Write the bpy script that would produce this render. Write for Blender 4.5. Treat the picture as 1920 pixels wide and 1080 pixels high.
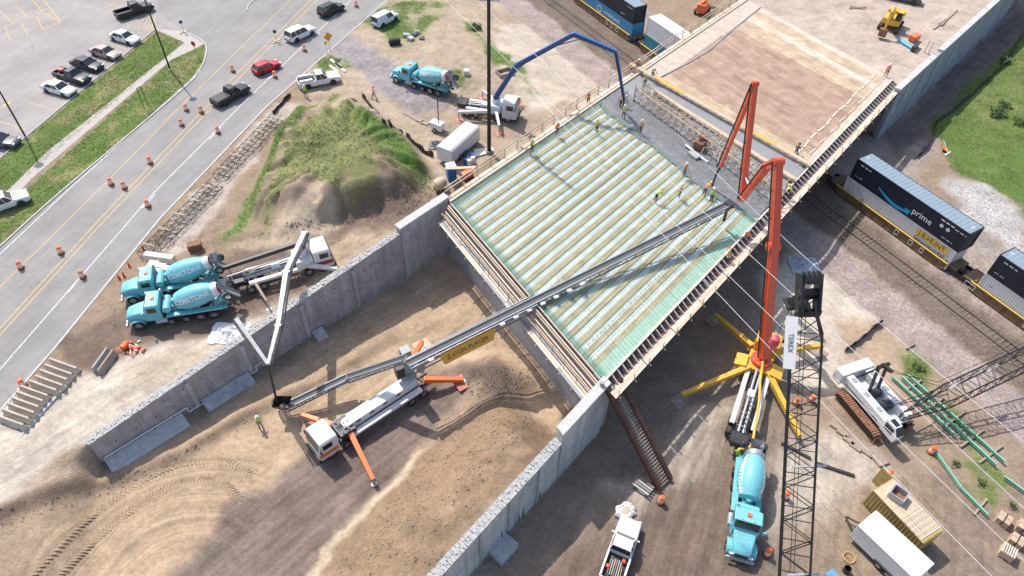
import bpy, bmesh, math, random
import numpy as np
from mathutils import Vector, Matrix, Euler
R = math.radians
random.seed(7); rng = np.random.default_rng(7)
for o in list(bpy.data.objects): bpy.data.objects.remove(o)
scene = bpy.context.scene
col = scene.collection
# ---------------------------------------------------------------- camera
FPX, PITCH, ROLL, CAMH = 1320.0, R(46.6), R(1.8), 58.5
_F = Vector((0, math.cos(PITCH), -math.sin(PITCH)))
_R0 = Vector((1, 0, 0)); _U0 = Vector((0, math.sin(PITCH), math.cos(PITCH)))
_R = _R0*math.cos(ROLL) + _U0*math.sin(ROLL)
_U = -_R0*math.sin(ROLL) + _U0*math.cos(ROLL)
cam_d = bpy.data.cameras.new('camera'); cam = bpy.data.objects.new('camera', cam_d); col.objects.link(cam)
m3 = Matrix((_R, _U, -_F)).transposed()
cam.matrix_world = Matrix.Translation((0, 0, CAMH)) @ m3.to_4x4()
cam_d.sensor_width = 36; cam_d.lens = 36*FPX/1920; cam_d.clip_end = 6000
scene.camera = cam
# ---------------------------------------------------------------- light
SUN_EL, SHADOW = 53.0, R(-52)
sdir = Vector((-math.cos(SHADOW)*math.cos(R(SUN_EL)), -math.sin(SHADOW)*math.cos(R(SUN_EL)), math.sin(R(SUN_EL))))
w = bpy.data.worlds.new('World'); scene.world = w; w.use_nodes = True
nt = w.node_tree
sky = nt.nodes.new('ShaderNodeTexSky'); sky.sky_type = 'NISHITA'; sky.sun_disc = False
sky.sun_elevation = R(SUN_EL); sky.sun_rotation = math.atan2(sdir.x, sdir.y)
sky.air_density = 1.0; sky.dust_density = 2.0; sky.ozone_density = 1.0
nt.links.new(sky.outputs[0], nt.nodes['Background'].inputs[0])
nt.nodes['Background'].inputs[1].default_value = 0.15
sl = bpy.data.lights.new('sun', 'SUN'); sl.energy = 3.3; sl.angle = R(0.53); sl.color = (1.0, 0.95, 0.88)
so = bpy.data.objects.new('sun', sl); col.objects.link(so)
so.rotation_euler = sdir.to_track_quat('Z', 'Y').to_euler(); so.location = (0, 40, 80)
scene.view_settings.view_transform = 'Standard'; scene.view_settings.look = 'None'
scene.view_settings.exposure = 0.52; scene.view_settings.gamma = 1.0
scene.view_settings.use_curve_mapping = False
# ---------------------------------------------------------------- helpers
def G(px, py, z=0.0):
    "pixel of the 1920x1080 photograph -> point of the place at height z"
    d = _F*FPX + _R*(px-960) - _U*(py-540)
    t = (z-CAMH)/d.z
    return Vector((0, 0, CAMH)) + d*t
def onplane(P0, P1, px, py):
    "pixel -> point in the vertical plane through P0 and P1"
    d = P1-P0; n = Vector((-d.y, d.x, 0)).normalized()
    r = _F*FPX + _R*(px-960) - _U*(py-540); o = Vector((0, 0, CAMH))
    return o + r*(((P0-o).dot(n))/r.dot(n))
Z3 = Vector((0, 0, 1))
def V3(*a): return Vector(a)
class MB:
    def __init__(s): s.v = []; s.f = []; s.m = []
    def add(s, vs, fs, m=0):
        b = len(s.v); s.v += [tuple(v) for v in vs]
        s.f += [tuple(i+b for i in f) for f in fs]; s.m += [m]*len(fs); return s
    def box(s, c, d, m=0, rot=None):
        c = Vector(c); hx, hy, hz = d[0]/2, d[1]/2, d[2]/2
        vs = [Vector((x, y, z)) for x in (-hx, hx) for y in (-hy, hy) for z in (-hz, hz)]
        if rot is not None:
            M = Euler(rot).to_matrix() if not isinstance(rot, Matrix) else rot
            vs = [M @ v for v in vs]
        return s.add([v+c for v in vs], [(0,1,3,2),(4,6,7,5),(0,4,5,1),(2,3,7,6),(0,2,6,4),(1,5,7,3)], m)
    def bar(s, p, q, w, h=None, m=0, w2=None, h2=None, up=Z3):
        p = Vector(p); q = Vector(q); h = w if h is None else h
        w2 = w if w2 is None else w2; h2 = h if h2 is None else h2
        d = (q-p).normalized(); a = d.cross(up)
        if a.length < 1e-4: a = d.cross(Vector((1, 0, 0)))
        a.normalize(); b = a.cross(d)
        vs = []
        for o, ww, hh in ((p, w, h), (q, w2, h2)):
            vs += [o-a*ww/2-b*hh/2, o+a*ww/2-b*hh/2, o+a*ww/2+b*hh/2, o-a*ww/2+b*hh/2]
        return s.add(vs, [(0,3,2,1),(4,5,6,7),(0,1,5,4),(1,2,6,5),(2,3,7,6),(3,0,4,7)], m)
    def tube(s, p, q, r, r2=None, n=8, m=0, cap=True):
        p = Vector(p); q = Vector(q); r2 = r if r2 is None else r2
        d = (q-p).normalized(); a = d.cross(Z3)
        if a.length < 1e-4: a = Vector((1, 0, 0))
        a.normalize(); b = a.cross(d)
        vs = []
        for o, rr in ((p, r), (q, r2)):
            for i in range(n):
                t = 2*math.pi*i/n; vs.append(o + a*math.cos(t)*rr + b*math.sin(t)*rr)
        fs = [(i, (i+1) % n, n+(i+1) % n, n+i) for i in range(n)]
        if cap: fs += [tuple(range(n))[::-1], tuple(range(n, 2*n))]
        return s.add(vs, fs, m)
    def path(s, pts, r, n=6, m=0):
        for a, b in zip(pts[:-1], pts[1:]): s.tube(a, b, r, n=n, m=m)
        return s
    def lathe(s, prof, n=20, M=None, m=0, ms=None, cap=True):
        "prof: (r, z) list around local z; M 4x4"
        M = M or Matrix(); vs = []
        for r, z in prof:
            for i in range(n):
                t = 2*math.pi*i/n; vs.append(M @ Vector((r*math.cos(t), r*math.sin(t), z)))
        for k in range(len(prof)-1):
            fs = [(k*n+i, k*n+(i+1) % n, (k+1)*n+(i+1) % n, (k+1)*n+i) for i in range(n)]
            if k == 0: b = len(s.v); s.v += [tuple(v) for v in vs]
            s.f += [tuple(j+b for j in f) for f in fs]; s.m += [ms[k] if ms else m]*n
        if cap:
            L = (len(prof)-1)*n
            s.f += [tuple(b+i for i in range(n))[::-1], tuple(b+L+i for i in range(n))]; s.m += [ms[0] if ms else m, ms[-1] if ms else m]
        return s
    def loft(s, rings, m=0, cap=True, ms=None):
        n = len(rings[0]); b = len(s.v)
        for r in rings: s.v += [tuple(v) for v in r]
        for k in range(len(rings)-1):
            for i in range(n):
                s.f.append((b+k*n+i, b+k*n+(i+1) % n, b+(k+1)*n+(i+1) % n, b+(k+1)*n+i)); s.m.append(ms[i] if ms else m)
        if cap:
            s.f.append(tuple(b+i for i in range(n))[::-1]); s.f.append(tuple(b+(len(rings)-1)*n+i for i in range(n))); s.m += [m, m]
        return s
    def prism(s, poly, y0, y1, m=0, plane='xz'):
        "polygon in a plane extruded across it"
        f = {'xz': lambda a, b, c: (a, c, b), 'xy': lambda a, b, c: (a, b, c), 'yz': lambda a, b, c: (c, a, b)}[plane]
        n = len(poly); vs = [f(a, b, y0) for a, b in poly] + [f(a, b, y1) for a, b in poly]
        return s.add(vs, [tuple(range(n)), tuple(range(n, 2*n))[::-1]] + [(i, n+i, n+(i+1) % n, (i+1) % n) for i in range(n)], m)
    def obj(s, name, mats, parent=None, smooth=False, bevel=0, fix=True, loc=None, rotz=None):
        me = bpy.data.meshes.new(name); me.from_pydata(s.v, [], s.f)
        if not isinstance(mats, (list, tuple)): mats = [mats]
        for mt in mats: me.materials.append(mt)
        if len(mats) > 1: me.polygons.foreach_set('material_index', s.m)
        if fix or bevel:
            bm = bmesh.new(); bm.from_mesh(me)
            if bevel:
                bmesh.ops.remove_doubles(bm, verts=bm.verts, dist=1e-5)
                es = [e for e in bm.edges if len(e.link_faces) == 2 and e.calc_face_angle(0) > 0.5]
                bmesh.ops.bevel(bm, geom=es, offset=bevel, segments=2, affect='EDGES', profile=0.6, clamp_overlap=True)
            bmesh.ops.recalc_face_normals(bm, faces=bm.faces); bm.to_mesh(me); bm.free()
        if smooth:
            me.polygons.foreach_set('use_smooth', [True]*len(me.polygons))
            me.set_sharp_from_angle(angle=R(38))
        o = bpy.data.objects.new(name, me); col.objects.link(o)
        if parent is not None: o.parent = parent
        if loc is not None: o.location = loc
        if rotz is not None: o.rotation_euler = (0, 0, rotz)
        return o
def tag(o, label=None, cat=None, group=None, kind=None):
    if label: o['label'] = label
    if cat: o['category'] = cat
    if group: o['group'] = group
    if kind: o['kind'] = kind
    return o
def thing(name, label, cat, loc=(0, 0, 0), rotz=0, group=None, scale=1):
    o = bpy.data.objects.new(name, None); col.objects.link(o); o.empty_display_size = .3
    o.location = loc; o.rotation_euler = (0, 0, rotz); o.scale = (scale,)*3
    return tag(o, label, cat, group)
def copy_tree(o, parent=None):
    c = o.copy(); col.objects.link(c); c.parent = parent
    if parent is not None: c.matrix_parent_inverse = o.matrix_parent_inverse.copy()
    for ch in [x for x in o.children]: copy_tree(ch, c)
    return c
def place(o, loc, rotz, label=None, group=None, scale=None):
    o.location = loc; o.rotation_euler = (0, 0, rotz)
    if label: o['label'] = label
    if group: o['group'] = group
    if scale: o.scale = (scale,)*3
    return o
# ---------------------------------------------------------------- materials
MATS = {}
def mat(name, c, rough=.7, metal=0., var=.12, scale=4., bump=0., bscale=30., coat=0., spec=.5, alpha=1., c2=None, dirt=0.):
    if name in MATS: return MATS[name]
    m = bpy.data.materials.new(name); m.use_nodes = True; t = m.node_tree; b = t.nodes['Principled BSDF']
    b.inputs['Roughness'].default_value = rough; b.inputs['Metallic'].default_value = metal
    b.inputs['Coat Weight'].default_value = coat; b.inputs['Specular IOR Level'].default_value = spec
    b.inputs['Alpha'].default_value = alpha
    tc = t.nodes.new('ShaderNodeTexCoord')
    n = t.nodes.new('ShaderNodeTexNoise'); n.inputs['Scale'].default_value = scale; n.inputs['Detail'].default_value = 5; n.inputs['Roughness'].default_value = .65
    t.links.new(tc.outputs['Object'], n.inputs['Vector'])
    r = t.nodes.new('ShaderNodeValToRGB'); t.links.new(n.outputs['Fac'], r.inputs[0])
    c2 = c2 or tuple(min(1, x*(1+var)) for x in c[:3])
    r.color_ramp.elements[0].position = .32; r.color_ramp.elements[1].position = .68
    r.color_ramp.elements[0].color = tuple(x*(1-var) for x in c[:3])+(1,); r.color_ramp.elements[1].color = tuple(c2[:3])+(1,)
    out = r.outputs[0]
    if dirt > 0:
        n2 = t.nodes.new('ShaderNodeTexNoise'); n2.inputs['Scale'].default_value = 1.7; n2.inputs['Detail'].default_value = 8; n2.inputs['Roughness'].default_value = .75
        t.links.new(tc.outputs['Object'], n2.inputs['Vector'])
        r2 = t.nodes.new('ShaderNodeValToRGB'); r2.color_ramp.elements[0].position = .45; r2.color_ramp.elements[1].position = .75
        t.links.new(n2.outputs['Fac'], r2.inputs[0])
        mu = t.nodes.new('ShaderNodeMath'); mu.operation = 'MULTIPLY'; mu.inputs[1].default_value = dirt
        t.links.new(r2.outputs[0], mu.inputs[0])
        mx = t.nodes.new('ShaderNodeMixRGB'); mx.inputs[2].default_value = (.30, .23, .17, 1)
        t.links.new(mu.outputs[0], mx.inputs[0]); t.links.new(out, mx.inputs[1]); out = mx.outputs[0]
    t.links.new(out, b.inputs['Base Color'])
    if bump > 0:
        nb = t.nodes.new('ShaderNodeTexNoise'); nb.inputs['Scale'].default_value = bscale; nb.inputs['Detail'].default_value = 4
        t.links.new(tc.outputs['Object'], nb.inputs['Vector'])
        bp = t.nodes.new('ShaderNodeBump'); bp.inputs['Strength'].default_value = bump; bp.inputs['Distance'].default_value = .05
        t.links.new(nb.outputs['Fac'], bp.inputs['Height']); t.links.new(bp.outputs[0], b.inputs['Normal'])
    MATS[name] = m; return m
def emis(m, c, s):
    b = m.node_tree.nodes['Principled BSDF']; b.inputs['Emission Color'].default_value = c+(1,); b.inputs['Emission Strength'].default_value = s
M_conc = mat('concrete_pale', (.50, .49, .47), .85, var=.14, scale=2.5, bump=.3, dirt=.25)
M_concd = mat('concrete_grey', (.36, .36, .37), .85, var=.16, scale=1.2, bump=.3, dirt=.2)
M_steel = mat('galvanised', (.40, .42, .44), .5, .45, var=.15, scale=6)
M_dsteel = mat('dark_steel', (.05, .05, .055), .5, .3, var=.3, scale=5)
M_black = mat('black_paint', (.018, .018, .02), .4, 0, var=.3)
M_rubber = mat('rubber', (.025, .024, .023), .85, var=.35, dirt=.45)
M_rim = mat('rim', (.5, .5, .5), .4, .7, var=.1, dirt=.3)
M_glass = mat('dark_glass', (.02, .025, .03), .08, 0, var=.2, spec=.8)
M_white = mat('white_paint', (.72, .72, .71), .45, 0, var=.08, coat=.15, dirt=.22)
M_teal = mat('teal_paint', (.16, .50, .56), .5, 0, var=.12, coat=.1, dirt=.38)
M_teald = mat('teal_dusty', (.10, .36, .42), .6, 0, var=.25, dirt=.6)
M_wood = mat('lumber', (.55, .40, .27), .8, var=.2, scale=8, c2=(.68, .53, .38))
M_woodp = mat('lumber_pale', (.66, .55, .44), .8, var=.15, scale=6)
M_woodd = mat('lumber_weathered', (.33, .26, .20), .85, var=.25, scale=5)
M_orange = mat('orange_plastic', (.85, .16, .03), .5, var=.1)
M_refl = mat('white_band', (.85, .83, .80), .4, var=.05)
M_yellow = mat('yellow_paint', (.74, .42, .04), .5, var=.15, coat=.1, dirt=.35)
M_red = mat('boom_red', (.72, .09, .03), .4, var=.08, coat=.3, dirt=.08)
M_orng = mat('boom_orange', (.80, .17, .04), .42, var=.1, coat=.3, dirt=.1)
M_blue = mat('boom_blue', (.02, .13, .40), .4, var=.12, coat=.3)
M_rust = mat('rusty_steel', (.20, .09, .05), .85, var=.35, scale=4, c2=(.36, .18, .10))
M_brown = mat('brown_girder', (.11, .045, .032), .7, var=.25, scale=2)
M_green = mat('green_girder', (.21, .44, .32), .6, var=.12, scale=2)
M_hose = mat('hose', (.03, .03, .032), .6, var=.2)
M_yelp = mat('road_yellow', (.58, .42, .19), .85, var=.2, scale=3, c2=(.70, .47, .16))
M_whtp = mat('road_white', (.56, .55, .54), .85, var=.28, scale=3, c2=(.74, .73, .71))
M_skin = mat('skin', (.52, .32, .23), .6, var=.08)
M_lime = mat('vest_lime', (.42, .72, .08), .7, var=.1)
M_vorg = mat('vest_orange', (.85, .24, .04), .7, var=.1)
M_jean = mat('trousers', (.06, .08, .13), .85, var=.2)
M_dkcl = mat('dark_clothes', (.045, .045, .05), .85, var=.2)
M_hat = mat('hard_hat', (.85, .84, .80), .35, var=.03)
M_haty = mat('hard_hat_yellow', (.80, .70, .10), .35, var=.03)
M_tarp = mat('white_sheet', (.72, .72, .72), .6, var=.08, bump=.4, bscale=4)
M_blk = mat('silt_cloth', (.03, .03, .033), .8, var=.3)
def text(s, size, material, parent, loc, rot, name='lettering', ext=.004, align='CENTER', wrap=None, sx=1):
    cu = bpy.data.curves.new(name, 'FONT'); cu.body = s; cu.size = size; cu.align_x = align; cu.align_y = 'CENTER'; cu.extrude = ext; cu.resolution_u = 2; cu.offset = .018 if wrap else 0
    to = bpy.data.objects.new(name+'_tmp', cu); col.objects.link(to)
    dg = bpy.context.evaluated_depsgraph_get(); me = bpy.data.meshes.new_from_object(to.evaluated_get(dg))
    bpy.data.objects.remove(to); bpy.data.curves.remove(cu)
    for v in me.vertices: v.co.x *= sx
    if wrap:
        bm = bmesh.new(); bm.from_mesh(me)
        for k in range(-6, 7):
            bmesh.ops.bisect_plane(bm, geom=bm.verts[:]+bm.edges[:]+bm.faces[:], plane_co=(0, k*.08, 0), plane_no=(0, 1, 0))
        bm.to_mesh(me); bm.free()
    if wrap:
        for v in me.vertices: v.co = wrap(v.co)
    me.materials.clear(); me.materials.append(material)
    o = bpy.data.objects.new(name, me); col.objects.link(o); o.parent = parent; o.location = loc
    o.rotation_euler = rot if not isinstance(rot, Matrix) else rot.to_euler()
    return o
# ---------------------------------------------------------------- deck frame (bridge axes)
DA = Vector((-7.1, 60.5, 0)); DV = Vector((15.3, -23.6, 0)).normalized(); DU = Vector((.636, .772, 0)).normalized()
DW, DL, DZ = 28.2, 69.6, 8.0
def DP(s, t, z=DZ): return DA + DU*s + DV*t + Vector((0, 0, z))
_det = DU.x*DV.y - DU.y*DV.x
def ST(x, y):
    dx, dy = x-DA.x, y-DA.y
    return (dx*DV.y-dy*DV.x)/_det, (DU.x*dy-DU.y*dx)/_det
# ---------------------------------------------------------------- terrain
ZP = 3.0
def sstep(a, b, x):
    t = np.clip((x-a)/(b-a), 0, 1); return t*t*(3-2*t)
_tabs = {}
def vnoise(x, y, sc, seed=0):
    if seed not in _tabs: _tabs[seed] = np.random.default_rng(100+seed).random((256, 256))
    T = _tabs[seed]; x = np.asarray(x)/sc; y = np.asarray(y)/sc
    xi = np.floor(x).astype(int); yi = np.floor(y).astype(int); fx = x-xi; fy = y-yi
    fx = fx*fx*(3-2*fx); fy = fy*fy*(3-2*fy)
    a = T[xi % 256, yi % 256]; b = T[(xi+1) % 256, yi % 256]; c = T[xi % 256, (yi+1) % 256]; d = T[(xi+1) % 256, (yi+1) % 256]
    return (a*(1-fx)+b*fx)*(1-fy)+(c*(1-fx)+d*fx)*fy
def fbm(x, y, sc, seed=0, o=4):
    v = 0; a = .5; tot = 0
    for i in range(o): v = v+a*vnoise(x+17.3*i, y-9.1*i, sc/(2**i), seed+i); tot += a; a *= .5
    return v/tot
def polydist(x, y, poly, closed=True):
    "signed distance, positive inside"
    n = len(poly); best = np.full(np.shape(x), 1e9); ins = np.zeros(np.shape(x), bool)
    for i in range(n if closed else n-1):
        (x0, y0), (x1, y1) = poly[i], poly[(i+1) % n]
        dx, dy = x1-x0, y1-y0; L = dx*dx+dy*dy+1e-12
        t = np.clip(((x-x0)*dx+(y-y0)*dy)/L, 0, 1)
        best = np.minimum(best, (x-x0-t*dx)**2+(y-y0-t*dy)**2)
        if closed and abs(dy) > 1e-12:
            c = ((y0 > y) != (y1 > y)) & (x < dx*(y-y0)/dy+x0); ins ^= c
    d = np.sqrt(best); return np.where(ins, d, -d) if closed else d
def sidedist(x, y, line):
    "signed distance to an open polyline, positive on its right"
    best = np.full(np.shape(x), 1e9); sg = np.zeros(np.shape(x))
    n = len(line)
    for i in range(n-1):
        (x0, y0), (x1, y1) = line[i], line[i+1]; dx, dy = x1-x0, y1-y0; L = math.hypot(dx, dy)
        t = ((x-x0)*dx+(y-y0)*dy)/L/L
        t = np.clip(t, -1e9 if i == 0 else 0, 1e9 if i == n-2 else 1)
        d = np.hypot(x-x0-t*dx, y-y0-t*dy); s = (x-x0)*dy-(y-y0)*dx
        k = d < best; best = np.where(k, d, best); sg = np.where(k, np.sign(s), sg)
    return best*sg
def W2(pts, z): return [tuple(G(a, b, z)[:2]) for a, b in pts]
ROAD_R = W2([(-300, 1116), (-60, 840), (105, 650), (300, 410), (500, 200), (720, 5), (800, -66), (1000, -243), (1200, -420)], ZP)
RAIL0 = Vector((4.5, 129, .0)); RDIR = Vector((.515, -.857, 0)).normalized(); RN = Vector((-RDIR.y*-1, 0, 0))
RNL = Vector((RDIR.y, -RDIR.x, 0))       # to the near (south-west) side
def drail(x, y): return (x-RAIL0.x)*RNL.x+(y-RAIL0.y)*RNL.y
LW0 = Vector((-36.9, 31.8, 0)); LW1 = Vector((-8.0, 61.2, 0)); LWD = (LW1-LW0).normalized()
LWN = Vector((-LWD.y, LWD.x, 0)); LWL = (LW1-LW0).length
def lw_top(a): return 3.4+(7.4-3.4)*a/LWL
HILL = W2([(340, 470), (420, 440), (520, 250), (600, 185), (700, 205), (800, 290), (830, 350), (760, 395), (600, 440), (440, 450)], ZP)
MB_ST = [ST(*p) for p in W2([(560, 1120), (590, 1080), (700, 940), (770, 855), (870, 750), (930, 705)], 0)]
_mbs = np.array([p[0] for p in MB_ST]); _mbt = np.array([p[1] for p in MB_ST])
BANK = W2([(-150, 1075), (0, 1000), (130, 930), (340, 850), (450, 780), (560, 730)], 0)
FW0 = Vector((52.9, 88.4, 0)); FWD = (Vector((92.8, 132.0, 0))-FW0).normalized()
def rw_top(s): return 6.3+0.04*(s+5)
def HF(x, y, rough=True):
    x = np.asarray(x, float); y = np.asarray(y, float)
    dx, dy = x-DA.x, y-DA.y
    s = (dx*DV.y-dy*DV.x)/_det; t = (DU.x*dy-DU.y*dx)/_det
    eW = (x-LW0.x)*LWN.x+(y-LW0.y)*LWN.y; aW = (x-LW0.x)*LWD.x+(y-LW0.y)*LWD.y
    h = np.clip(-aW*1.3, 0.02, 8)
    wl = np.where(s > 0, sstep(1.5, -3, t), sstep(-h*1.5, h*.3, eW))
    dr = drail(x, y)
    z = ZP*wl*sstep(5, 20, dr)
    # hill
    sc = 0; d_n = polydist(x, y, HILL)
    south = polydist(x, y, HILL[6:]+HILL[:2], closed=False)
    wob = (fbm(x, y, 5, 11)-.5)*2.2
    ell = ((x+22.0)*.80+(y-72.5)*.60)**2/13.5**2+((x+22.0)*-.60+(y-72.5)*.80)**2/17**2
    hp = sstep(0, 1.0, 1.1-ell+(fbm(x, y, 8, 13)-.5)*.75)*np.where(d_n > 0, sstep(-.3, 4.0, south+wob), 0)*sstep(-.2, 2.5, d_n)
    an_ = np.arctan2(y-72.5, x+22.0); rr_ = np.hypot(x+22, y-72.5); rdg = 1-np.abs(2*vnoise(an_*6+(fbm(x, y, 4, 19)-.5)*2, rr_*.12, 1.0, 23)-1)
    z = z+4.1*hp*(.72+.5*fbm(x, y, 5, 17))-.75*np.clip(hp*3, 0, 1)*sstep(.55, 1.0, rdg)*sstep(2, 7, rr_)
    b = G(560, 408, 4); z = z+2.0*np.exp(-(((x-b.x)**2+(y-b.y)**2)/12.0))
    # filled ground behind the right wing wall
    tb = np.interp(s, _mbs, _mbt)
    fill = np.where((s < 0) & (t < DW+.3), sstep(tb-.6, tb+9, t+(fbm(x, y, 6, 21)-.5)*2)*sstep(-3.5, -9.5, s), 0)
    z = z+fill*(rw_top(s)-.9)
    heap = G(930, 690, 1.5); z = z+np.where(s < -.6, 1.8*np.exp(-(((x-heap.x)**2/10+(y-heap.y)**2/6))), 0)
    # bank and berms
    db = polydist(x, y, BANK, closed=False); z = z+.45*np.exp(-(db/.8)**2)*(.4+fbm(x, y, 3, 5))
    # far approach fill
    fe = (x-FW0.x)*-FWD.y+(y-FW0.y)*FWD.x
    far = np.where((s > DL-.3), sstep(-5, -1, t)*np.where(fe > 0, 1, 0), 0)
    z = np.maximum(z, far*7.75)
    z = z + np.where(np.abs(dr+3.4) < 8, .15*sstep(8, 5.5, np.abs(dr+3.4)), 0)
    if rough:
        pav = sstep(.2, 2.5, sidedist(x, y, ROAD_R))
        amp = .11+.34*np.exp(-(south/3.0)**2)*(d_n > -4)+.34*fill+.16*hp
        amp = np.where(np.abs(dr+3.4) < 6, .05, amp)
        z = z+pav*amp*((fbm(x, y, 2.6, 31, 4)-.5)*2.2+(fbm(x, y, 1.0, 41, 2)-.5)*1.2)
    return z
def hz(x, y): return float(HF(np.array([x]), np.array([y]))[0])
def on(px, py, z0=0.0):
    z = z0
    for i in range(12):
        p = G(px, py, z); z = .5*z+.5*hz(p.x, p.y)
    p = G(px, py, z); p.z = hz(p.x, p.y); return p
# ---------------------------------------------------------------- ground sheet
def axis(lo, hi, st, far=2500):
    a = list(np.arange(lo, hi+1e-6, st)); g = st; x = lo; left = []
    while x > -far: g *= 1.6; x -= g; left.append(x)
    g = st; x = hi; right = []
    while x < far: g *= 1.6; x += g; right.append(x)
    return np.array(left[::-1]+a+right)
gx = axis(-98, 98, .36); gy = axis(14, 138, .36)
X, Y = np.meshgrid(gx, gy, indexing='ij'); ZZ = HF(X, Y)
nx, ny = X.shape
verts = np.stack([X, Y, ZZ], -1).reshape(-1, 3)
ii = np.arange(nx*ny).reshape(nx, ny)
quads = np.stack([ii[:-1, :-1], ii[1:, :-1], ii[1:, 1:], ii[:-1, 1:]], -1).reshape(-1, 4)
def np_mesh(name, verts, quads, k=4):
    me = bpy.data.meshes.new(name); me.vertices.add(len(verts)); me.vertices.foreach_set('co', verts.astype(np.float32).ravel())
    n = len(quads); me.loops.add(n*k); me.loops.foreach_set('vertex_index', quads.astype(np.int32).ravel())
    me.polygons.add(n); me.polygons.foreach_set('loop_start', np.arange(0, n*k, k, dtype=np.int32))
    try: me.polygons.foreach_set('loop_total', np.full(n, k, dtype=np.int32))
    except Exception: pass
    me.update(); me.validate(); return me
gme = np_mesh('ground', verts, quads)
gme.polygons.foreach_set('use_smooth', np.ones(len(quads), bool))
# colour of the soils, and of shade painted by the far wall, laid out in the plan of the place
C_dirt = (.295, .22, .155); C_tan = (.46, .335, .225); C_sand = (.55, .475, .385); C_brown = (.185, .135, .103); C_dark = (.155, .115, .09)
C_purp = (.31, .272, .272); C_ball = (.195, .15, .12); C_pink = (.365, .295, .265); C_grass = (.125, .19, .045); C_dry = (.235, .235, .10); C_lgrav = (.47, .44, .42); C_mound = (.27, .185, .12)
warpx = X+(fbm(X, Y, 3.5, 51)-.5)*3.2; warpy = Y+(fbm(X, Y, 3.5, 61)-.5)*3.2
C = np.empty(X.shape+(3,)); C[:] = C_dirt; GR = np.zeros(X.shape)
def lay(c, w):
    global C
    C = C*(1-w[..., None])+np.array(c)*w[..., None]
def region(pts, z, c, soft=.4, grass=0, px=True, strength=1.0, patch=0):
    global GR
    poly = W2(pts, z) if px else pts
    d = polydist(warpx, warpy, poly); wgt = sstep(-soft, soft, d)*strength
    if patch: wgt = wgt*sstep(.5-patch*.5, .5+patch*.3, fbm(X, Y, 3.0, 71))
    lay(c, wgt)
    GR = GR*(1-wgt)+grass*wgt
DR = drail(X, Y)
# broad areas
region([(560, -60), (1060, -60), (1210, 125), (1150, 200), (830, 360), (640, 330), (560, 150)], 2, (.40, .315, .228))
region([(930, 60), (1000, 30), (1190, 140), (1100, 210), (960, 240)], 1, C_sand, strength=.7)
region([(740, 130), (960, 150), (1000, 230), (900, 270), (760, 230)], 3, (.36, .28, .205), 1.5, strength=.8)
region([(630, 60), (690, 80), (800, 170), (860, 205), (760, 215), (690, 150), (610, 90)], 3, C_purp, 1.2)
region([(880, -20), (1030, -30), (1200, 110), (1170, 130), (1060, 60)], 0, (.37, .32, .305))
region([(100, 640), (300, 560), (480, 440), (700, 420), (830, 390), (700, 500), (420, 640), (200, 760)], 3, C_brown, 1.2)
region([(560, 470), (840, 385), (780, 420), (590, 560), (480, 630), (400, 640), (560, 560)], 3, (.45, .345, .245), 1)
region([(150, 700), (420, 620), (560, 560), (440, 650), (180, 850), (120, 900), (-60, 1010), (-60, 760), (60, 740)], 2.5, C_sand, 1.2)
region([(220, 700), (330, 650), (400, 640), (380, 700), (300, 740)], 3, (.50, .42, .32), 1)
region([(110, 640), (215, 590), (250, 640), (180, 690), (130, 690)], 3, C_brown, .6)
region([(330, 480), (560, 190), (520, 190), (270, 480)], 3, (.45, .38, .32), .5)
# inside the walls
region([(180, 880), (460, 740), (800, 480), (870, 460), (1090, 740), (1040, 800), (930, 690), (590, 1090), (-150, 1120), (-60, 1010)], 0, C_tan, .8)
region([(520, 760), (760, 620), (860, 520), (930, 600), (990, 660), (900, 690), (700, 740)], 0, (.44, .325, .22), 1)
region([(300, 1100), (440, 960), (600, 840), (740, 730), (900, 680), (880, 740), (740, 890), (580, 1100)], 0, (.225, .172, .14), .7)
region([(580, 1100), (770, 850), (930, 700), (1030, 790), (1050, 820), (820, 1100)], 2.5, C_mound, .6)
region([(570, 1100), (765, 855), (785, 850), (600, 1100)], .4, (.55, .44, .32), .3, strength=.8)
region([(860, 690), (930, 670), (1000, 720), (940, 750)], 1, C_dark, 1)
# yard right of the wall
region([(830, 1100), (1130, 820), (1240, 640), (1420, 470), (1500, 560), (1500, 1100)], 0, (.27, .21, .16), 1.5)
region([(1000, 1100), (1200, 960), (1420, 850), (1440, 1100)], 0, C_brown, 1.5)
region([(1140, 900), (1240, 880), (1300, 760), (1400, 760), (1340, 860), (1200, 960)], 0, (.45, .38, .30), 1)
region([(1430, 520), (1560, 410), (1640, 500), (1720, 620), (1620, 760), (1480, 720)], 0, C_sand, 1.2)
region([(1570, 600), (1680, 600), (1800, 760), (1740, 800), (1600, 680)], 0, (.42, .31, .22), 1.2)
region([(1440, 860), (1560, 800), (1700, 900), (1560, 960), (1440, 1000)], 0, (.47, .40, .32), 1.5)
region([(1700, 860), (1930, 1020), (1930, 1110), (1690, 1110), (1760, 980)], 0, (.26, .20, .15), 2)
region([(1690, 690), (1930, 820), (1930, 930), (1780, 820)], 0, (.32, .24, .18), 1.5)
for d0, d1, c in ((3.2, 8.5, C_pink), (-9.5, 3.0, C_ball), (-15, -9.0, (.33, .285, .255))):
    ed = (fbm(X, Y, 2.5, 81)-.5)*1.6
    wgt = sstep(d0-.5, d0+.5, DR+ed)*sstep(d1+.5, d1-.5, DR+ed)*np.where(ST(X, Y)[0] < DL-1, 1, 0)
    lay(c, wgt); GR = GR*(1-wgt)
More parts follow.
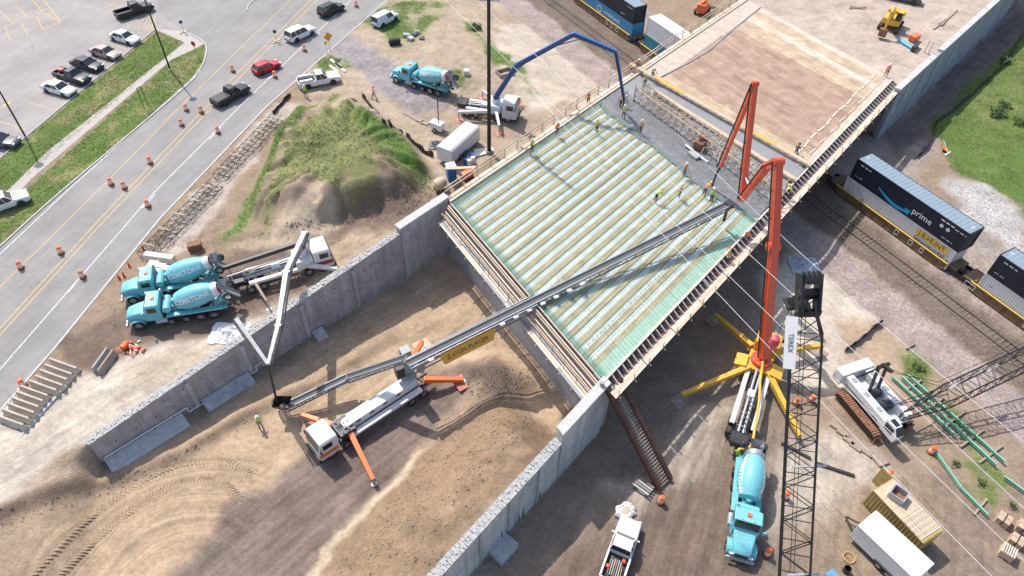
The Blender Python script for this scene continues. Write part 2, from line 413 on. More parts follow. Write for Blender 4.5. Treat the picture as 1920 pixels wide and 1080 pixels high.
# beyond the tracks
region([(1540, 250), (1660, 260), (1960, -60), (1990, 60), (1800, 230), (1720, 330), (1920, 560), (1920, 640), (1560, 370)], 0, (.35, .285, .24), 1.5)
region([(1650, 262), (1900, 20), (1960, 20), (1740, 250), (1690, 300)], 0, (.19, .15, .13), 1)  # dark lane paints the shade at the foot of the far wall
region([(1770, 340), (1850, 345), (1930, 420), (1930, 500), (1800, 400)], 0, C_lgrav, 1.2)
region([(1745, 240), (1800, 170), (1930, 60), (2000, 60), (2000, 420), (1900, 380), (1790, 320)], 0, C_grass, .7, grass=1)
region([(1800, 200), (1930, 90), (1960, 160), (1850, 260)], 0, C_dry, 1.5, grass=1, strength=.7, patch=.5)
region([(1850, 270), (1930, 290), (1930, 420), (1860, 340)], 0, (.08, .16, .03), 1, grass=1, strength=.6, patch=.4)
# far approach
wgt = np.where(ST(X, Y)[0] > DL-.4, 1., 0)*np.where(ZZ > 6, 1, 0); lay((.45, .37, .30), wgt)
# grass on the left
LAWN_A = [(-80, 440), (0, 300), (295, 58), (346, 80), (0, 372)]; LAWN_B = [(-60, 460), (0, 400), (322, 112), (385, 82), (383, 112), (340, 170), (115, 360), (0, 463)]
for L_ in (LAWN_A, LAWN_B):
    poly = W2(L_, ZP); wgt = sstep(-.15, .15, polydist(X, Y, poly)); lay(C_grass, wgt); GR = np.maximum(GR, wgt)
    w2 = wgt*sstep(.45, .7, fbm(X, Y, 2.2, 91))*.75; lay((.30, .25, .13), w2)
region([(410, 440), (500, 300), (560, 210), (640, 190), (620, 215), (560, 250), (500, 350), (440, 430)], 4, (.115, .20, .04), .9, grass=1)
region([(560, 240), (660, 190), (720, 230), (800, 310), (780, 330), (700, 290), (660, 380), (560, 330), (470, 400)], 6, C_dry, .9, grass=.8)
region([(650, 200), (720, 240), (800, 305), (770, 320), (690, 260)], 5, (.12, .20, .045), 1.0, grass=1)
region([(560, 180), (700, 170), (690, 200), (600, 200)], 3, (.33, .27, .17), 1, grass=.5, patch=.4)
region([(430, 440), (600, 360), (640, 400), (560, 450)], 5, (.46, .36, .26), 1)
region([(640, 320), (780, 320), (820, 370), (700, 420), (640, 395)], 5, C_brown, 1, strength=.85)
region([(640, 260), (720, 300), (660, 360), (590, 330)], 7, (.17, .20, .06), 1.5, grass=.6, patch=.6, strength=.6)
for pts in ([(690, 40), (760, 0), (850, 0), (800, 60), (740, 100)], [(860, 40), (900, 50), (960, 120), (940, 130)], [(840, 130), (870, 130), (890, 170), (860, 165)], [(600, 110), (660, 105), (660, 130), (600, 130)], [(640, 60), (700, 20), (740, 0), (680, 60)], [(930, 90), (960, 100), (1010, 180), (980, 170)]):
    region(pts, 3, C_grass, 1, grass=.8, patch=.6)
for pts in ([(1700, 690), (1720, 690), (1890, 900), (1870, 910)], [(1790, 860), (1850, 880), (1860, 950), (1800, 920)], [(1690, 660), (1730, 660), (1740, 700), (1700, 700)]):
    region(pts, 0, C_grass, .6, grass=.8, patch=.7)
# long streaks left by wheels and blades
def streak(pts, z, wdt, c, k=.5):
    d = polydist(X, Y, W2(pts, z), closed=False); lay(c, np.exp(-(d/wdt)**2)*k*(.4+.9*fbm(X, Y, 2, 95)))
for i in range(5): streak([(1180+i*40, 1090), (1230+i*36, 940), (1330+i*14, 800)], 0, .28, (.20, .155, .12), .55)
for i in range(4): streak([(880+i*20, 95+i*12), (770+i*10, 200+i*8), (900, 262+i*5)], 3, .35, (.28, .22, .17), .4)
for i in range(5): streak([(330+i*50, 1090), (520+i*40, 930), (700+i*30, 780)], 0, .25, (.20, .16, .14), .45)
for i in range(4): streak([(0, 960-i*35), (170, 850-i*30), (330, 760-i*30)], 2.5, .4, (.42, .36, .29), .45)
streak([(0, 1010), (130, 940), (340, 855), (460, 785), (560, 735), (740, 640)], 0, .7, (.20, .145, .10), .85)
C = np.clip(C, 0, 1)
def mask(pts, z, soft=1.5): return sstep(-soft, soft, polydist(warpx, warpy, W2(pts, z)))
MK = np.zeros(X.shape+(4,)); MK[..., 3] = 1
MK[..., 0] = mask([(20, 1120), (60, 1030), (200, 935), (330, 865), (450, 850), (520, 880), (480, 960), (420, 1120)], 0)
MK[..., 3] = np.clip(sstep(-16, -13, DR)*sstep(9.5, 7.5, DR)*np.where(ST(X, Y)[0] < DL-1, 1, 0)+mask([(1770, 340), (1850, 345), (1930, 420), (1930, 500), (1800, 400)], 0)+mask([(630, 60), (690, 80), (800, 170), (860, 205), (760, 215), (690, 150), (610, 90)], 3), 0, 1)
_rc = G(335, 1120, 0); MK[..., 0] *= sstep(3.0, 5.0, np.hypot(X-_rc.x, Y-_rc.y))
MK[..., 1] = np.clip(mask([(300, 1120), (440, 960), (600, 840), (740, 730), (900, 690), (860, 760), (580, 1120)], 0)+.8*mask([(150, 700), (560, 570), (440, 650), (120, 900), (-60, 1010), (-60, 800)], 2.5)+.7*mask([(460, 760), (800, 500), (960, 650), (600, 800)], 0)+.8*mask([(560, 480), (830, 390), (780, 420), (480, 620)], 3)+.6*mask([(1640, 262), (1900, 0), (1990, 20), (1720, 320)], 0), 0, 1)
MK[..., 2] = np.clip(mask([(1000, 1120), (1140, 900), (1330, 740), (1460, 700), (1500, 1120)], 0)+.6*mask([(1500, 1120), (1480, 800), (1800, 900), (1930, 1120)], 0)+.6*mask([(700, 110), (980, 120), (1000, 250), (760, 250)], 3), 0, 1)
ca = gme.color_attributes.new('soil', 'FLOAT_COLOR', 'POINT')
ca.data.foreach_set('color', np.concatenate([C, GR[..., None]], -1).astype(np.float32).ravel())
ma = gme.color_attributes.new('marks', 'FLOAT_COLOR', 'POINT'); ma.data.foreach_set('color', MK.astype(np.float32).ravel())
mg = bpy.data.materials.new('soil'); mg.use_nodes = True; t = mg.node_tree; b = t.nodes['Principled BSDF']; b.inputs['Roughness'].default_value = .95; b.inputs['Specular IOR Level'].default_value = .2
at = t.nodes.new('ShaderNodeAttribute'); at.attribute_name = 'soil'
geo = t.nodes.new('ShaderNodeNewGeometry')
def gnoise(sc, det, ro=.6):
    n = t.nodes.new('ShaderNodeTexNoise'); n.inputs['Scale'].default_value = sc; n.inputs['Detail'].default_value = det; n.inputs['Roughness'].default_value = ro
    t.links.new(geo.outputs['Position'], n.inputs['Vector']); return n
prev = at.outputs['Color']
for sc, det, lo, hi in ((.30, 6, .74, 1.24), (2.2, 8, .78, 1.20), (14., 4, .90, 1.10)):
    n = gnoise(sc, det, .7); mr = t.nodes.new('ShaderNodeMapRange'); mr.inputs[1].default_value = .3; mr.inputs[2].default_value = .7; mr.inputs[3].default_value = lo; mr.inputs[4].default_value = hi
    t.links.new(n.outputs['Fac'], mr.inputs[0])
    mm = t.nodes.new('ShaderNodeVectorMath'); mm.operation = 'SCALE'; t.links.new(prev, mm.inputs[0]); t.links.new(mr.outputs[0], mm.inputs['Scale']); prev = mm.outputs[0]
am = t.nodes.new('ShaderNodeAttribute'); am.attribute_name = 'marks'; sep = t.nodes.new('ShaderNodeSeparateColor'); t.links.new(am.outputs['Color'], sep.inputs[0])
nb = gnoise(5., 8, .7); hsock = nb.outputs['Fac']
def math_(op, a, b_):
    n = t.nodes.new('ShaderNodeMath'); n.operation = op
    for i, v in enumerate((a, b_)):
        if isinstance(v, (int, float)): n.inputs[i].default_value = v
        else: t.links.new(v, n.inputs[i])
    return n.outputs[0]
RC = (_rc.x, _rc.y)
for ch, ang_ in (('Red', None), ('Green', 47), ('Blue', 68)):
    mp = t.nodes.new('ShaderNodeMapping')
    n = t.nodes.new('ShaderNodeTexNoise'); n.inputs['Detail'].default_value = 5; n.inputs['Roughness'].default_value = .6
    if ang_ is None:        # sweeping ruts round the turning circle: noise over the radius only
        vs = t.nodes.new('ShaderNodeVectorMath'); vs.operation = 'SUBTRACT'; vs.inputs[1].default_value = (RC[0], RC[1], 0); t.links.new(geo.outputs['Position'], vs.inputs[0])
        fl = t.nodes.new('ShaderNodeVectorMath'); fl.operation = 'MULTIPLY'; fl.inputs[1].default_value = (1, 1, 0); t.links.new(vs.outputs[0], fl.inputs[0])
        ln = t.nodes.new('ShaderNodeVectorMath'); ln.operation = 'LENGTH'; t.links.new(fl.outputs[0], ln.inputs[0])
        wb = gnoise(.25, 2); cx_ = t.nodes.new('ShaderNodeCombineXYZ'); t.links.new(math_('ADD', ln.outputs['Value'], math_('MULTIPLY', wb.outputs['Fac'], .8)), cx_.inputs[0])
        t.links.new(cx_.outputs[0], n.inputs['Vector']); n.inputs['Scale'].default_value = 1.5
    else:
        mp.vector_type = 'TEXTURE'; mp.inputs['Rotation'].default_value = (0, 0, R(ang_)); mp.inputs['Scale'].default_value = (9., .85, 1); t.links.new(geo.outputs['Position'], mp.inputs[0]); t.links.new(mp.outputs[0], n.inputs['Vector']); n.inputs['Scale'].default_value = 1.0
    mr = t.nodes.new('ShaderNodeMapRange'); mr.inputs[1].default_value = .32; mr.inputs[2].default_value = .62; mr.inputs[3].default_value = -.30 if ang_ else -.36; mr.inputs[4].default_value = .08
    t.links.new(n.outputs['Fac'], mr.inputs[0])
    k_ = math_('ADD', math_('MULTIPLY', mr.outputs[0], sep.outputs[ch]), 1.0)
    mm = t.nodes.new('ShaderNodeVectorMath'); mm.operation = 'SCALE'; t.links.new(prev, mm.inputs[0]); t.links.new(k_, mm.inputs['Scale']); prev = mm.outputs[0]
    hsock = math_('ADD', hsock, math_('MULTIPLY', math_('MULTIPLY', n.outputs['Fac'], sep.outputs[ch]), 1.1))
vg = t.nodes.new('ShaderNodeTexVoronoi'); vg.inputs['Scale'].default_value = 7.0; t.links.new(geo.outputs['Position'], vg.inputs['Vector'])
sg_ = t.nodes.new('ShaderNodeSeparateColor'); t.links.new(vg.outputs['Color'], sg_.inputs[0])
kg = math_('ADD', math_('MULTIPLY', math_('SUBTRACT', sg_.outputs[0], .5), math_('MULTIPLY', am.outputs['Alpha'], .5)), 1.0)
mm = t.nodes.new('ShaderNodeVectorMath'); mm.operation = 'SCALE'; t.links.new(prev, mm.inputs[0]); t.links.new(kg, mm.inputs['Scale']); prev = mm.outputs[0]
hsock = math_('ADD', hsock, math_('MULTIPLY', math_('MULTIPLY', sg_.outputs[1], am.outputs['Alpha']), .5))
t.links.new(prev, b.inputs['Base Color'])
bp = t.nodes.new('ShaderNodeBump'); bp.inputs['Strength'].default_value = .75; bp.inputs['Distance'].default_value = .14
t.links.new(hsock, bp.inputs['Height']); t.links.new(bp.outputs[0], b.inputs['Normal'])
gme.materials.append(mg)
ground = bpy.data.objects.new('ground', gme); col.objects.link(ground); tag(ground, kind='structure')
# ---------------------------------------------------------------- grass blades (nobody could count them)
cand = np.argwhere((GR > .45) & (X > -95) & (X < 97) & (Y > 15) & (Y < 137))
pick = cand[rng.integers(0, len(cand), 46000)]
bx = X[pick[:, 0], pick[:, 1]]+rng.uniform(-.2, .2, len(pick)); by = Y[pick[:, 0], pick[:, 1]]+rng.uniform(-.2, .2, len(pick))
pavd = sidedist(bx, by, ROAD_R)
bz = HF(bx, by); nB = len(bx)
ang = rng.uniform(0, 2*np.pi, (nB, 3)); hgt = rng.uniform(.04, .12, (nB, 3))*(.6+.8*vnoise(bx, by, 2.5, 77))[:, None]; wd = .045
vv = np.zeros((nB, 3, 3, 3)); ca_, sa_ = np.cos(ang), np.sin(ang)
ox = bx[:, None]+rng.uniform(-.1, .1, (nB, 3)); oy = by[:, None]+rng.uniform(-.1, .1, (nB, 3))
for k, sg in ((0, -1), (1, 1)):
    vv[:, :, k, 0] = ox+sg*wd*ca_; vv[:, :, k, 1] = oy+sg*wd*sa_; vv[:, :, k, 2] = bz[:, None]-.02
vv[:, :, 2, 0] = ox-sa_*hgt*1.3; vv[:, :, 2, 1] = oy+ca_*hgt*1.3; vv[:, :, 2, 2] = bz[:, None]+hgt
tri = np.arange(nB*9).reshape(-1, 3)
grm = np_mesh('grass', vv.reshape(-1, 3), tri, 3)
grm.materials.append(mat('grass_blades', (.19, .27, .07), .8, var=.25, scale=.4, c2=(.30, .33, .12)))
go = bpy.data.objects.new('grass', grm); col.objects.link(go); tag(go, 'short green and dry grass on the verges, mound and field', 'grass', kind='stuff')
# ---------------------------------------------------------------- road, lot, pavement
def sheet(name, poly, z, material, structure=True, parent=None):
    bm = bmesh.new(); vs = [bm.verts.new((a, b2, z)) for a, b2 in poly]; f = bm.faces.new(vs)
    bmesh.ops.triangulate(bm, faces=[f]); bmesh.ops.recalc_face_normals(bm, faces=bm.faces)
    if bm.faces and sum(ff.normal.z for ff in bm.faces) < 0: bmesh.ops.reverse_faces(bm, faces=bm.faces)
    me = bpy.data.meshes.new(name); bm.to_mesh(me); bm.free(); me.materials.append(material)
    o = bpy.data.objects.new(name, me); col.objects.link(o)
    if parent: o.parent = parent
    elif structure: tag(o, kind='structure')
    return o
def asphalt(name, c, stain):
    m = mat(name, c, .9, var=.06, scale=.25, bump=.15, bscale=60)
    t = m.node_tree; tc = [n for n in t.nodes if n.type == 'TEX_COORD'][0]; b = t.nodes['Principled BSDF']
    src = b.inputs['Base Color'].links[0].from_socket
    n = t.nodes.new('ShaderNodeTexNoise'); n.inputs['Scale'].default_value = .9; n.inputs['Detail'].default_value = 10; n.inputs['Roughness'].default_value = .8
    mp = t.nodes.new('ShaderNodeMapping'); mp.vector_type = 'TEXTURE'; mp.inputs['Rotation'].default_value = (0, 0, R(72)); mp.inputs['Scale'].default_value = (8, .8, 1)
    t.links.new(tc.outputs['Object'], mp.inputs[0]); t.links.new(mp.outputs[0], n.inputs['Vector'])
    r = t.nodes.new('ShaderNodeValToRGB'); r.color_ramp.elements[0].position = .4; r.color_ramp.elements[1].position = .7
    r.color_ramp.elements[0].color = (1, 1, 1, 1); r.color_ramp.elements[1].color = stain+(1,)
    t.links.new(n.outputs['Fac'], r.inputs[0])
    mx = t.nodes.new('ShaderNodeMixRGB'); mx.blend_type = 'MULTIPLY'; mx.inputs[0].default_value = 1
    t.links.new(src, mx.inputs[1]); t.links.new(r.outputs[0], mx.inputs[2])
    nd = t.nodes.new('ShaderNodeTexNoise'); nd.inputs['Scale'].default_value = .5; nd.inputs['Detail'].default_value = 6; t.links.new(tc.outputs['Object'], nd.inputs['Vector'])
    va = t.nodes.new('ShaderNodeVectorMath'); va.operation = 'MULTIPLY_ADD'; va.inputs[1].default_value = (3, 3, 0); t.links.new(nd.outputs['Color'], va.inputs[0]); t.links.new(tc.outputs['Object'], va.inputs[2])
    vo = t.nodes.new('ShaderNodeTexVoronoi'); vo.feature = 'DISTANCE_TO_EDGE'; vo.inputs['Scale'].default_value = .11; t.links.new(va.outputs[0], vo.inputs['Vector'])
    cr = t.nodes.new('ShaderNodeMapRange'); cr.inputs[1].default_value = .001; cr.inputs[2].default_value = .007; cr.inputs[3].default_value = .84; cr.inputs[4].default_value = 1.0; t.links.new(vo.outputs['Distance'], cr.inputs[0])
    pt = t.nodes.new('ShaderNodeTexNoise'); pt.inputs['Scale'].default_value = .16; pt.inputs['Detail'].default_value = 8; pt.inputs['Roughness'].default_value = .7; t.links.new(tc.outputs['Object'], pt.inputs['Vector'])
    pr = t.nodes.new('ShaderNodeMapRange'); pr.inputs[1].default_value = .35; pr.inputs[2].default_value = .68; pr.inputs[3].default_value = .86; pr.inputs[4].default_value = 1.1; t.links.new(pt.outputs['Fac'], pr.inputs[0])
    mu = t.nodes.new('ShaderNodeMath'); mu.operation = 'MULTIPLY'; t.links.new(cr.outputs[0], mu.inputs[0]); t.links.new(pr.outputs[0], mu.inputs[1])
    sc_ = t.nodes.new('ShaderNodeVectorMath'); sc_.operation = 'SCALE'; t.links.new(mx.outputs[0], sc_.inputs[0]); t.links.new(mu.outputs[0], sc_.inputs['Scale'])
    t.links.new(sc_.outputs[0], b.inputs['Base Color'])
    return m
M_road = asphalt('asphalt_road', (.29, .278, .266), (.82, .80, .78)); M_lot = asphalt('asphalt_lot', (.345, .315, .30), (.86, .85, .84)); M_walk = mat('sidewalk', (.42, .38, .34), .9, var=.1, scale=1.5, bump=.2)
KERB = W2([(-400, 800), (-60, 512), (0, 463), (115, 360), (340, 170), (372, 135), (385, 108), (384, 82), (345, 58)], ZP)
rl = W2([(-400, 800), (-60, 512), (0, 463), (115, 360), (340, 170), (372, 135), (385, 108), (384, 82), (345, 58), (300, 28), (285, -60), (420, -60), (505, -16), (900, -360)], ZP)
road = sheet('road', rl+ROAD_R[::-1][:-1]+[ROAD_R[0]], ZP+.020, M_road)
LOT = W2([(-120, 330), (0, 296), (290, 55), (345, 58), (300, 28), (285, -70), (-500, -70), (-500, 330)], ZP)
lot = sheet('parking_lot', LOT, ZP+.012, M_lot)
side = sheet('sidewalk', W2([(-60, 420), (0, 372), (90, 283), (346, 80), (384, 82), (366, 92), (322, 112), (60, 335), (0, 400), (-60, 455)], ZP), ZP+.026, M_walk)
walk2 = sheet('pavement_slab', W2([(290, 55), (345, 58), (384, 82), (346, 80)], ZP), ZP+.030, M_walk)
def strip(name, pts, width, z, material, parent, raw=False, h=0):
    P = [Vector((p[0], p[1], z)) for p in (pts if raw else W2(pts, ZP))]
    m = MB()
    L, Rr = [], []
    for i, p in enumerate(P):
        d = (P[min(i+1, len(P)-1)]-P[max(i-1, 0)]).normalized(); n = Vector((-d.y, d.x, 0))*width/2
        L.append(p+n); Rr.append(p-n)
    if h == 0:
        for i in range(len(P)-1): m.add([L[i], Rr[i], Rr[i+1], L[i+1]], [(0, 1, 2, 3)])
    else:
        up = Vector((0, 0, h))
        m.loft([[L[i], Rr[i], Rr[i]+up, L[i]+up] for i in range(len(P))])
    return m.obj(name, material, parent)
def smooth_line(pts, n=6):
    out = []
    for i in range(len(pts)-1):
        p0 = pts[max(i-1, 0)]; p1 = pts[i]; p2 = pts[i+1]; p3 = pts[min(i+2, len(pts)-1)]
        for k in range(n):
            u = k/n
            out.append(tuple(.5*((2*p1[j])+(-p0[j]+p2[j])*u+(2*p0[j]-5*p1[j]+4*p2[j]-p3[j])*u*u+(-p0[j]+3*p1[j]-3*p2[j]+p3[j])*u**3) for j in range(2)))
    out.append(tuple(pts[-1])); return out
ks = strip('kerb', smooth_line(KERB), .18, ZP, M_conc, None, raw=True, h=.13); tag(ks, kind='structure')
k2 = strip('kerb', smooth_line(W2([(500, -12), (470, 6), (463, 20), (490, -40)][:3], ZP)), .18, ZP, M_conc, None, raw=True, h=.13); tag(k2, kind='structure')
k3 = strip('kerb', W2([(-60, 343), (0, 297), (291, 55)], ZP), .15, ZP, M_conc, None, raw=True, h=.10); tag(k3, kind='structure')
k4 = strip('kerb', ROAD_R[1:], .22, ZP, M_conc, None, raw=True, h=.05); tag(k4, kind='structure')
zm = ZP+.027
WR = [(-300, 1050), (-60, 765), (0, 693), (290, 360), (480, 170), (640, 18), (700, -40), (1100, -400)]
strip('edge_line', WR, .14, zm, M_whtp, road)
strip('edge_line', [(-400, 830), (-60, 535), (0, 477), (124, 360), (376, 133)], .14, zm, M_whtp, road)
for dx in (0, 9): strip('centre_line', [(-350+dx, 1000+dx*.3), (-60+dx, 682+dx*.3), (0+dx, 616+dx*.3), (190+dx, 408+dx*.3), (455+dx, 128+dx*.3), (585+dx, -2+dx*.3), (640+dx, -57+dx*.3), (1000+dx, -405)], .13, zm, M_yelp, road)
strip('lane_line', [(-60, 590), (0, 538), (180, 362), (330, 208), (480, 62), (545, 0), (600, -60)], .12, zm, M_yelp, road)
for p, q in (((128, 548), (140, 535)), ((267, 390), (292, 364)), ((392, 262), (415, 238)), ((593, 68), (600, 61)), ((624, 38), (632, 30)), ((505, 148), (520, 133))): strip('lane_dash', [p, q], .14, zm+.002, M_whtp, road)
zl = ZP+.017
for i, p in enumerate([(0, 228), (52, 191), (76, 172), (190, 77), (207, 20), (195, 5)]): strip('bay_line', [p, (p[0]+48, p[1]+15)], .12, zl, M_yelp, lot)
for p, q in (((0, 52), (80, 27)), ((10, 50), (20, 77)), ((38, 40), (52, 66)), ((0, 20), (22, 42)), ((30, 12), (52, 32)), ((60, 0), (82, 25)), ((82, 25), (116, 43)), ((116, 43), (80, 55)), ((80, 55), (68, 30)), ((60, 2), (75, -8)), ((75, -8), (116, 43))): strip('bay_line', [p, q], .13, zl, M_yelp, lot)
for i in range(6): strip('hatch_line', [(64+i*8, 4+i*8), (84+i*5.5, -2+i*8.5)], .12, zl+.002, M_yelp, lot)
for i in range(6): strip('hatch_line', [(243+i*8, 46+i*2), (262+i*6, 27+i*1.5)], .12, zl+.002, M_yelp, lot)
strip('hatch_line', [(236, 47), (282, 58)], .12, zl+.003, M_yelp, lot); strip('hatch_line', [(282, 58), (292, 27)], .12, zl+.003, M_yelp, lot)
strip('bay_line', [(195, 13), (236, 0)], .12, zl, M_yelp, lot); strip('bay_line', [(205, 22), (250, 8)], .12, zl, M_yelp, lot)
strip('arrow_mark', [(5, 200), (20, 191)], .5, zl, M_yelp, lot)
# chevron tyre prints pressed round the turning circle inside the walls
def tyre(pts, z, wdt, material, sp=.42):
    P = [on(*p) for p in smooth_line(pts, 14)]; m = MB(); acc = 0
    for a, b2 in zip(P[:-1], P[1:]):
        L = (b2-a).length; d = (b2-a)/max(L, 1e-6); n = Vector((-d.y, d.x, 0))
        while acc < L:
            c = a+d*acc; c.z = hz(c.x, c.y)+.012
            for sg in (-1, 1): m.bar(c, c+n*sg*wdt+d*.28, .11, .05)
            acc += sp
        acc -= L
    o = m.obj('tyre_print', material, fix=False); return tag(o, kind='stuff', label='chevron tyre prints curving over the tan soil', cat='tyre print')
M_print = mat('soil_print', (.33, .235, .155), .95, var=.2, scale=2)
tyre([(110, 1075), (190, 1000), (270, 940), (345, 905), (410, 905), (448, 935)], 0, .42, M_print, .30)
tyre([(60, 1078), (150, 985), (260, 905), (340, 870), (420, 865), (470, 890)], 0, .35, M_print, .36)
def rut(pts, r=.07):
    m = MB(); P = [on(*p)+Vector((0, 0, .0)) for p in smooth_line(pts, 10)]
    for p in P: p.z = hz(p.x, p.y)-.02
    m.path(P, r, 5); o = m.obj('wheel_rut', M_print, fix=False); return tag(o, kind='stuff', label='thin curved wheel rut in the tan soil', cat='wheel rut')
for k in range(0): rut([(120+k*45, 1078), (220+k*35, 1020-k*6), (300+k*25, 985+k*8), (370+k*14, 978+k*14), (430+k*8, 990+k*18)])
# ---------------------------------------------------------------- bridge
def kid(o, parent):
    "parent a part that was modelled in world coordinates"
    o.parent = parent
    o.matrix_parent_inverse = (Matrix.Translation(parent.location) @ Euler(parent.rotation_euler).to_matrix().to_4x4()).inverted(); return o
M_form = mat('deck_pan', (.58, .62, .61), .55, 0, var=.14, scale=1.0, c2=(.74, .77, .76))
M_flange = mat('flange_tan', (.50, .37, .20), .85, var=.25, scale=.8, c2=(.58, .46, .28))
M_rebar = mat('epoxy_rebar', (.13, .33, .25), .5, var=.15)
M_gply = mat('green_ply', (.36, .52, .42), .7, var=.12, scale=2)
M_wet = mat('wet_concrete', (.165, .165, .17), .45, var=.25, scale=1.6, bump=.8, bscale=5)
M_fin = mat('finished_concrete', (.25, .255, .265), .6, var=.08, scale=.6)
M_dry = mat('deck_concrete', (.50, .42, .34), .9, var=.12, scale=.8)
M_bur = [mat('burlap_%s' % n, c, .95, var=.2, scale=.5, c2=c2, bump=.3, bscale=3) for n, c, c2 in (('tan', (.46, .335, .225), (.55, .43, .30)), ('rose', (.36, .235, .17), (.44, .31, .225)), ('pale', (.55, .455, .35), (.64, .55, .44)), ('red', (.33, .21, .155), (.40, .275, .20)))]
bridge = thing('bridge', 'wide skewed road bridge under construction spanning the railway tracks', 'bridge', DP(0, DW/2, 0))
def B(m, name, mats, **k): return kid(m.obj(name, mats, **k), bridge)
def streaky(m, amt=.35):
    "fine streaks laid across the deck"
    t = m.node_tree; b = t.nodes['Principled BSDF']; src = b.inputs['Base Color'].links[0].from_socket
    g = t.nodes.new('ShaderNodeNewGeometry'); mp = t.nodes.new('ShaderNodeMapping'); mp.vector_type = 'TEXTURE'; mp.inputs['Rotation'].default_value = (0, 0, R(-57)); mp.inputs['Scale'].default_value = (9, .55, 1)
    n = t.nodes.new('ShaderNodeTexNoise'); n.inputs['Scale'].default_value = 1.0; n.inputs['Detail'].default_value = 7; n.inputs['Roughness'].default_value = .7
    t.links.new(g.outputs['Position'], mp.inputs[0]); t.links.new(mp.outputs[0], n.inputs['Vector'])
    r = t.nodes.new('ShaderNodeMapRange'); r.inputs[1].default_value = .3; r.inputs[2].default_value = .7; r.inputs[3].default_value = 1-amt; r.inputs[4].default_value = 1+amt
    t.links.new(n.outputs['Fac'], r.inputs[0]); v = t.nodes.new('ShaderNodeVectorMath'); v.operation = 'SCALE'
    t.links.new(src, v.inputs[0]); t.links.new(r.outputs[0], v.inputs['Scale']); t.links.new(v.outputs[0], b.inputs['Base Color'])
for mm in M_bur: streaky(mm, .22)
streaky(M_dry, .12)
def slab(m, s0, s1, t0, t1, z0, z1, mi=0):
    vs = [DP(s, t, z) for z in (z0, z1) for s, t in ((s0, t0), (s1, t0), (s1, t1), (s0, t1))]
    return m.add(vs, [(3, 2, 1, 0), (4, 5, 6, 7), (0, 1, 5, 4), (1, 2, 6, 5), (2, 3, 7, 6), (3, 0, 4, 7)], mi)
NP = 20; per = (26.7-.5)/NP
pan = MB()
for i in range(0, 101):
    s = i*.3
    for dz, ds in ((0, 0), (.045, .1), (.045, .2)):
        pass
prof = [(i*.15, .022 if i % 2 else 0) for i in range(0, 207)]
for k in range(NP):
    t0 = .5+k*per
    m = MB()
    for (s0, z0), (s1, z1) in zip(prof[:-1], prof[1:]):
        m.add([DP(s0, t0, 7.66+z0), DP(s1, t0, 7.66+z1), DP(s1, t0+per*.53, 7.66+z1), DP(s0, t0+per*.53, 7.66+z0)], [(0, 1, 2, 3)])
    B(m, 'deck_pan', M_form, fix=False)
    m = MB(); slab(m, 0.0, 31, t0+per*.53+.01, t0+per-.01, 7.5, 7.76); B(m, 'girder_flange', M_flange)
    m = MB(); slab(m, .2, 69.2, t0+per*.64, t0+per*.88, 6.45, 7.49); slab(m, .2, 69.2, t0+per*.60, t0+per*.98, 6.25, 6.45)
    if k % 2 == 0: B(m, 'girder', M_concd)
m = MB()
def bars_s(lst, z, r):        # bars running across the deck
    for s, ta, tb in lst: j = random.uniform(-.03, .03); m.bar(DP(s+j, ta, z), DP(s+random.uniform(-.04, .04), tb, z), r, r)
def bars_t(lst, z, r):
    for t, sa, sb in lst: m.bar(DP(sa, t+random.uniform(-.03, .03), z), DP(sb, t+random.uniform(-.05, .05), z), r, r)
bars_s([(i*.23, .1, 28.1) for i in range(1, 133)], 7.93, .013)
bars_s([(i*.46+.1, .1, 28.1) for i in range(1, 66)], 7.82, .012)
bars_t([(i*.30, .1, 30.3) for i in range(1, 94)], 7.955, .012)
bars_t([(.5+k*per+d_, .1, 30.3) for k in range(NP) for d_ in (0, per*.53)], 7.94, .022)
bars_s([(i*.10, .1, 28.1) for i in range(0, 9)], 7.90, .028)
bars_t([(.1+i*.11, 0, 30.3) for i in range(0, 6)], 7.90, .03)
for k in range(62):
    t = .3+k*.45
    for dz in (0, .2): m.bar(DP(-.05, t, 7.55), DP(.0+dz*1.5, t, 8.02), .03, .03)
o = B(m, 'rebar_mat', M_rebar, fix=False); tag(o, kind='stuff')
# rows of wire chairs standing along three bays
for tt in (3.15, 24.6, 10.9):
    m = MB()
    for i in range(40):
        s = .8+i*.62
        m.bar(DP(s, tt, 7.75), DP(s+.16, tt, 8.03), .03); m.bar(DP(s+.16, tt, 8.03), DP(s+.32, tt+.1, 7.75), .03)
    tag(B(m, 'wire_chairs', M_dsteel, fix=False), kind='stuff')
m = MB(); slab(m, .2, 31, 26.72, 28.15, 7.6, 7.78); B(m, 'edge_form', M_gply)
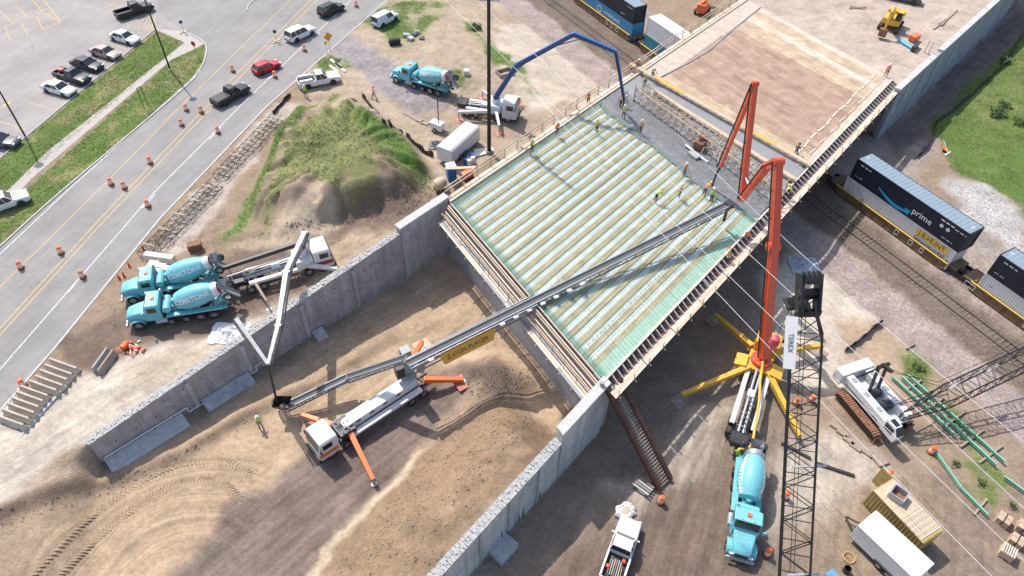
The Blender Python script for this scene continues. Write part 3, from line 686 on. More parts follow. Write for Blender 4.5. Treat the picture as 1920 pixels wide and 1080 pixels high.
# fresh concrete with a ragged front
m = MB(); N = 57; fr = [26.6+2.2*float(fbm(np.array([i*.5]), np.array([3.]), 2.2, 15)[0])+(0 if i*.5 < 22 else (i*.5-22)*.28) for i in range(N)]
rows = 12
for j in range(rows+1):
    for i in range(N):
        u = j/rows; s = fr[i]+(33.0-fr[i])*u; t = .15+i*.4982
        zz = 7.80+.19*min(1, u*5)+(.05*random.random() if u < .55 else 0)+(.07 if .50 < u < .62 else 0)
        m.v.append(tuple(DP(s, t, zz)))
m.f = [(j*N+i, j*N+i+1, (j+1)*N+i+1, (j+1)*N+i) for j in range(rows) for i in range(N-1)]; m.m = [0]*len(m.f)
B(m, 'wet_concrete', M_wet, smooth=True)
m = MB()
m.add([DP(33, .15, 7.985), DP(38.2, .15, 7.985), DP(41.6, 28.1, 7.985), DP(33, 28.1, 7.985), DP(33, .15, 7.6), DP(38.2, .15, 7.6), DP(41.6, 28.1, 7.6), DP(33, 28.1, 7.6)], [(0, 1, 2, 3), (7, 6, 5, 4), (0, 3, 7, 4), (2, 1, 5, 6), (0, 4, 5, 1), (2, 6, 7, 3)])
B(m, 'screeded_concrete', M_fin)
m = MB(); m.add([DP(38.2, 0, 7.99), DP(69.6, 0, 7.99), DP(69.6, 28.2, 7.99), DP(41.6, 28.2, 7.99), DP(38.2, 0, 7.6), DP(69.6, 0, 7.6), DP(69.6, 28.2, 7.6), DP(41.6, 28.2, 7.6)], [(0, 1, 2, 3), (7, 6, 5, 4), (0, 3, 7, 4), (2, 1, 5, 6), (0, 4, 5, 1), (2, 6, 7, 3)])
B(m, 'cured_slab', M_dry)
ns = 16
for k in range(ns):
    m = MB(); nn = 26; s_lo = 39.2+k*1.9; s_hi = s_lo+2.1
    for j in range(4):
        for i in range(nn):
            t = 3.0+(24.3)*i/(nn-1); sk = .12*t*(1-k/ns)
            s = s_lo+(s_hi-s_lo)*j/3+sk+.12*math.sin(i*1.3+k)
            m.v.append(tuple(DP(min(s, 69.3), t+.15*random.random(), 8.0+.012*(k % 3)+.035*random.random())))
    m.f = [(j*nn+i, j*nn+i+1, (j+1)*nn+i+1, (j+1)*nn+i) for j in range(3) for i in range(nn-1)]; m.m = [0]*len(m.f)
    B(m, 'burlap_strip', M_bur[[0, 1, 1, 1, 3, 1, 1, 3, 1, 1, 1, 0, 0, 2, 0, 2][k]], smooth=True)
m = MB(); P = [DP(39.9, 2.8, 8.05), DP(46, 3.6, 8.05), DP(51.5, 4.0, 8.05), DP(60, 3.3, 8.05), DP(69.4, 2.9, 8.05)]; m.path(P, .13, 6); B(m, 'sheet_edge_roll', M_concd)
m = MB(); P = [DP(42.5+i*2.2, 25.9+.15*math.sin(i*2), 8.06) for i in range(13)]
for a, b2 in zip(P[:-1], P[1:]): m.bar(a, a.lerp(b2, .8), .22, .1)
B(m, 'hold_down_board', M_woodp)
for i in range(9):
    m = MB(); s = 41+i*3.1; m.bar(DP(s, 27.0+.3*random.random(), 8.03), DP(s+1.9, 27.1+.3*random.random(), 8.03), .12, .06); B(m, 'loose_board', M_woodp)
# right edge: screed rail, brackets, catwalk
m = MB(); m.bar(DP(0, 28.35, 8.06), DP(69.6, 28.35, 8.06), .16, .16); m.bar(DP(0, 28.24, 7.85), DP(69.6, 28.24, 7.85), .06, .4); B(m, 'screed_rail', M_woodp)
brk = MB(); brk.bar(DP(0, 28.4, 7.98)-DP(0, 28.4, 0), DP(0, 29.35, 7.72)-DP(0, 28.4, 0), .10, .16); brk.bar(DP(0, 28.5, 7.3)-DP(0, 28.4, 0), DP(0, 29.3, 7.66)-DP(0, 28.4, 0), .07, .1)
b0 = None
for i in range(88):
    if b0 is None: b0 = brk.obj('overhang_bracket', mat('bracket', (.46, .40, .38), .7, var=.2)); o = b0
    else: o = b0.copy(); col.objects.link(o)
    kid(o, bridge); o.location = DP(.4+i*.79, 28.4, 0)
m = MB(); slab(m, 0, 69.6, 28.42, 29.3, 7.28, 7.34); B(m, 'soffit_ply', mat('soffit', (.20, .13, .12), .9, var=.3))
for i in range(14):
    for k in range(3):
        m = MB(); slab(m, i*4.97+.03, i*4.97+4.9, 29.36+k*.27, 29.36+k*.27+.25, 7.60+.01*k, 7.65+.01*k+.008*(i % 3)); B(m, 'walkway_plank', [M_woodp, M_wood, M_woodp][(i+k) % 3])
for i in range(29):
    m = MB(); a = DP(.5+i*2.4, 30.1, 7.3); m.bar(a, a+Vector((0, 0, 1.0)), .07, .07); m.bar(DP(.5+i*2.4, 29.3, 7.55), DP(.5+i*2.4, 30.5, 7.55), .09, .1); B(m, 'walkway_post', M_woodd)
# left edge: kerb boards and guard rail
m = MB(); m.bar(DP(0, -.18, 7.98), DP(69.6, -.18, 7.98), .25, .35); B(m, 'kerb_form', M_woodp)
m = MB(); slab(m, 0, 38, -.32, -.75, 7.45, 7.5); B(m, 'soffit_ply', MATS['soffit'])
for i in range(17):
    m = MB(); slab(m, i*4.1+.03, i*4.1+4.05, -.78, -1.35, 7.62, 7.72); B(m, 'walkway_plank', M_woodp if i % 3 else M_wood)
for i in range(60):
    m = MB(); m.bar(DP(.3+i*1.15, -.33, 7.75), DP(.3+i*1.15, -.80, 7.68), .16, .1); B(m, 'overhang_joist', M_woodd)
for i in range(29):
    m = MB(); a = DP(.6+i*2.4, -1.5, 7.4); m.bar(a, a+Vector((0, 0, 1.75)), .1, .1); B(m, 'guard_post', M_woodd)
for z in (8.55, 9.05):
    for i in range(14):
        m = MB(); m.bar(DP(i*4.9, -1.43, z), DP(i*4.9+4.9, -1.43, z+.03*(i % 2)), .06, .14); B(m, 'guard_rail', M_wood if i % 2 else M_woodp)
# near abutment, its wall and the formwork in front
m = MB(); slab(m, -.3, 1.4, -.3, 28.6, -.5, 6.9); slab(m, -.05, 1.0, .0, 28.2, 6.9, 7.48); B(m, 'abutment', M_concd)
m = MB(); slab(m, 68.6, 70.0, -1, 30.2, -.5, 7.5); B(m, 'abutment', M_concd)
M_rstub = mat('rebar_rust', (.25, .09, .06), .8, var=.3)
m = MB()
for i in range(150): t = .3+i*.187; m.bar(DP(-.22, t, 7.3), DP(-.22, t, 8.0), .05, .05); m.bar(DP(-.34, t, 7.3), DP(-.34, t, 7.9), .05, .05)
tag(B(m, 'rebar_stubs', M_rstub, fix=False), kind='stuff')
for s, z, mt_, wd in ((-.08, 8.0, M_woodp, .08), (-.48, 7.93, M_woodp, .1), (-.62, 7.7, M_wood, .1), (-.95, 7.35, M_woodp, .12), (-1.12, 7.0, M_wood, .12)):
    for k in range(6):
        m = MB(); m.bar(DP(s, .1+k*4.7, z), DP(s, .1+k*4.7+4.66, z+.02*(k % 2)), wd, .16); B(m, 'form_waler', mt_)
for k in range(6):
    for j in range(3):
        m = MB(); slab(m, -1.3-j*.29, -1.56-j*.29, .1+k*4.7, .1+k*4.7+4.65, 6.5-.02*j, 6.56-.02*j+.006*k); B(m, 'scaffold_plank', [M_woodp, M_concd, M_woodp][(j+k) % 3])
for k in range(15):
    m = MB(); a = DP(-1.55, .6+k*1.95, 6.1); m.bar(a, a+Vector((0, 0, 1.7)), .07); m.bar(DP(-.4, .6+k*1.95, 6.4), DP(-2.4, .6+k*1.95, 6.4), .09, .12); B(m, 'scaffold_post', M_woodd)
for k in range(6):
    m = MB(); m.bar(DP(-1.58, .1+k*4.7, 7.5), DP(-1.58, 4.75+k*4.7, 7.5), .05, .12); B(m, 'scaffold_rail', M_woodp)
# piers under the deck, two rows
for s in (24.5, 44.0):
    for t in (3, 10, 17, 24):
        m = MB(); m.tube(DP(s, t, -.3), DP(s, t, 5.4), .55, n=16); B(m, 'pier_column', M_concd, smooth=True)
    m = MB(); slab(m, s-.7, s+.7, .8, 27.4, 5.4, 6.24); B(m, 'pier_cap', M_concd)
# ---------------------------------------------------------------- paving machine and work bridges on the deck
def truss(root, name, P0, P1, dep, wid, n, mt_, r=.05, wdir=None):
    d = (P1-P0); L = d.length; u = d/L; sd = (wdir or u.cross(Z3)).normalized()
    cs = [Vector((0, 0, 0)), sd*wid, sd*wid+Z3*dep, Z3*dep]
    for c in cs: m = MB(); m.bar(P0+c, P1+c, r*1.6, r*1.6); kid(m.obj('chord', mt_), root)
    m = MB()
    for i in range(n):
        a = P0+u*(L*i/n); b2 = P0+u*(L*(i+1)/n)
        for c0, c1 in ((0, 3), (1, 2)): m.bar(a+cs[c0], a+cs[c1], r); m.bar(a+cs[c0 if i % 2 else c1], b2+cs[c1 if i % 2 else c0], r)
        for c0, c1 in ((0, 1), (3, 2)): m.bar(a+cs[c0], a+cs[c1], r); m.bar(a+cs[c0], b2+cs[c1], r)
    kid(m.obj(name, mt_), root)
M_rlat = mat('paver_lattice', (.40, .29, .19), .75, var=.3, scale=3, c2=(.56, .44, .32))
pv = thing('bridge_paver', 'rusty lattice deck paving machine spanning the wet concrete', 'paving machine', DP(32, 14, 8))
truss(pv, 'lattice', DP(32.4, 3.6, 8.75), DP(32.9, 28.6, 8.75), 1.1, 1.9, 22, M_rlat, .06, wdir=-DU*-1)
m = MB(); c = DP(32.9, 16.0, 8.6); m.box(c, (1.6, 1.2, .9), 0, (0, 0, R(50))); m.box(c+Vector((.2, .3, .7)), (.9, .7, .5), 0, (0, 0, R(50))); m.tube(c+Vector((-.3, 0, .4)), c+Vector((-.3, 0, 1.2)), .08); kid(m.obj('carriage', M_rust, bevel=.03), pv)
m = MB(); c = DP(30.9, 16.4, 8.22); m.box(c, (1.5, .8, .35), 0, (0, 0, R(-57))); kid(m.obj('screed_pan', M_concd, bevel=.03), pv)
m = MB(); m.tube(DP(31.4, 14.5, 8.22), DP(31.4, 18.5, 8.22), .16, n=10); kid(m.obj('roller', M_steel), pv)
m = MB(); rr_ = random.Random(4)
for i in range(170):
    t0 = rr_.uniform(4, 28); a = DP(32.0+rr_.uniform(0, 2.6), t0, 8.6+rr_.uniform(0, 1.3)); m.bar(a, a+DU*rr_.uniform(-.9, .9)+DV*rr_.uniform(-.5, .9)+Z3*rr_.uniform(-.4, .4), .06, .05)
tag(kid(m.obj('lumber_bracing', M_wood), pv), kind='stuff')
for t_, s_ in ((3.4, 32.4), (28.5, 32.9)):
    for ds in (0, 1.9):
        m = MB(); a = DP(s_+ds, t_, 8.15); m.bar(a, a+Vector((0, 0, 2.3)), .12); m.tube(a+DV*-.1, a+DV*.1, .16, n=10); kid(m.obj('leg', M_rlat), pv)
m = MB(); a = DP(30, 3.0, 8.0)
for i in range(5): m.bar(DP(29.5+i*.5, 2.6, 8.0), DP(29.6+i*.5, 2.6, 9.5), .06); m.bar(DP(29.5+i*.5, 2.6, 9.4-.2*i), DP(30+i*.5, 2.6, 8.2), .05)
kid(m.obj('end_frame', M_rlat), pv)
for (sa, ta, sb, tb, mm, nm, lb) in ((35.6, 4.4, 37.6, 28.4, M_wood, 'plank_work_bridge', 'long timber plank work bridge beside the paving machine'), (37.3, -2.2, 41.5, 28.4, M_yellow, 'yellow_work_bridge', 'yellow work bridge along the edge of the burlap covered deck')):
    wb = thing(nm, lb, 'work bridge', DP(sa, ta, 8.0))
    truss(wb, 'lattice', DP(sa, ta, 8.35), DP(sb, tb, 8.35), .2, .75, 24, M_wood, .035, wdir=DU)
    for k in range(6):
        m = MB(); a = DP(sa, ta, 8.58).lerp(DP(sb, tb, 8.58), k/6); b2 = DP(sa, ta, 8.58).lerp(DP(sb, tb, 8.58), (k+1)/6-.003); m.bar(a+DU*.38, b2+DU*.38, .5, .05); kid(m.obj('plank', M_wood if nm[0] == 'p' else (M_yellow if k % 3 == 1 else M_wood)), wb)
    for u_ in (.02, .98):
        m = MB(); a = DP(sa, ta, 8.0).lerp(DP(sb, tb, 8.0), u_); m.bar(a, a+Vector((0, 0, .3)), .2); m.bar(a+DU*.75, a+DU*.75+Vector((0, 0, .3)), .2); kid(m.obj('wheel_mount', M_dsteel), wb)
# ---------------------------------------------------------------- retaining walls
def wall_mat(name, c, c2, sx=3.0, sz=1.5):
    m = mat(name, c, .85, var=.1, scale=.8, c2=c2, bump=.25, bscale=12)
    t = m.node_tree; b = t.nodes['Principled BSDF']; src = b.inputs['Base Color'].links[0].from_socket
    g = t.nodes.new('ShaderNodeNewGeometry'); mp = t.nodes.new('ShaderNodeMapping'); mp.inputs['Scale'].default_value = (1.6, 1.6, .16); n = t.nodes.new('ShaderNodeTexNoise'); n.inputs['Scale'].default_value = 1.0; n.inputs['Detail'].default_value = 8; n.inputs['Roughness'].default_value = .7
    t.links.new(g.outputs['Position'], mp.inputs[0]); t.links.new(mp.outputs[0], n.inputs['Vector'])
    r = t.nodes.new('ShaderNodeMapRange'); r.inputs[1].default_value = .35; r.inputs[2].default_value = .65; r.inputs[3].default_value = .78; r.inputs[4].default_value = 1.14; t.links.new(n.outputs['Fac'], r.inputs[0])
    v = t.nodes.new('ShaderNodeVectorMath'); v.operation = 'SCALE'; t.links.new(src, v.inputs[0]); t.links.new(r.outputs[0], v.inputs['Scale']); t.links.new(v.outputs[0], b.inputs['Base Color'])
    return m
M_lw = [wall_mat('wall_mauve_%d' % i, c, c2) for i, (c, c2) in enumerate((((.37, .335, .335), (.45, .41, .41)), ((.35, .325, .33), (.42, .395, .40)), ((.39, .35, .345), (.47, .43, .42))))]
M_lwg = wall_mat('wall_grey', (.40, .395, .40), (.50, .49, .49))
M_rwl = [wall_mat('wall_pale_%d' % i, c, c2) for i, (c, c2) in enumerate((((.47, .47, .47), (.57, .57, .56)), ((.44, .445, .45), (.54, .54, .53)), ((.50, .50, .49), (.60, .59, .57))))]
M_cap = mat('rough_cap', (.41, .405, .395), .95, var=.25, scale=6, bump=1.0, bscale=9)
def ragged(m, P, wdt, zs, seed, jag=.18):
    "rough top course of broken edge blocks along points P"
    rr = random.Random(seed)
    for a, b2 in zip(P[:-1], P[1:]):
        d = (b2-a); n = Vector((-d.y, d.x, 0)).normalized()
        for sg in (-1, 0, 1):
            c = (a+b2)/2+n*sg*wdt/3+d*rr.uniform(-.3, .3); h = .10+rr.random()*jag
            m.box(c+Vector((0, 0, h/2)), (d.length*rr.uniform(.7, 1.3), wdt/2.6, h), 0, (0, 0, math.atan2(d.y, d.x)+rr.uniform(-.1, .1)))
lw = thing('retaining_wall', 'long mauve concrete retaining wall dotted with square anchor plates', 'wall', LW0)
def LP(a, n=0, z=0): return LW0+LWD*a+LWN*n+Vector((0, 0, z))
joints = [0, 4.6, 9.2, 15.0, 21.8, 28.3, 34.8]
for k in range(6):
    a0, a1 = joints[k], joints[k+1]
    nrow = 5
    for j in range(nrow):
        m = MB(); z0a, z0b = -.3+(lw_top(a0)+.3)*j/nrow, -.3+(lw_top(a1)+.3)*j/nrow; z1a, z1b = -.3+(lw_top(a0)+.3)*(j+1)/nrow-.012, -.3+(lw_top(a1)+.3)*(j+1)/nrow-.012
        off = .006*((j*3+k*5) % 4)
        ring = lambda a, zl_, zh: [LP(a, -.32-off, zl_), LP(a, -.32-off, zh), LP(a, .33, zh), LP(a, .33, zl_)]
        m.loft([ring(a0+.012, z0a, z1a), ring(a1-.012, z0b, z1b)]); kid(m.obj('wall_panel', M_lw[(k*2+j) % 3]), lw)
for a in (9.2, 15.0, 21.8, 28.3):
    m = MB(); m.box(LP(a, -.40, lw_top(a)/2-.1), (.42, .2, lw_top(a)-.5), 0, (0, 0, R(45.4))); kid(m.obj('joint_post', M_lwg, bevel=.02), lw)
m = MB(); m.loft([[LP(a, -.36, -.3), LP(a, -.36, z), LP(a, .36, z), LP(a, .36, -.3)] for a, z in ((34.85, 7.35), (LWL+.6, 7.95))]); kid(m.obj('wing_panel', M_lwg), lw)
m = MB(); m.loft([[LP(a, -.5, z), LP(a, -.5, z+.35), LP(a, .5, z+.35), LP(a, .5, z)] for a, z in ((34.7, 7.36), (LWL+.5, 7.96))]); kid(m.obj('coping', M_conc, bevel=.03), lw)
m = MB(); ragged(m, [LP(a, 0, lw_top(a)-.02) for a in np.arange(0, 34.7, .17)], .8, 0, 3, .10); tag(kid(m.obj('rough_cap', M_cap), lw), kind='stuff')
pl = MB(); pl.box((0, 0, 0), (.30, .08, .30)); pl.box((0, -.05, 0), (.16, .08, .16), 1)
p0 = None; M_plate = mat('anchor_plate', (.62, .62, .62), .6, var=.1)
for a in np.arange(1.3, 34.5, 1.85):
    top = lw_top(a); nr = max(1, int(top/1.35))
    for j in range(nr):
        aa = a+(.55 if j % 2 else 0)
        if min(abs(aa-x) for x in joints) < .4: continue
        if p0 is None: p0 = pl.obj('anchor_plate', [M_plate, M_black]); o = p0
        else: o = p0.copy(); col.objects.link(o)
        kid(o, lw); o.location = LP(aa, -.40, .75+j*1.35); o.rotation_euler = (0, 0, R(45.4))
for k, (a0, a1, dep) in enumerate(((.2, 7.6, 1.5), (9.6, 14.7, 1.3), (22.2, 23.4, 1.2))):
    m = MB(); m.loft([[LP(a, -.42, -.3), LP(a, -.42, .75), LP(a, -.42-dep, .12), LP(a, -.42-dep, -.3)] for a in (a0, a1)]); kid(m.obj('footing_slab', M_conc if k == 0 else M_lwg, bevel=.03), lw)
m = MB(); m.path([LP(.3, -.52, 1.0), LP(8.2, -.52, 1.0), LP(8.2, -.52, .25), LP(15.5, -.6, .25), LP(15.5, -.6, .95), LP(17, -.6, .95)], .06, 8); kid(m.obj('drain_pipe', M_refl), lw)
# right wing wall
rw = thing('retaining_wall', 'pale concrete wing wall with coping, running from the bridge corner past the white pickup', 'wall', DP(0, 28.45, 0))
def RP(s, n, z): return DP(s, 28.45+n, z)
segs = [0.4, -2.6, -6.3, -9.2, -13.0, -16.5, -20.5, -24.5, -29.0]
for k in range(len(segs)-1):
    s0, s1 = segs[k], segs[k+1]; hi = k < 2
    T0 = 7.75+.05*s0 if hi else rw_top(s0); T1 = 7.75+.05*s1 if hi else rw_top(s1)
    nr = 4
    for j in range(nr):
        m = MB(); off = .012*((k*2+j) % 3)
        m.loft([[RP(s+e, -.35, -.3+(T+.3)*j/nr), RP(s+e, .35+off, -.3+(T+.3)*j/nr), RP(s+e, .35+off, -.3+(T+.3)*(j+1)/nr-.01), RP(s+e, -.35, -.3+(T+.3)*(j+1)/nr-.01)] for s, T, e in ((s0, T0, -.012), (s1, T1, .012))])
        kid(m.obj('wall_panel', M_rwl[(k+(j//2)) % 3]), rw)
for s in segs[2:-1]:
    m = MB(); m.box(RP(s, .42, rw_top(s)/2), (.16, .16, rw_top(s)-.1), 0, (0, 0, R(50.5))); kid(m.obj('joint_post', M_concd, bevel=.02), rw)
m = MB(); m.loft([[RP(s, -.5, z), RP(s, .5, z), RP(s, .5, z+.32), RP(s, -.5, z+.32)] for s, z in ((.5, 7.78), (-6.3, 7.44))]); kid(m.obj('coping', M_conc, bevel=.03), rw)
m = MB(); ragged(m, [RP(s, 0, rw_top(s)-.02) for s in np.arange(-6.4, -29, -.17)], .85, 0, 5, .09); tag(kid(m.obj('rough_cap', M_cap), rw), kind='stuff')
m = MB(); m.tube(RP(-.4, 0, 8.0), RP(-.4, 0, 8.55), .2, n=12); kid(m.obj('pipe_stub', M_concd, smooth=True), rw)
m = MB(); m.box(RP(-14.2, 1.1, .3), (2.2, 1.6, .9), 0, (0, 0, R(50.5))); kid(m.obj('footing_slab', M_rwl[1], bevel=.05), rw)
# far wall
fw = thing('retaining_wall', 'tall blue grey panel wall in shade beyond the tracks', 'wall', FW0)
M_fw = [wall_mat('wall_skyshade_%d' % i, c, c2) for i, (c, c2) in enumerate((((.27, .31, .35), (.33, .37, .41)), ((.25, .29, .33), (.31, .35, .39))))]  # the blue cast of sky shade is put into the panel colours
M_fj = wall_mat('wall_skyshade_light', (.36, .40, .44), (.42, .46, .49))  # paler joints, tinted with the same painted shade blue
def FP(a, n, z): return FW0+FWD*a+Vector((FWD.y, -FWD.x, 0))*n+Vector((0, 0, z))
fj = [-1.2, 2.6, 8.5, 14.5, 22, 30, 38, 46, 54]
for k in range(len(fj)-1):
    nr = 5
    for j in range(nr):
        m = MB(); off = .015*((k+j*2) % 3); z0 = -.3+8.2*j/nr; z1 = -.3+8.2*(j+1)/nr-.012
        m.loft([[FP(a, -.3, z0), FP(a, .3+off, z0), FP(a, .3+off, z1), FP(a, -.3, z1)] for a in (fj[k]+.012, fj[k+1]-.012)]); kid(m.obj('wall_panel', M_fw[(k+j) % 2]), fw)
for a in fj[1:-1]:
    m = MB(); m.box(FP(a, .36, 3.9), (.55, .16, 7.6), 0, (0, 0, math.atan2(FWD.y, FWD.x))); kid(m.obj('joint_post', M_fj, bevel=.02), fw)
for k in range(14):
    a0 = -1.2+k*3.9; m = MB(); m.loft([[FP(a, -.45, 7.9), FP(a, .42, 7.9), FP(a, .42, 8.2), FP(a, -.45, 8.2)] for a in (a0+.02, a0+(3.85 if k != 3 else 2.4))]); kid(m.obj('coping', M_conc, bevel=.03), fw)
# ---------------------------------------------------------------- railway
M_tie = mat('sleeper_wood', (.16, .125, .10), .95, var=.3, scale=3)
M_rail = mat('rail_steel', (.42, .38, .35), .35, .8, var=.15); M_railside = mat('rail_rust', (.16, .10, .075), .8, var=.2)
def TP(L, n, z): return RAIL0+RDIR*L-RNL*n+Vector((0, 0, z))      # n metres beyond the near rail
tie0 = None
for name, c0 in (('railway_track', .72), ('railway_track', 5.9)):
    tr = thing(name, None, None, TP(0, c0, 0)); tag(tr, kind='structure')
    for sg in (-.7175, .7175):
        m = MB(); m.bar(TP(-160, c0+sg, .27), TP(220, c0+sg, .27), .14, .10, 1); m.bar(TP(-160, c0+sg, .33), TP(220, c0+sg, .33), .075, .05, 0); kid(m.obj('rail', [M_rail, M_railside]), tr)
    for i in range(285):
        if tie0 is None:
            m = MB(); m.box((0, 0, 0), (.24, 2.6, .18)); tie0 = m.obj('sleeper', M_tie, bevel=.015); o = tie0
        else: o = tie0.copy(); col.objects.link(o)
        kid(o, tr); o.location = TP(-40+i*.56, c0+random.uniform(-.05, .05), .105); o.rotation_euler = (0, 0, math.atan2(RDIR.y, RDIR.x)+random.uniform(-.02, .02))
RANG = math.atan2(RDIR.y, RDIR.x)
M_navy = mat('container_navy', (.012, .018, .035), .5, var=.15, dirt=.05); M_croof = mat('container_roof', (.27, .34, .39), .45, .2, var=.1)
M_cwhite = mat('container_white', (.66, .66, .66), .5, var=.08, dirt=.15); M_cblue = mat('container_blue', (.05, .25, .44), .5, var=.1, dirt=.08); M_cyan = mat('logo_cyan', (.02, .33, .62), .5, var=.05)
M_well = mat('well_car_paint', (.15, .085, .04), .7, var=.3, scale=2, dirt=.5); M_welly = mat('well_car_yellow', (.75, .48, .07), .6, var=.15)
def corrugated(m, P, du, dn, h, n, amp=.04, mi=0):
    "vertical corrugated sheet: P start corner, du length vector, dn outward unit, height h"
    L = du.length; u = du/L; pts = []
    for i in range(n):
        a = L*i/n; w_ = L/n
        pts += [(a, 0), (a+w_*.35, 0), (a+w_*.5, -amp), (a+w_*.85, -amp)]
    pts.append((L, 0))
    b = len(m.v)
    for a, d in pts: m.v += [tuple(P+u*a+dn*d), tuple(P+u*a+dn*d+Vector((0, 0, h)))]
    for i in range(len(pts)-1): m.f.append((b+2*i, b+2*i+2, b+2*i+3, b+2*i+1)); m.m.append(mi)
def container(label, L, z, Lc, side, roof, ribs=56, ends=None, group=None, Hc=2.9, cat='container', nearend=False):
    "local: x along the train (towards the lower right), y to the far side; near side is -y"
    c = thing('shipping_container', label, cat, TP(Lc, 5.9, z), RANG, group)
    w_, X1 = 2.6, L/2
    m = MB(); corrugated(m, Vector((-X1+.12, -1.27, .12)), Vector((L-.24, 0, 0)), Vector((0, -1, 0)), Hc-.24, ribs); m.obj('side_wall', side, c, fix=False)
    m = MB(); corrugated(m, Vector((-X1+.12, 1.27, .12)), Vector((L-.24, 0, 0)), Vector((0, 1, 0)), Hc-.24, ribs); m.obj('side_wall', side, c, fix=False)
    m = MB(); n = ribs
    for i in range(n):
        a = -X1+.1+(L-.2)*i/n; wq = (L-.2)/n
        m.box((a+wq*.5, 0, Hc-.03-(.025 if i % 2 else 0)), (wq, 2.5, .04))
    m.obj('roof', roof, c, fix=False)
    m = MB()
    for sx in (-1, 1):
        for sy in (-1, 1): m.box((sx*(X1-.07), sy*1.22, Hc/2), (.16, .16, Hc))
        m.box((sx*(X1-.06), 0, Hc-.08), (.14, 2.4, .16)); m.box((sx*(X1-.06), 0, .08), (.14, 2.4, .16))
    for sy in (-1, 1): m.box((0, sy*1.24, Hc-.07), (L-.3, .1, .13)); m.box((0, sy*1.24, .07), (L-.3, .1, .13))
    m.obj('frame', side, c)
    for sx in (-1, 1):
        m = MB(); m.box((sx*(X1-.1), 0, Hc/2), (.06, 2.3, Hc-.3))
        if sx > 0:
            for y in (-.85, -.35, .35, .85): m.tube((X1-.03, y, .25), (X1-.03, y, Hc-.25), .03, n=6)
            for y in (-.6, .6): m.box((X1-.05, y, 1.3), (.05, .5, .06)); m.box((X1-.05, y, 1.9), (.05, .3, .2))
        m.obj('end_door' if sx > 0 else 'end_wall', side, c)
    m = MB(); m.box((0, 0, .1), (L-.3, 2.4, .1)); m.obj('floor', M_dsteel, c)
    return c
def stencils(c, X0, z, n, w_=.10, h=.12, gap=.16, mt_=None):
    m = MB()
    for i in range(n):
        if i % 4 == 3: continue
        m.box((X0+i*gap, -1.30, z), (w_, .01, h))
    m.obj('stencil_text', mt_ or M_refl, c)
def LofPx(px, py, z): return (G(px, py, z)-RAIL0).dot(RDIR)
side_rot = Euler((R(90), 0, 0))
def prime_box(label, Lc, z=3.3):
    c = container(label, 16.15, z, Lc, M_navy, M_croof, 58)
    m = MB(); pts = []
    for i in range(25):
        u = i/24; x = -3.9+4.6*u; zc = 1.55-1.15*math.sin(math.pi*(.10+.62*u)); th = .04+.17*math.sin(math.pi*min(1, u*.62+.12))
        pts.append((x, zc, th))
    for (x0, z0, t0), (x1, z1, t1) in zip(pts[:-1], pts[1:]): m.add([(x0, -1.305, z0-t0), (x1, -1.305, z1-t1), (x1, -1.305, z1+t1), (x0, -1.305, z0+t0)], [(0, 1, 2, 3)])
    m.add([(.15, -1.306, .98), (.95, -1.306, 1.0), (.75, -1.306, .25), (.58, -1.306, .30), (.68, -1.306, .80), (.15, -1.306, .82)], [(0, 5, 4, 1), (1, 4, 3, 2)])
    m.obj('smile_arrow', M_cyan, c, fix=False)
    text('prime', 1.15, M_refl, c, (2.45, -1.31, 1.25), side_rot, ext=.002)
    stencils(c, 4.6, 2.45, 12, .13, .16); stencils(c, 6.5, 2.35, 9, .10, .14); stencils(c, 5.6, .55, 9, .09, .12); stencils(c, -7.2, 2.4, 10, .1, .15); stencils(c, -7.4, .7, 8, .08, .1)
    m = MB()
    for x in (4.9, 5.75): m.add([(x-.3, -1.305, 1.75), (x, -1.305, 1.45), (x+.3, -1.305, 1.75), (x, -1.305, 2.05)], [(0, 1, 2, 3)])
    m.obj('diamond_placard', M_cwhite, c, fix=False)
    for x in (-7.5, 7.5): text('53', .5, M_refl, c, (x, 0, 2.93), (0, 0, R(90)), 'roof_number', ext=.002)
    return c
LA = (LofPx(1596.5, 302.6, 6.2)+LofPx(1799.6, 449, 6.2))/2
LB = LofPx(1838, 497, 6.2)+16.15/2
prime_box('navy container with blue smile arrow stacked on the container lettered Intermodal', LA)
prime_box('navy container with grey roof stacked on the well car behind the coupling', LB)
c = container('white ribbed container with yellow lettering low in the well car', 16.15, .40, LA-.2, M_cwhite, M_cwhite, 58)
m = MB(); m.box((5.1, -1.315, 2.15), (4.3, .01, .85)); m.obj('name_panel', M_welly, c); text('J.B.HUNT', 1.0, M_dsteel, c, (5.1, -1.325, 2.15), side_rot, ext=.002, sx=.9); text('Intermodal', 1.0, M_dsteel, c, (5.1, -1.31, 1.2), side_rot, ext=.002, sx=.95)
c = container('white ribbed container low in the well car behind the coupling', 16.15, .40, LB-.1, M_cwhite, M_cwhite, 58)
stencils(c, -7.0, 1.8, 4, .08, .1, mt_=M_dsteel)
LC = LofPx(1200, 12, 6.2)-16.15/2
c = container('black container on top of the light blue container', 16.15, 3.3, LC, M_navy, M_croof, 50); stencils(c, 6.2, 2.4, 9); stencils(c, 4.8, .7, 6)
c = container('light blue container under the black one', 16.15, .40, LC+.15, M_cblue, M_cblue, 40)
text('C.R.ENGLAND', .75, M_refl, c, (2.2, -1.31, 1.75), side_rot, ext=.002); m = MB(); m.lathe([(.62, 0), (.62, .01), (.5, .012), (.5, 0)], 20, Matrix.Translation((-1.5, -1.31, 1.75)) @ Matrix.Rotation(R(90), 4, 'X'), cap=False); m.obj('ring_emblem', M_refl, c)
LD = LofPx(1205, 60, 3.3)+12.3/2+.6
c = container('plain white container with an orange end frame on the teal container', 12.2, 3.3, LD+.1, M_cwhite, M_white, 30)
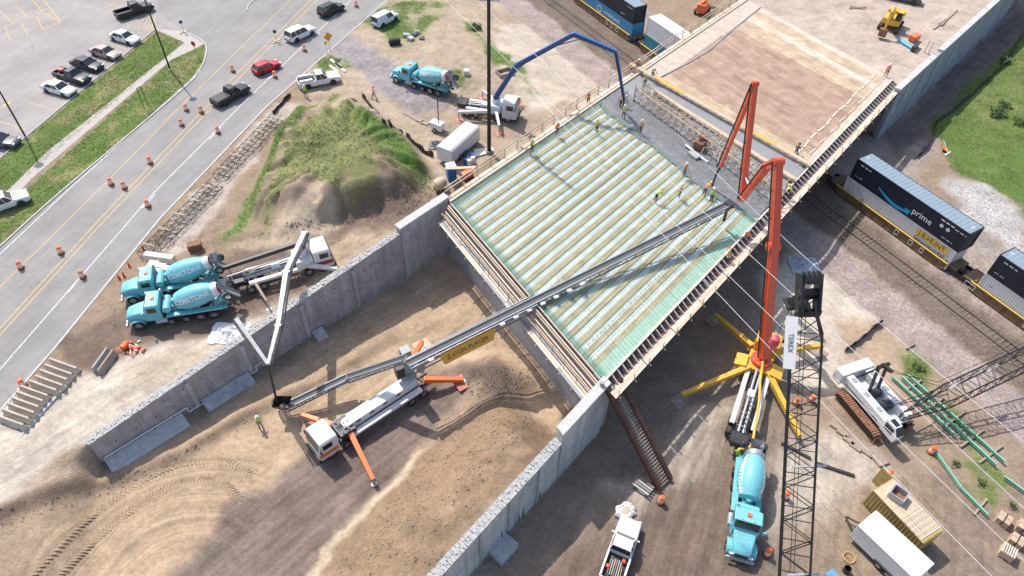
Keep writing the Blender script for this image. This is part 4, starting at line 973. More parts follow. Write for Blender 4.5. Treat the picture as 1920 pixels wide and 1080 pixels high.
m = MB(); m.box((-6.1, 0, 2.86), (.12, 2.62, .12)); m.box((-6.1, -1.25, 1.45), (.12, .12, 2.8)); m.obj('end_trim', M_welly, c)
stencils(c, -3.5, 1.6, 4, .3, .05, .36, M_steel)
c = container('teal blue container under the plain white one', 12.2, .40, LD, mat('container_teal', (.03, .22, .32), .5, var=.1, dirt=.1), M_cblue, 30)
def well_car(label, L0, L1, marks=()):
    t_ = thing('well_car', label, 'rail car', TP((L0+L1)/2, 5.9, 0), RANG, 'well cars of the container train'); hL = (L1-L0)/2
    for sy in (-1, 1):
        m = MB(); m.box((0, sy*1.45, .85), (2*hL-2.6, .1, 1.0)); m.box((0, sy*1.47, .38), (2*hL-3, .2, .12)); m.obj('side_sill', M_well, t_)
        m = MB(); m.box((0, sy*1.47, 1.40), (2*hL-2.4, .16, .08)); m.obj('top_chord', M_welly, t_)
        for i in range(int(hL*2/1.9)):
            x = -hL+1.6+i*1.9
            if x < hL-1.4: m = MB(); m.box((x, sy*1.53, .86), (.12, .06, .9)); m.obj('side_rib', M_well, t_)
    m = MB(); m.box((0, 0, .3), (2*hL-3, 2.7, .12)); m.obj('well_floor', M_dsteel, t_)
    for sx in (-1, 1):
        m = MB(); m.box((sx*(hL-.9), 0, 1.15), (1.7, 2.4, .2)); m.box((sx*(hL-1.5), 0, 1.4), (.2, 2.7, .5)); m.box((sx*(hL-.2), 0, .95), (.9, .5, .35)); m.obj('end_platform', M_well, t_, bevel=.02)
        m = MB()
        for dx in (-.85, .85):
            for sy in (-1, 1): m.tube((sx*(hL-.5)+dx, sy*.66, .83), (sx*(hL-.5)+dx, sy*.80, .83), .44, n=18)
            m.tube((sx*(hL-.5)+dx, -.8, .83), (sx*(hL-.5)+dx, .8, .83), .09, n=8)
        for sy in (-1, 1): m.box((sx*(hL-.5), sy*1.0, .85), (2.3, .2, .35))
        m.obj('bogie', M_dsteel, t_)
    m = MB()
    for x, w_ in marks:
        for (dx, dz, a, b2) in ((0, .3, w_, .06), (0, -.3, w_, .06), (-w_/2, 0, .06, .6), (w_/2, 0, .06, .6)): m.box((x+dx, -1.57, .88+dz), (a, .02, b2))
    if marks: m.obj('stencil_mark', M_refl, t_)
    return t_
well_car('rusty yellow well car carrying the container lettered prime', LA-10.4, LA+9.0, ((1.5, .5), (3.6, .5), (5.2, .4)))
well_car('rusty yellow well car behind the coupling, carrying the last navy container', LA+9.8, LA+29.5, ((-8.5, 1.2), (-1.5, .5)))
well_car('rusty yellow well car under the light blue container beside the bridge', LC-10.3, LC+9.2, ((2.0, .6), (3.4, .8), (5.0, .9)))
well_car('rusty yellow well car under the teal container, partly hidden by the bridge', LC+10.0, LC+25.5)
# ---------------------------------------------------------------- wheels, cars
def wheel(parent, x, y, r, w_, tyre_m=None, rim_m=None, n=18, dual=False, part='wheel'):
    "wheel > tyre, rim ; axle along y"
    e = MB(); Mx = Matrix.Translation((x, y, r)) @ Matrix.Rotation(R(90), 4, 'X')
    h = w_/2
    e.lathe([(r*.62, -h), (r*.93, -h), (r, -h*.6), (r, h*.6), (r*.93, h), (r*.62, h)], n, Mx, cap=False)
    wo = e.obj(part, tyre_m or M_rubber, parent, smooth=True)
    k = MB(); sg = 1 if y > 0 else -1
    k.lathe([(r*.63, -h*.7), (r*.63, h*.7)], n, Mx); k.lathe([(r*.25, 0), (r*.2, h*.95)], 10, Mx @ Matrix.Rotation(R(180) if sg > 0 else 0, 4, 'X'))
    k.obj('rim', rim_m or M_rim, wo); return wo
def paint(name, c, **k): return mat('paint_'+name, c, .35, 0, var=.05, coat=.25, spec=.35, dirt=k.get('dirt', .06))
M_light = mat('headlight', (.8, .82, .85), .15, var=.05); M_tail = mat('taillight', (.5, .02, .02), .3, var=.1); M_plast = mat('black_plastic', (.03, .03, .032), .6, var=.2)
def car_parts(t_, L, Wd, H, kind, pm, dark_roof=False):
    hw = Wd/2; X1 = L/2; gr = .22 if kind in ('sedan', 'hatch') else .34
    belt = {'sedan': .62, 'hatch': .60, 'suv': .58, 'pickup': .58, 'van': .56}[kind]*H
    hood = {'sedan': .60, 'hatch': .60, 'suv': .60, 'pickup': .60, 'van': .58}[kind]*H
    r = .33 if kind in ('sedan', 'hatch') else .40
    def ring(x, w_, z0, z1, cr=.04):
        return [(x, -w_*.90, z0), (x, -w_, z0+.35*(z1-z0)), (x, -w_*.985, z0+.72*(z1-z0)), (x, -w_*.90, z1), (x, -w_*.45, z1+cr), (x, w_*.45, z1+cr), (x, w_*.90, z1), (x, w_*.985, z0+.72*(z1-z0)), (x, w_, z0+.35*(z1-z0)), (x, w_*.90, z0)]
    rear_z = {'sedan': belt*.98, 'hatch': belt, 'suv': belt, 'van': belt, 'pickup': belt}[kind]
    secs = [(-X1, hw*.82, gr+.18, rear_z*.86), (-X1+.08, hw*.93, gr+.04, rear_z*.95), (-X1+.5, hw, gr, rear_z), (-L*.18, hw, gr-.02, belt), (L*.12, hw, gr-.02, belt), (L*.22, hw, gr, hood*1.0), (X1-.55, hw*.97, gr, hood*.93), (X1-.14, hw*.88, gr+.05, hood*.84), (X1, hw*.70, gr+.14, hood*.68)]
    if kind == 'pickup': secs = [(-L*.07, hw, gr, belt)]+secs[4:]
    m = MB(); m.loft([ring(*s) for s in secs]); m.obj('body', pm, t_, smooth=True)
    # glasshouse
    cx = {'sedan': (-.36, -.20, .06, .22), 'hatch': (-.47, -.36, .04, .21), 'suv': (-.48, -.42, .08, .20), 'van': (-.49, -.46, .14, .27), 'pickup': (-.075, -.055, .10, .22)}[kind]
    b0, r0, r1, b1 = [c*L for c in cx]; bw = hw*.91; rw_ = hw*.74
    zb = belt-.02
    base = [(b0, -bw, zb), (b1, -bw*.96, zb), (b1, bw*.96, zb), (b0, bw, zb)]; top = [(r0, -rw_, H-.05), (r1, -rw_, H-.05), (r1, rw_, H-.05), (r0, rw_, H-.05)]
    m = MB(); m.loft([base, top]); m.obj('window_glass', M_glass, t_)
    m = MB(); m.loft([[(r0-.06, -rw_-.03, H-.07), (r1+.06, -rw_-.03, H-.07), (r1+.06, rw_+.03, H-.07), (r0-.06, rw_+.03, H-.07)], [(r0, -rw_*.96, H-.01), (r1, -rw_*.96, H-.01), (r1, rw_*.96, H-.01), (r0, rw_*.96, H-.01)], [(r0+.3, -rw_*.7, H+.015), (r1-.3, -rw_*.7, H+.015), (r1-.3, rw_*.7, H+.015), (r0+.3, rw_*.7, H+.015)]]); m.obj('roof', M_black if dark_roof else pm, t_, smooth=True)
    m = MB()
    mids = {'sedan': (.45,), 'hatch': (.42, .75), 'suv': (.40, .68), 'van': (.25, .5, .72), 'pickup': (.5,)}[kind]
    for sy in (-1, 1):
        for (a, b2) in ((base[0 if sy < 0 else 3], top[0 if sy < 0 else 3]), (base[1 if sy < 0 else 2], top[1 if sy < 0 else 2])): m.bar(a, b2, .09, .07)
        for u in mids:
            a = Vector(base[0 if sy < 0 else 3]).lerp(Vector(base[1 if sy < 0 else 2]), 1-u); b2 = Vector(top[0 if sy < 0 else 3]).lerp(Vector(top[1 if sy < 0 else 2]), 1-u); m.bar(a, b2, .09, .05)
        if kind == 'van':
            q = [Vector(base[0 if sy < 0 else 3]), Vector(base[0 if sy < 0 else 3]).lerp(Vector(base[1 if sy < 0 else 2]), .62), Vector(top[0 if sy < 0 else 3]).lerp(Vector(top[1 if sy < 0 else 2]), .66), Vector(top[0 if sy < 0 else 3])]
            o_ = Vector((0, sy*.015, 0)); m.add([p+o_ for p in q], [(0, 1, 2, 3)])
    tag(m.obj('pillar', pm, t_), kind='stuff')
    wx = (L*.30, -L*.29)
    for x in wx:
        for sy in (-1, 1):
            wheel(t_, x, sy*(hw-.11), r, .24)
            m = MB(); m.lathe([(r*1.18, 0), (r*1.18, .02)], 18, Matrix.Translation((x, sy*(hw-.005)-(.01 if sy > 0 else -.01), r+.02)) @ Matrix.Rotation(R(90), 4, 'X')); m.obj('wheel_arch', M_plast, t_)
    for sy in (-1, 1):
        m = MB(); m.box((X1-.16, sy*hw*.68, hood*.80), (.22, .36, .15), 0, (0, 0, -sy*.35)); m.obj('headlight', M_light, t_)
        m = MB(); m.box((-X1+.05, sy*hw*.76, rear_z*.82), (.1, .24, .2)); m.obj('taillight', M_tail, t_)
        m = MB(); m.box((b1-.25, sy*(hw+.09), belt+.05), (.1, .2, .14)); m.obj('mirror', pm, t_)
        for x in (b1-.9, b1-1.8): m = MB(); m.box((x, sy*(hw+.006), belt-.13), (.16, .02, .035)); m.obj('door_handle', M_plast, t_)
    m = MB(); m.box((X1-.03, 0, gr+.16), (.1, hw*1.3, .16)); m.obj('grille', M_plast, t_); m = MB(); m.box((-X1+.02, 0, gr+.13), (.12, hw*1.6, .15)); m.obj('rear_bumper', M_plast, t_)
    if kind == 'pickup':
        xa, xb = -X1+.04, -L*.07-.01; zf = gr+.28; zt = belt
        m = MB(); m.box(((xa+xb)/2, 0, zf), (xb-xa, Wd-.3, .05)); m.obj('bed_floor', M_plast, t_)
        m = MB()
        for sy in (-1, 1): m.box(((xa+xb)/2, sy*(hw-.09), (gr+zt)/2), (xb-xa, .16, zt-gr))
        m.box((xb-.04, 0, (zf+zt)/2), (.08, Wd-.3, zt-zf)); m.obj('bed_side', pm, t_, bevel=.03)
        m = MB(); m.box((xa+.02, 0, (zf+zt)/2-.02), (.09, Wd-.34, zt-zf)); m.obj('tailgate', pm, t_, bevel=.02)
    return t_
def head(pa, pb, z):
    a = G(*pa, z); b2 = G(*pb, z); return math.atan2((b2-a).y, (b2-a).x)
def car(name, label, kind, L, Wd, H, pm, rear, front, z=ZP, cat='car', group=None, sc=1.0, **k):
    "rear/front: pixels of the two ends of the car at mid height"
    a = G(*rear, z+.6); b2 = G(*front, z+.6); c = (a+b2)/2; c.z = z+.022
    t_ = thing(name, label, cat, c, math.atan2((b2-a).y, (b2-a).x), group, sc)
    return car_parts(t_, L, Wd, H, kind, pm, **k)
P_white = paint('white', (.78, .78, .78)); P_black = paint('black', (.015, .015, .017)); P_green = paint('dark_green', (.03, .045, .04)); P_navy = paint('dark_blue', (.02, .024, .035)); P_tan = paint('champagne', (.38, .33, .28)); P_red = paint('red', (.50, .012, .03)); P_grey = paint('grey', (.10, .11, .125)); P_lblue = paint('van_blue', (.62, .72, .76))
PK = 'cars parked along the lawn'
car('parked_sedan', 'white sedan parked beside the dark green pickup', 'sedan', 4.9, 1.85, 1.45, P_white, (82, 158), (140, 174), group=PK, sc=1.06)
t_ = car('parked_pickup', 'dark green pickup with red cargo parked between two sedans', 'pickup', 5.4, 1.85, 1.7, P_green, (103, 134), (170, 153), cat='pickup', group=PK, sc=1.08)
m = MB(); m.box((-2.0, .2, .95), (.7, .6, .35), 0, (0, 0, .3)); m.obj('cargo', M_red, t_)
car('parked_sedan', 'dark blue sedan parked between the green pickup and the champagne sedan', 'sedan', 4.9, 1.85, 1.45, P_navy, (136, 113), (191, 128), group=PK, sc=1.06)
car('parked_sedan', 'champagne coloured sedan parked beside the dark blue sedan', 'sedan', 4.8, 1.82, 1.42, P_tan, (172, 91), (224, 106), group=PK, sc=1.06)
car('parked_sedan', 'white sedan with a dark sunroof parked nearest the hatched bay', 'sedan', 4.9, 1.85, 1.45, P_white, (208, 63), (260, 78), group=PK, sc=1.06)
car('parked_pickup', 'black pickup with an open bed parked beside the yellow hatched bay', 'pickup', 5.9, 2.0, 1.9, P_black, (218, 30), (285, 10), cat='pickup', group=PK, sc=1.05)
car('parked_sedan', 'dark grey sedan parked alone by the lamp post', 'sedan', 4.9, 1.85, 1.45, P_grey, (-30, 262), (26, 266), group=PK, sc=1.06)
car('parked_pickup', 'white pickup standing on the grass verge by the kerb', 'pickup', 5.8, 2.0, 1.85, P_white, (-25, 392), (34, 372), cat='pickup')
RD = 'traffic on the road'
car('pickup', 'black pickup with a covered bed driving past the barrels', 'pickup', 5.9, 2.0, 1.9, P_black, (405, 193), (460, 164), cat='pickup', group=RD)
m = MB(); m.box((-1.65, 0, 1.13), (2.3, 1.75, .06)); m.obj('bed_cover', P_black, bpy.data.objects['pickup'])
car('hatchback', 'red hatchback driving behind the white sport utility', 'hatch', 4.3, 1.78, 1.5, P_red, (481, 133), (518, 118), group=RD)
car('sport_utility', 'white sport utility vehicle driving up the road', 'suv', 5.2, 2.0, 1.9, P_white, (541, 74), (585, 54), group=RD)
car('sport_utility', 'black sport utility vehicle driving up the road', 'suv', 4.9, 1.95, 1.8, P_black, (602, 27), (640, 10), group=RD)
car('van', 'white and pale blue van parked on the dirt beyond the gravel drive', 'van', 5.0, 1.95, 1.95, P_lblue, (704, 46), (740, 28), cat='van')
t_ = car('work_pickup', 'white work pickup with tool boxes beside the road sign', 'pickup', 6.2, 2.05, 1.95, P_white, (558, 158), (637, 143), cat='pickup')
m = MB(); m.box((-1.9, .72, 1.25), (1.9, .4, .3)); m.box((-1.9, -.72, 1.25), (1.9, .4, .3)); m.obj('tool_box', M_white, t_, bevel=.03)
p_ = G(1165, 1030, .8); hd = head((1146, 1085), (1180, 985), .8)
t_ = thing('work_pickup', 'white pickup with tools and red cans in its bed beside the white sack', 'pickup', (p_.x, p_.y, 0), hd); car_parts(t_, 5.9, 2.05, 1.9, 'pickup', P_white)
for i in range(7): m = MB(); m.bar((-2.6+.2*random.random(), -.6+i*.18, 1.0), (-1.0-.5*random.random(), -.5+i*.17, 1.05+.1*random.random()), .07, .05); m.obj('timber', [M_woodd, M_wood, M_steel][i % 3], t_)
for q in ((-1.9, .6), (-1.0, -.5), (-2.5, -.6)): m = MB(); m.box((q[0], q[1], 1.0), (.3, .25, .35)); m.obj('fuel_can', M_red, t_, bevel=.03)
# ---------------------------------------------------------------- concrete mixers
def mixer(label, rear, front, z, sc=1.0):
    a = G(*rear, z+1.2); b2 = G(*front, z+1.2); c = (a+b2)/2; c.z = z
    t_ = thing('mixer_truck', label, 'mixer truck', c, math.atan2((b2-a).y, (b2-a).x), 'teal concrete mixers', sc)
    # origin mid-length; front bumper at x=+5, rear wheels of the booster about -5
    m = MB()
    for sy in (-1, 1): m.box((-.2, sy*.42, .95), (9.6, .12, .28))
    for x in (-3.5, -1.5, .5, 2.5): m.box((x, 0, .95), (.15, .8, .2))
    m.box((-.4, 0, .72), (1.2, 1.9, .5)); m.obj('chassis', M_dsteel, t_)
    def ring(x, w_, z0, z1, c_=.12): return [(x, -w_, z0), (x, -w_, z1-c_), (x, -w_+c_, z1), (x, w_-c_, z1), (x, w_, z1-c_), (x, w_, z0)]
    m = MB(); m.loft([ring(3.15, .95, 1.0, 2.05), ring(4.0, .85, 1.0, 1.92), ring(4.75, .72, .95, 1.74), ring(5.0, .62, .85, 1.45)]); m.obj('hood', M_teal, t_, smooth=True)
    m = MB(); m.loft([ring(1.55, 1.12, 1.0, 2.95, .1), ring(1.7, 1.15, 1.0, 3.02, .1), ring(2.75, 1.15, 1.0, 3.02, .1), ring(3.0, 1.10, 1.0, 2.2, .05), ring(3.2, 1.05, 1.0, 2.0, .05)]); cab = m.obj('cab', M_teal, t_, smooth=True)
    m = MB(); m.add([(2.80, -.98, 2.92), (3.03, -1.0, 2.22), (3.03, 1.0, 2.22), (2.80, .98, 2.92)], [(0, 1, 2, 3)]); 
    m.box((2.95, 0, 2.55), (.05, 2.0, .62), 0, (0, -.30, 0)); m.obj('windscreen', M_glass, cab)
    for sy in (-1, 1):
        m = MB(); m.box((2.25, sy*1.155, 2.42), (.85, .02, .62)); m.obj('side_window', M_glass, cab)
        m = MB(); m.box((2.25, sy*1.16, 1.55), (1.1, .02, .9)); m.obj('door', M_teal, cab, bevel=.005)
        m = MB(); m.box((3.05, sy*1.45, 2.35), (.12, .28, .45)); m.bar((2.9, sy*1.1, 2.2), (3.05, sy*1.4, 2.3), .04); m.obj('mirror', M_teal, cab)
        m = MB(); pts = []
        for i in range(9):
            an = math.pi*i/8; pts.append((4.05+.72*math.cos(an), .62+.66*math.sin(an)))
        for (x0, z0), (x1, z1) in zip(pts[:-1], pts[1:]): m.add([(x0, sy*.72, z0), (x1, sy*.72, z1), (x1, sy*1.24, z1-.03), (x0, sy*1.24, z0-.03)], [(0, 1, 2, 3)])
        m.obj('fender', M_teal, t_, smooth=True)
        m = MB(); m.box((4.93, sy*.82, 1.12), (.14, .3, .22)); m.obj('headlight', M_light, t_)
        m = MB(); m.tube((2.3, sy*1.05, .78), (1.2, sy*1.05, .78), .30, n=14); m.obj('fuel_tank', M_steel, t_, smooth=True)
        m = MB(); m.box((-1.55, sy*.98, 1.38), (5.4, .52, .07)); m.box((-1.55, sy*1.23, 1.32), (5.4, .04, .18)); m.obj('side_deck', M_teal, t_)
    m = MB(); m.tube((1.42, -.95, 1.0), (1.42, -.95, 3.25), .09, n=10); m.obj('exhaust_stack', M_steel, t_)
    m = MB(); m.box((4.98, 0, 1.2), (.08, 1.1, .55)); m.obj('grille', M_dsteel, t_); m = MB(); m.box((5.08, 0, .72), (.18, 2.3, .30)); m.obj('bumper', M_steel, t_, bevel=.04)
    m = MB(); m.box((2.1, 0, 3.07), (.3, .35, .12)); m.obj('beacon', M_orange, cab)
    for y in (-.5, -.25, 0, .25, .5): m = MB(); m.box((2.62, y, 3.04), (.1, .1, .07)); m.obj('marker_light', M_orange if abs(y) > .3 else M_light, cab)
    m = MB(); Mx = Matrix.Translation((1.0, 0, 1.95)) @ Matrix.Rotation(R(90), 4, 'X'); m.lathe([(.2, -1.0), (.40, -.92), (.42, -.6), (.42, .6), (.40, .92), (.2, 1.0)], 18, Mx); m.obj('water_tank', M_teal, t_, smooth=True)
    m = MB(); m.box((.35, 0, 1.5), (.7, .9, .9)); m.tube((.3, 0, 1.9), (.3, 0, 2.5), .25, n=10); m.obj('drum_drive', M_teald, t_, bevel=.04)
    p0 = Vector((.15, 0, 2.05)); p1 = Vector((-4.25, 0, 3.05)); ax = (p1-p0).normalized(); Ld = (p1-p0).length
    Mx = Matrix.Translation(p0) @ ax.to_track_quat('Z', 'Y').to_matrix().to_4x4()
    m = MB(); prof = [(.15, -.02), (.55, 0), (.85, .18), (1.05, .8), (1.16, 1.4), (1.17, 2.3), (1.05, 3.0), (.86, 3.6), (.70, 4.05)]; m.lathe(prof, 36, Mx); dr = m.obj('drum', M_teal, t_, smooth=True)
    m = MB(); m.lathe([(.73, 3.95), (.76, 4.0), (.76, 4.3), (.60, 4.55)], 30, Mx, cap=False); m.obj('drum_ring', M_white if z > 1 else M_steel, dr, smooth=True)
    m = MB(); m.lathe([(.58, 4.50), (.30, 4.2), (.05, 4.1)], 24, Mx, cap=False); m.obj('drum_mouth', mat('mouth_red', (.55, .10, .06), .7, var=.2), dr)
    def wrap(sgn):
        def f(co):
            r_ = float(np.interp(2.0-co.x*sgn*0+co.x*-sgn, [0, .8, 1.4, 2.3, 3.0, 3.6, 4.05], [.85, 1.05, 1.16, 1.17, 1.05, .86, .70]))+.012+co.z
            an = co.y/1.12+R(28)
            zax = 2.0-co.x*sgn
            loc = Mx @ Vector((0, 0, zax)); up = Mx.to_3x3() @ Vector((0, 1, 0))
            sidev = Vector((0, -sgn, 0)); upv = ax.cross(Vector((0, 1, 0))); upv = upv if upv.z > 0 else -upv
            return loc+(sidev*math.cos(an)+upv*math.sin(an))*r_
        return f
    # the lettering reads from each side of the truck
    for sgn in (-1, 1): text('CEMSTONE', .66, M_refl, dr, (0, 0, 0), (0, 0, 0), wrap=wrap(sgn), ext=.004, sx=1.05)
    for sgn in (-1, 1):
        m = MB(); f = wrap(sgn)
        for i in range(14):
            a0, a1 = R(140+i*19), R(140+(i+1)*19); w0 = .06+.05*math.sin(math.pi*i/14)
            q = [Vector((math.cos(a)*rr-.1, math.sin(a)*rr, .002)) for a, rr in ((a0, .62-w0), (a1, .62-w0), (a1, .62+w0), (a0, .62+w0))]
            m.add([f(v) for v in q], [(0, 1, 2, 3)])
        m.obj('ring_emblem', mat('emblem', (.22, .50, .56), .5, var=.1), dr, fix=False)
    m = MB()
    for sy in (-1, 1): m.bar((-3.6, sy*.75, 1.2), (-4.2, sy*.45, 2.5), .14, .2); m.bar((-4.6, sy*.6, 1.2), (-4.5, sy*.5, 2.5), .12)
    m.box((-4.3, 0, 2.2), (.4, 1.3, .2)); m.box((-3.9, 0, 1.2), (1.5, 2.0, .4)); m.obj('rear_pedestal', M_teald, t_)
    m = MB(); m.loft([[(-4.35, -.55, 3.75), (-5.1, -.62, 3.7), (-5.1, .62, 3.7), (-4.35, .55, 3.75)], [(-4.55, -.3, 3.0), (-4.95, -.3, 2.9), (-4.95, .3, 2.9), (-4.55, .3, 3.0)]], cap=False); m.obj('hopper', M_steel, t_)
    m = MB()
    for i in range(6):
        an = math.pi*(1+i/5); y0, z0 = .28*math.cos(an), .28*math.sin(an)
    m.add([(-4.8, -.3, 2.75), (-4.8, .3, 2.75), (-6.0, .25, 1.55), (-6.0, -.25, 1.55), (-4.8, -.34, 3.0), (-4.8, .34, 3.0), (-6.0, .29, 1.8), (-6.0, -.29, 1.8)], [(0, 1, 2, 3), (0, 3, 7, 4), (1, 5, 6, 2)]); m.obj('chute', M_concd, t_)
    for sy in (-1, 1):
        w_ = wheel(t_, -5.1, sy*.95, .46, .30, part='booster_wheel'); w_.location = (0, 0, 2.15)
        m = MB(); m.bar((-3.9, sy*.6, 1.5), (-5.1, sy*.75, 2.6), .14, .18); m.obj('booster_arm', M_teald, t_)
    m = MB(); m.path([(-3.4, .9, 1.4), (-4.0, 1.0, 2.6), (-4.5, .95, 3.3)], .035, 6); m.path([(-3.7, .9, 1.4), (-4.3, 1.0, 2.5), (-4.7, .95, 3.2)], .035, 6)
    for i in range(5): m.bar((-3.45-i*.13, .93, 1.6+i*.32), (-3.75-i*.13, .93, 1.6+i*.32), .03)
    m.obj('ladder', M_steel, t_)
    for x, r_, w_ in ((4.05, .54, .36), (.95, .42, .28), (-.5, .42, .28), (-1.9, .52, .5), (-3.2, .52, .5)):
        for sy in (-1, 1): wheel(t_, x, sy*1.02, r_, w_)
    return t_
mixer('teal mixer truck standing against the cluster of white concrete blocks', (418, 512), (228, 545), ZP)
mixer('teal mixer truck standing between its twin and the mauve retaining wall', (428, 562), (245, 590), ZP)
mixer('teal mixer truck on the purple gravel drive backed to the blue boom pump', (852, 168), (736, 132), ZP)
mixer('teal mixer truck backed to the orange boom pump in the yard', (1408, 838), (1388, 1062), 0)
# ---------------------------------------------------------------- cab-over truck chassis used by the pumps and the belt conveyor
def cabover(t_, front, length, cabm=None, stripe=None, axles=(0, 1.5, 4.8, 6.2), deck=True):
    "front of the truck at x=front, runs back to x=front-length"
    m = MB()
    for sy in (-1, 1): m.box((front-length/2, sy*.45, .95), (length-.4, .14, .32))
    for i in range(int(length/1.6)): m.box((front-1-i*1.6, 0, .95), (.14, .9, .22))
    m.obj('chassis', M_dsteel, t_)
    f = front
    def ring(x, w_, z0, z1): return [(x, -w_, z0), (x, -w_, z1-.12), (x, -w_+.12, z1), (x, w_-.12, z1), (x, w_, z1-.12), (x, w_, z0)]
    m = MB(); m.loft([ring(f-2.1, 1.2, .75, 3.0), ring(f-1.9, 1.23, .7, 3.08), ring(f-.35, 1.23, .7, 3.08), ring(f-.08, 1.2, .7, 2.1), ring(f, 1.16, .7, 1.9)]); cab = m.obj('cab', cabm or M_white, t_, smooth=True)
    m = MB(); m.box((f-.17, 0, 2.48), (.05, 2.1, .85), 0, (0, -.28, 0)); m.obj('windscreen', M_glass, cab)
    for sy in (-1, 1):
        m = MB(); m.box((f-1.0, sy*1.235, 2.35), (.95, .02, .7)); m.obj('side_window', M_glass, cab)
        m = MB(); m.box((f-.2, sy*1.42, 2.3), (.12, .2, .55)); m.obj('mirror', M_plast, cab)
        m = MB(); m.box((f-.02, sy*.9, 1.05), (.08, .35, .2)); m.obj('headlight', M_light, cab)
        if stripe: m = MB(); m.box((f-1.0, sy*1.238, 1.35), (1.9, .02, .5)); m.obj('stripe', stripe, cab)
    m = MB(); m.box((f+.05, 0, .72), (.2, 2.45, .4)); m.box((f-.01, 0, 1.45), (.06, 1.6, .35)); m.obj('bumper', M_plast, cab, bevel=.03)
    for a in axles:
        for sy in (-1, 1): wheel(t_, f-1.25-a, sy*1.02, .52, .40 if a < 2 else .5)
    return cab
def seg(m, p, q, w0, w1, mi=0, hfac=1.25): m.bar(p, q, w0, w0*hfac, mi, w1, w1*hfac)
def boomset(t_, pts, widths, mt_, name='boom_section', hose=None, hm=None, knuckle=None, lag=.35):
    "pts in world; a box section per leg, a knuckle at each joint, the delivery pipe beside it"
    sd = (pts[-1]-pts[0]); sd = Vector((-sd.y, sd.x, 0)).normalized()
    if sd.y > .3: sd = -sd
    for i, (p, q) in enumerate(zip(pts[:-1], pts[1:])):
        m = MB(); seg(m, p, q, widths[i], widths[i+1]); o = kid(m.obj(name, mt_, bevel=.03), t_)
        if hose is not None:
            m = MB(); off = sd*(widths[i]*.5+.18); m.tube(p+off, q+off, .085, n=8)
            L = (q-p).length
            for k in range(1, max(2, int(L/2.5))): c = p.lerp(q, k/max(2, int(L/2.5))); m.bar(c, c+off, .07)
            kid(m.obj('delivery_pipe', hose), t_)
    for i, p in enumerate(pts[1:-1]):
        m = MB(); w_ = widths[i+1]; m.tube(p-sd*w_*.75, p+sd*w_*.75, w_*.62, n=14); kid(m.obj('knuckle', knuckle or mt_, smooth=True), t_)
        a = pts[i].lerp(p, .72); b2 = p.lerp(pts[i+2], .2); up = (p-(pts[i]+pts[i+2])/2); up = up.normalized() if up.length > .1 else Z3
        m = MB(); m.tube(a-up*.35, b2-up*.15, .09, n=8); kid(m.obj('cylinder', M_steel), t_)
def outrigger(t_, p, q, zb, w_, mt_, pad=None, foot=.75, name='outrigger'):
    m = MB(); m.bar(p, q, w_, w_*1.15, 0, w_*.72, w_*.8); o = kid(m.obj(name, mt_, bevel=.03), t_)
    m = MB(); m.tube(q, Vector((q.x, q.y, zb+.1)), .10, n=10); m.tube(Vector((q.x, q.y, zb+.12)), Vector((q.x, q.y, zb+.04)), .28, n=14); kid(m.obj('jack_leg', M_steel), t_)
    if pad is not None:
        m = MB(); m.box((q.x, q.y, zb+.02), (foot*1.6, foot*1.6, .12), 0, (0, 0, .6)); kid(m.obj('jack_pad', pad), t_)
def truck_thing(name, label, rear, front, z, cat):
    a = G(*rear, z+1.0); b2 = G(*front, z+1.0); c = (a+b2)/2; c.z = z
    t_ = thing(name, label, cat, c, math.atan2((b2-a).y, (b2-a).x)); return t_, (b2-a).length
def loc2w(t_, x, y, z): return t_.location+Euler(t_.rotation_euler).to_matrix() @ Vector((x, y, z))
def pump_deck(t_, f, Lt, decks=M_white, extra=True):
    "hopper, tanks and pipework behind the cab, local coords"
    m = MB(); m.loft([[(f-Lt+.1, -.85, 1.75), (f-Lt+1.5, -.85, 1.75), (f-Lt+1.5, .85, 1.75), (f-Lt+.1, .85, 1.75)], [(f-Lt+.3, -.5, .8), (f-Lt+1.3, -.5, .8), (f-Lt+1.3, .5, .8), (f-Lt+.3, .5, .8)]], cap=False); m.obj('hopper', M_dsteel, t_)
    m = MB(); m.box((f-Lt+.8, 0, 1.70), (1.3, 1.6, .05)); m.obj('hopper_grate', M_dsteel, t_)
    for sy in (-1, 1):
        m = MB(); m.box((f-Lt*.58, sy*1.0, 1.42), (Lt*.50, .42, .10)); m.box((f-Lt*.58, sy*1.21, 1.3), (Lt*.50, .05, .26)); m.obj('side_deck', decks, t_)
        m = MB(); m.tube((f-Lt+1.5, sy*.22, 1.45), (f-3.6, sy*.22, 1.65), .14, n=10); m.obj('pump_cylinder', M_steel, t_, smooth=True)
    m = MB(); m.box((f-Lt*.55, .1, 1.55), (.9, .7, .5)); m.obj('water_box', decks, t_, bevel=.04)
    m = MB(); m.box((f-Lt*.40, -.45, 1.5), (.7, .5, .45)); m.obj('oil_tank', M_dsteel, t_, bevel=.04)
    for i in range(9):
        m = MB(); x = f-Lt+1.8+i*.55; m.path([(x, -.6+.1*(i % 3), 1.3), (x+.4, -.1, 1.75), (x+.7, .5, 1.35)], .045, 6); m.obj('pipe', [M_steel, M_hose, M_rust][i % 3], t_)
    m = MB(); m.tube((f-Lt+.4, -.95, .9), (f-Lt+.4, -.95, 2.1), .05); m.tube((f-Lt+.4, .95, .9), (f-Lt+.4, .95, 2.1), .05); m.bar((f-Lt+.4, -.95, 2.1), (f-Lt+.4, .95, 2.1), .06); m.obj('splash_frame', M_dsteel, t_)
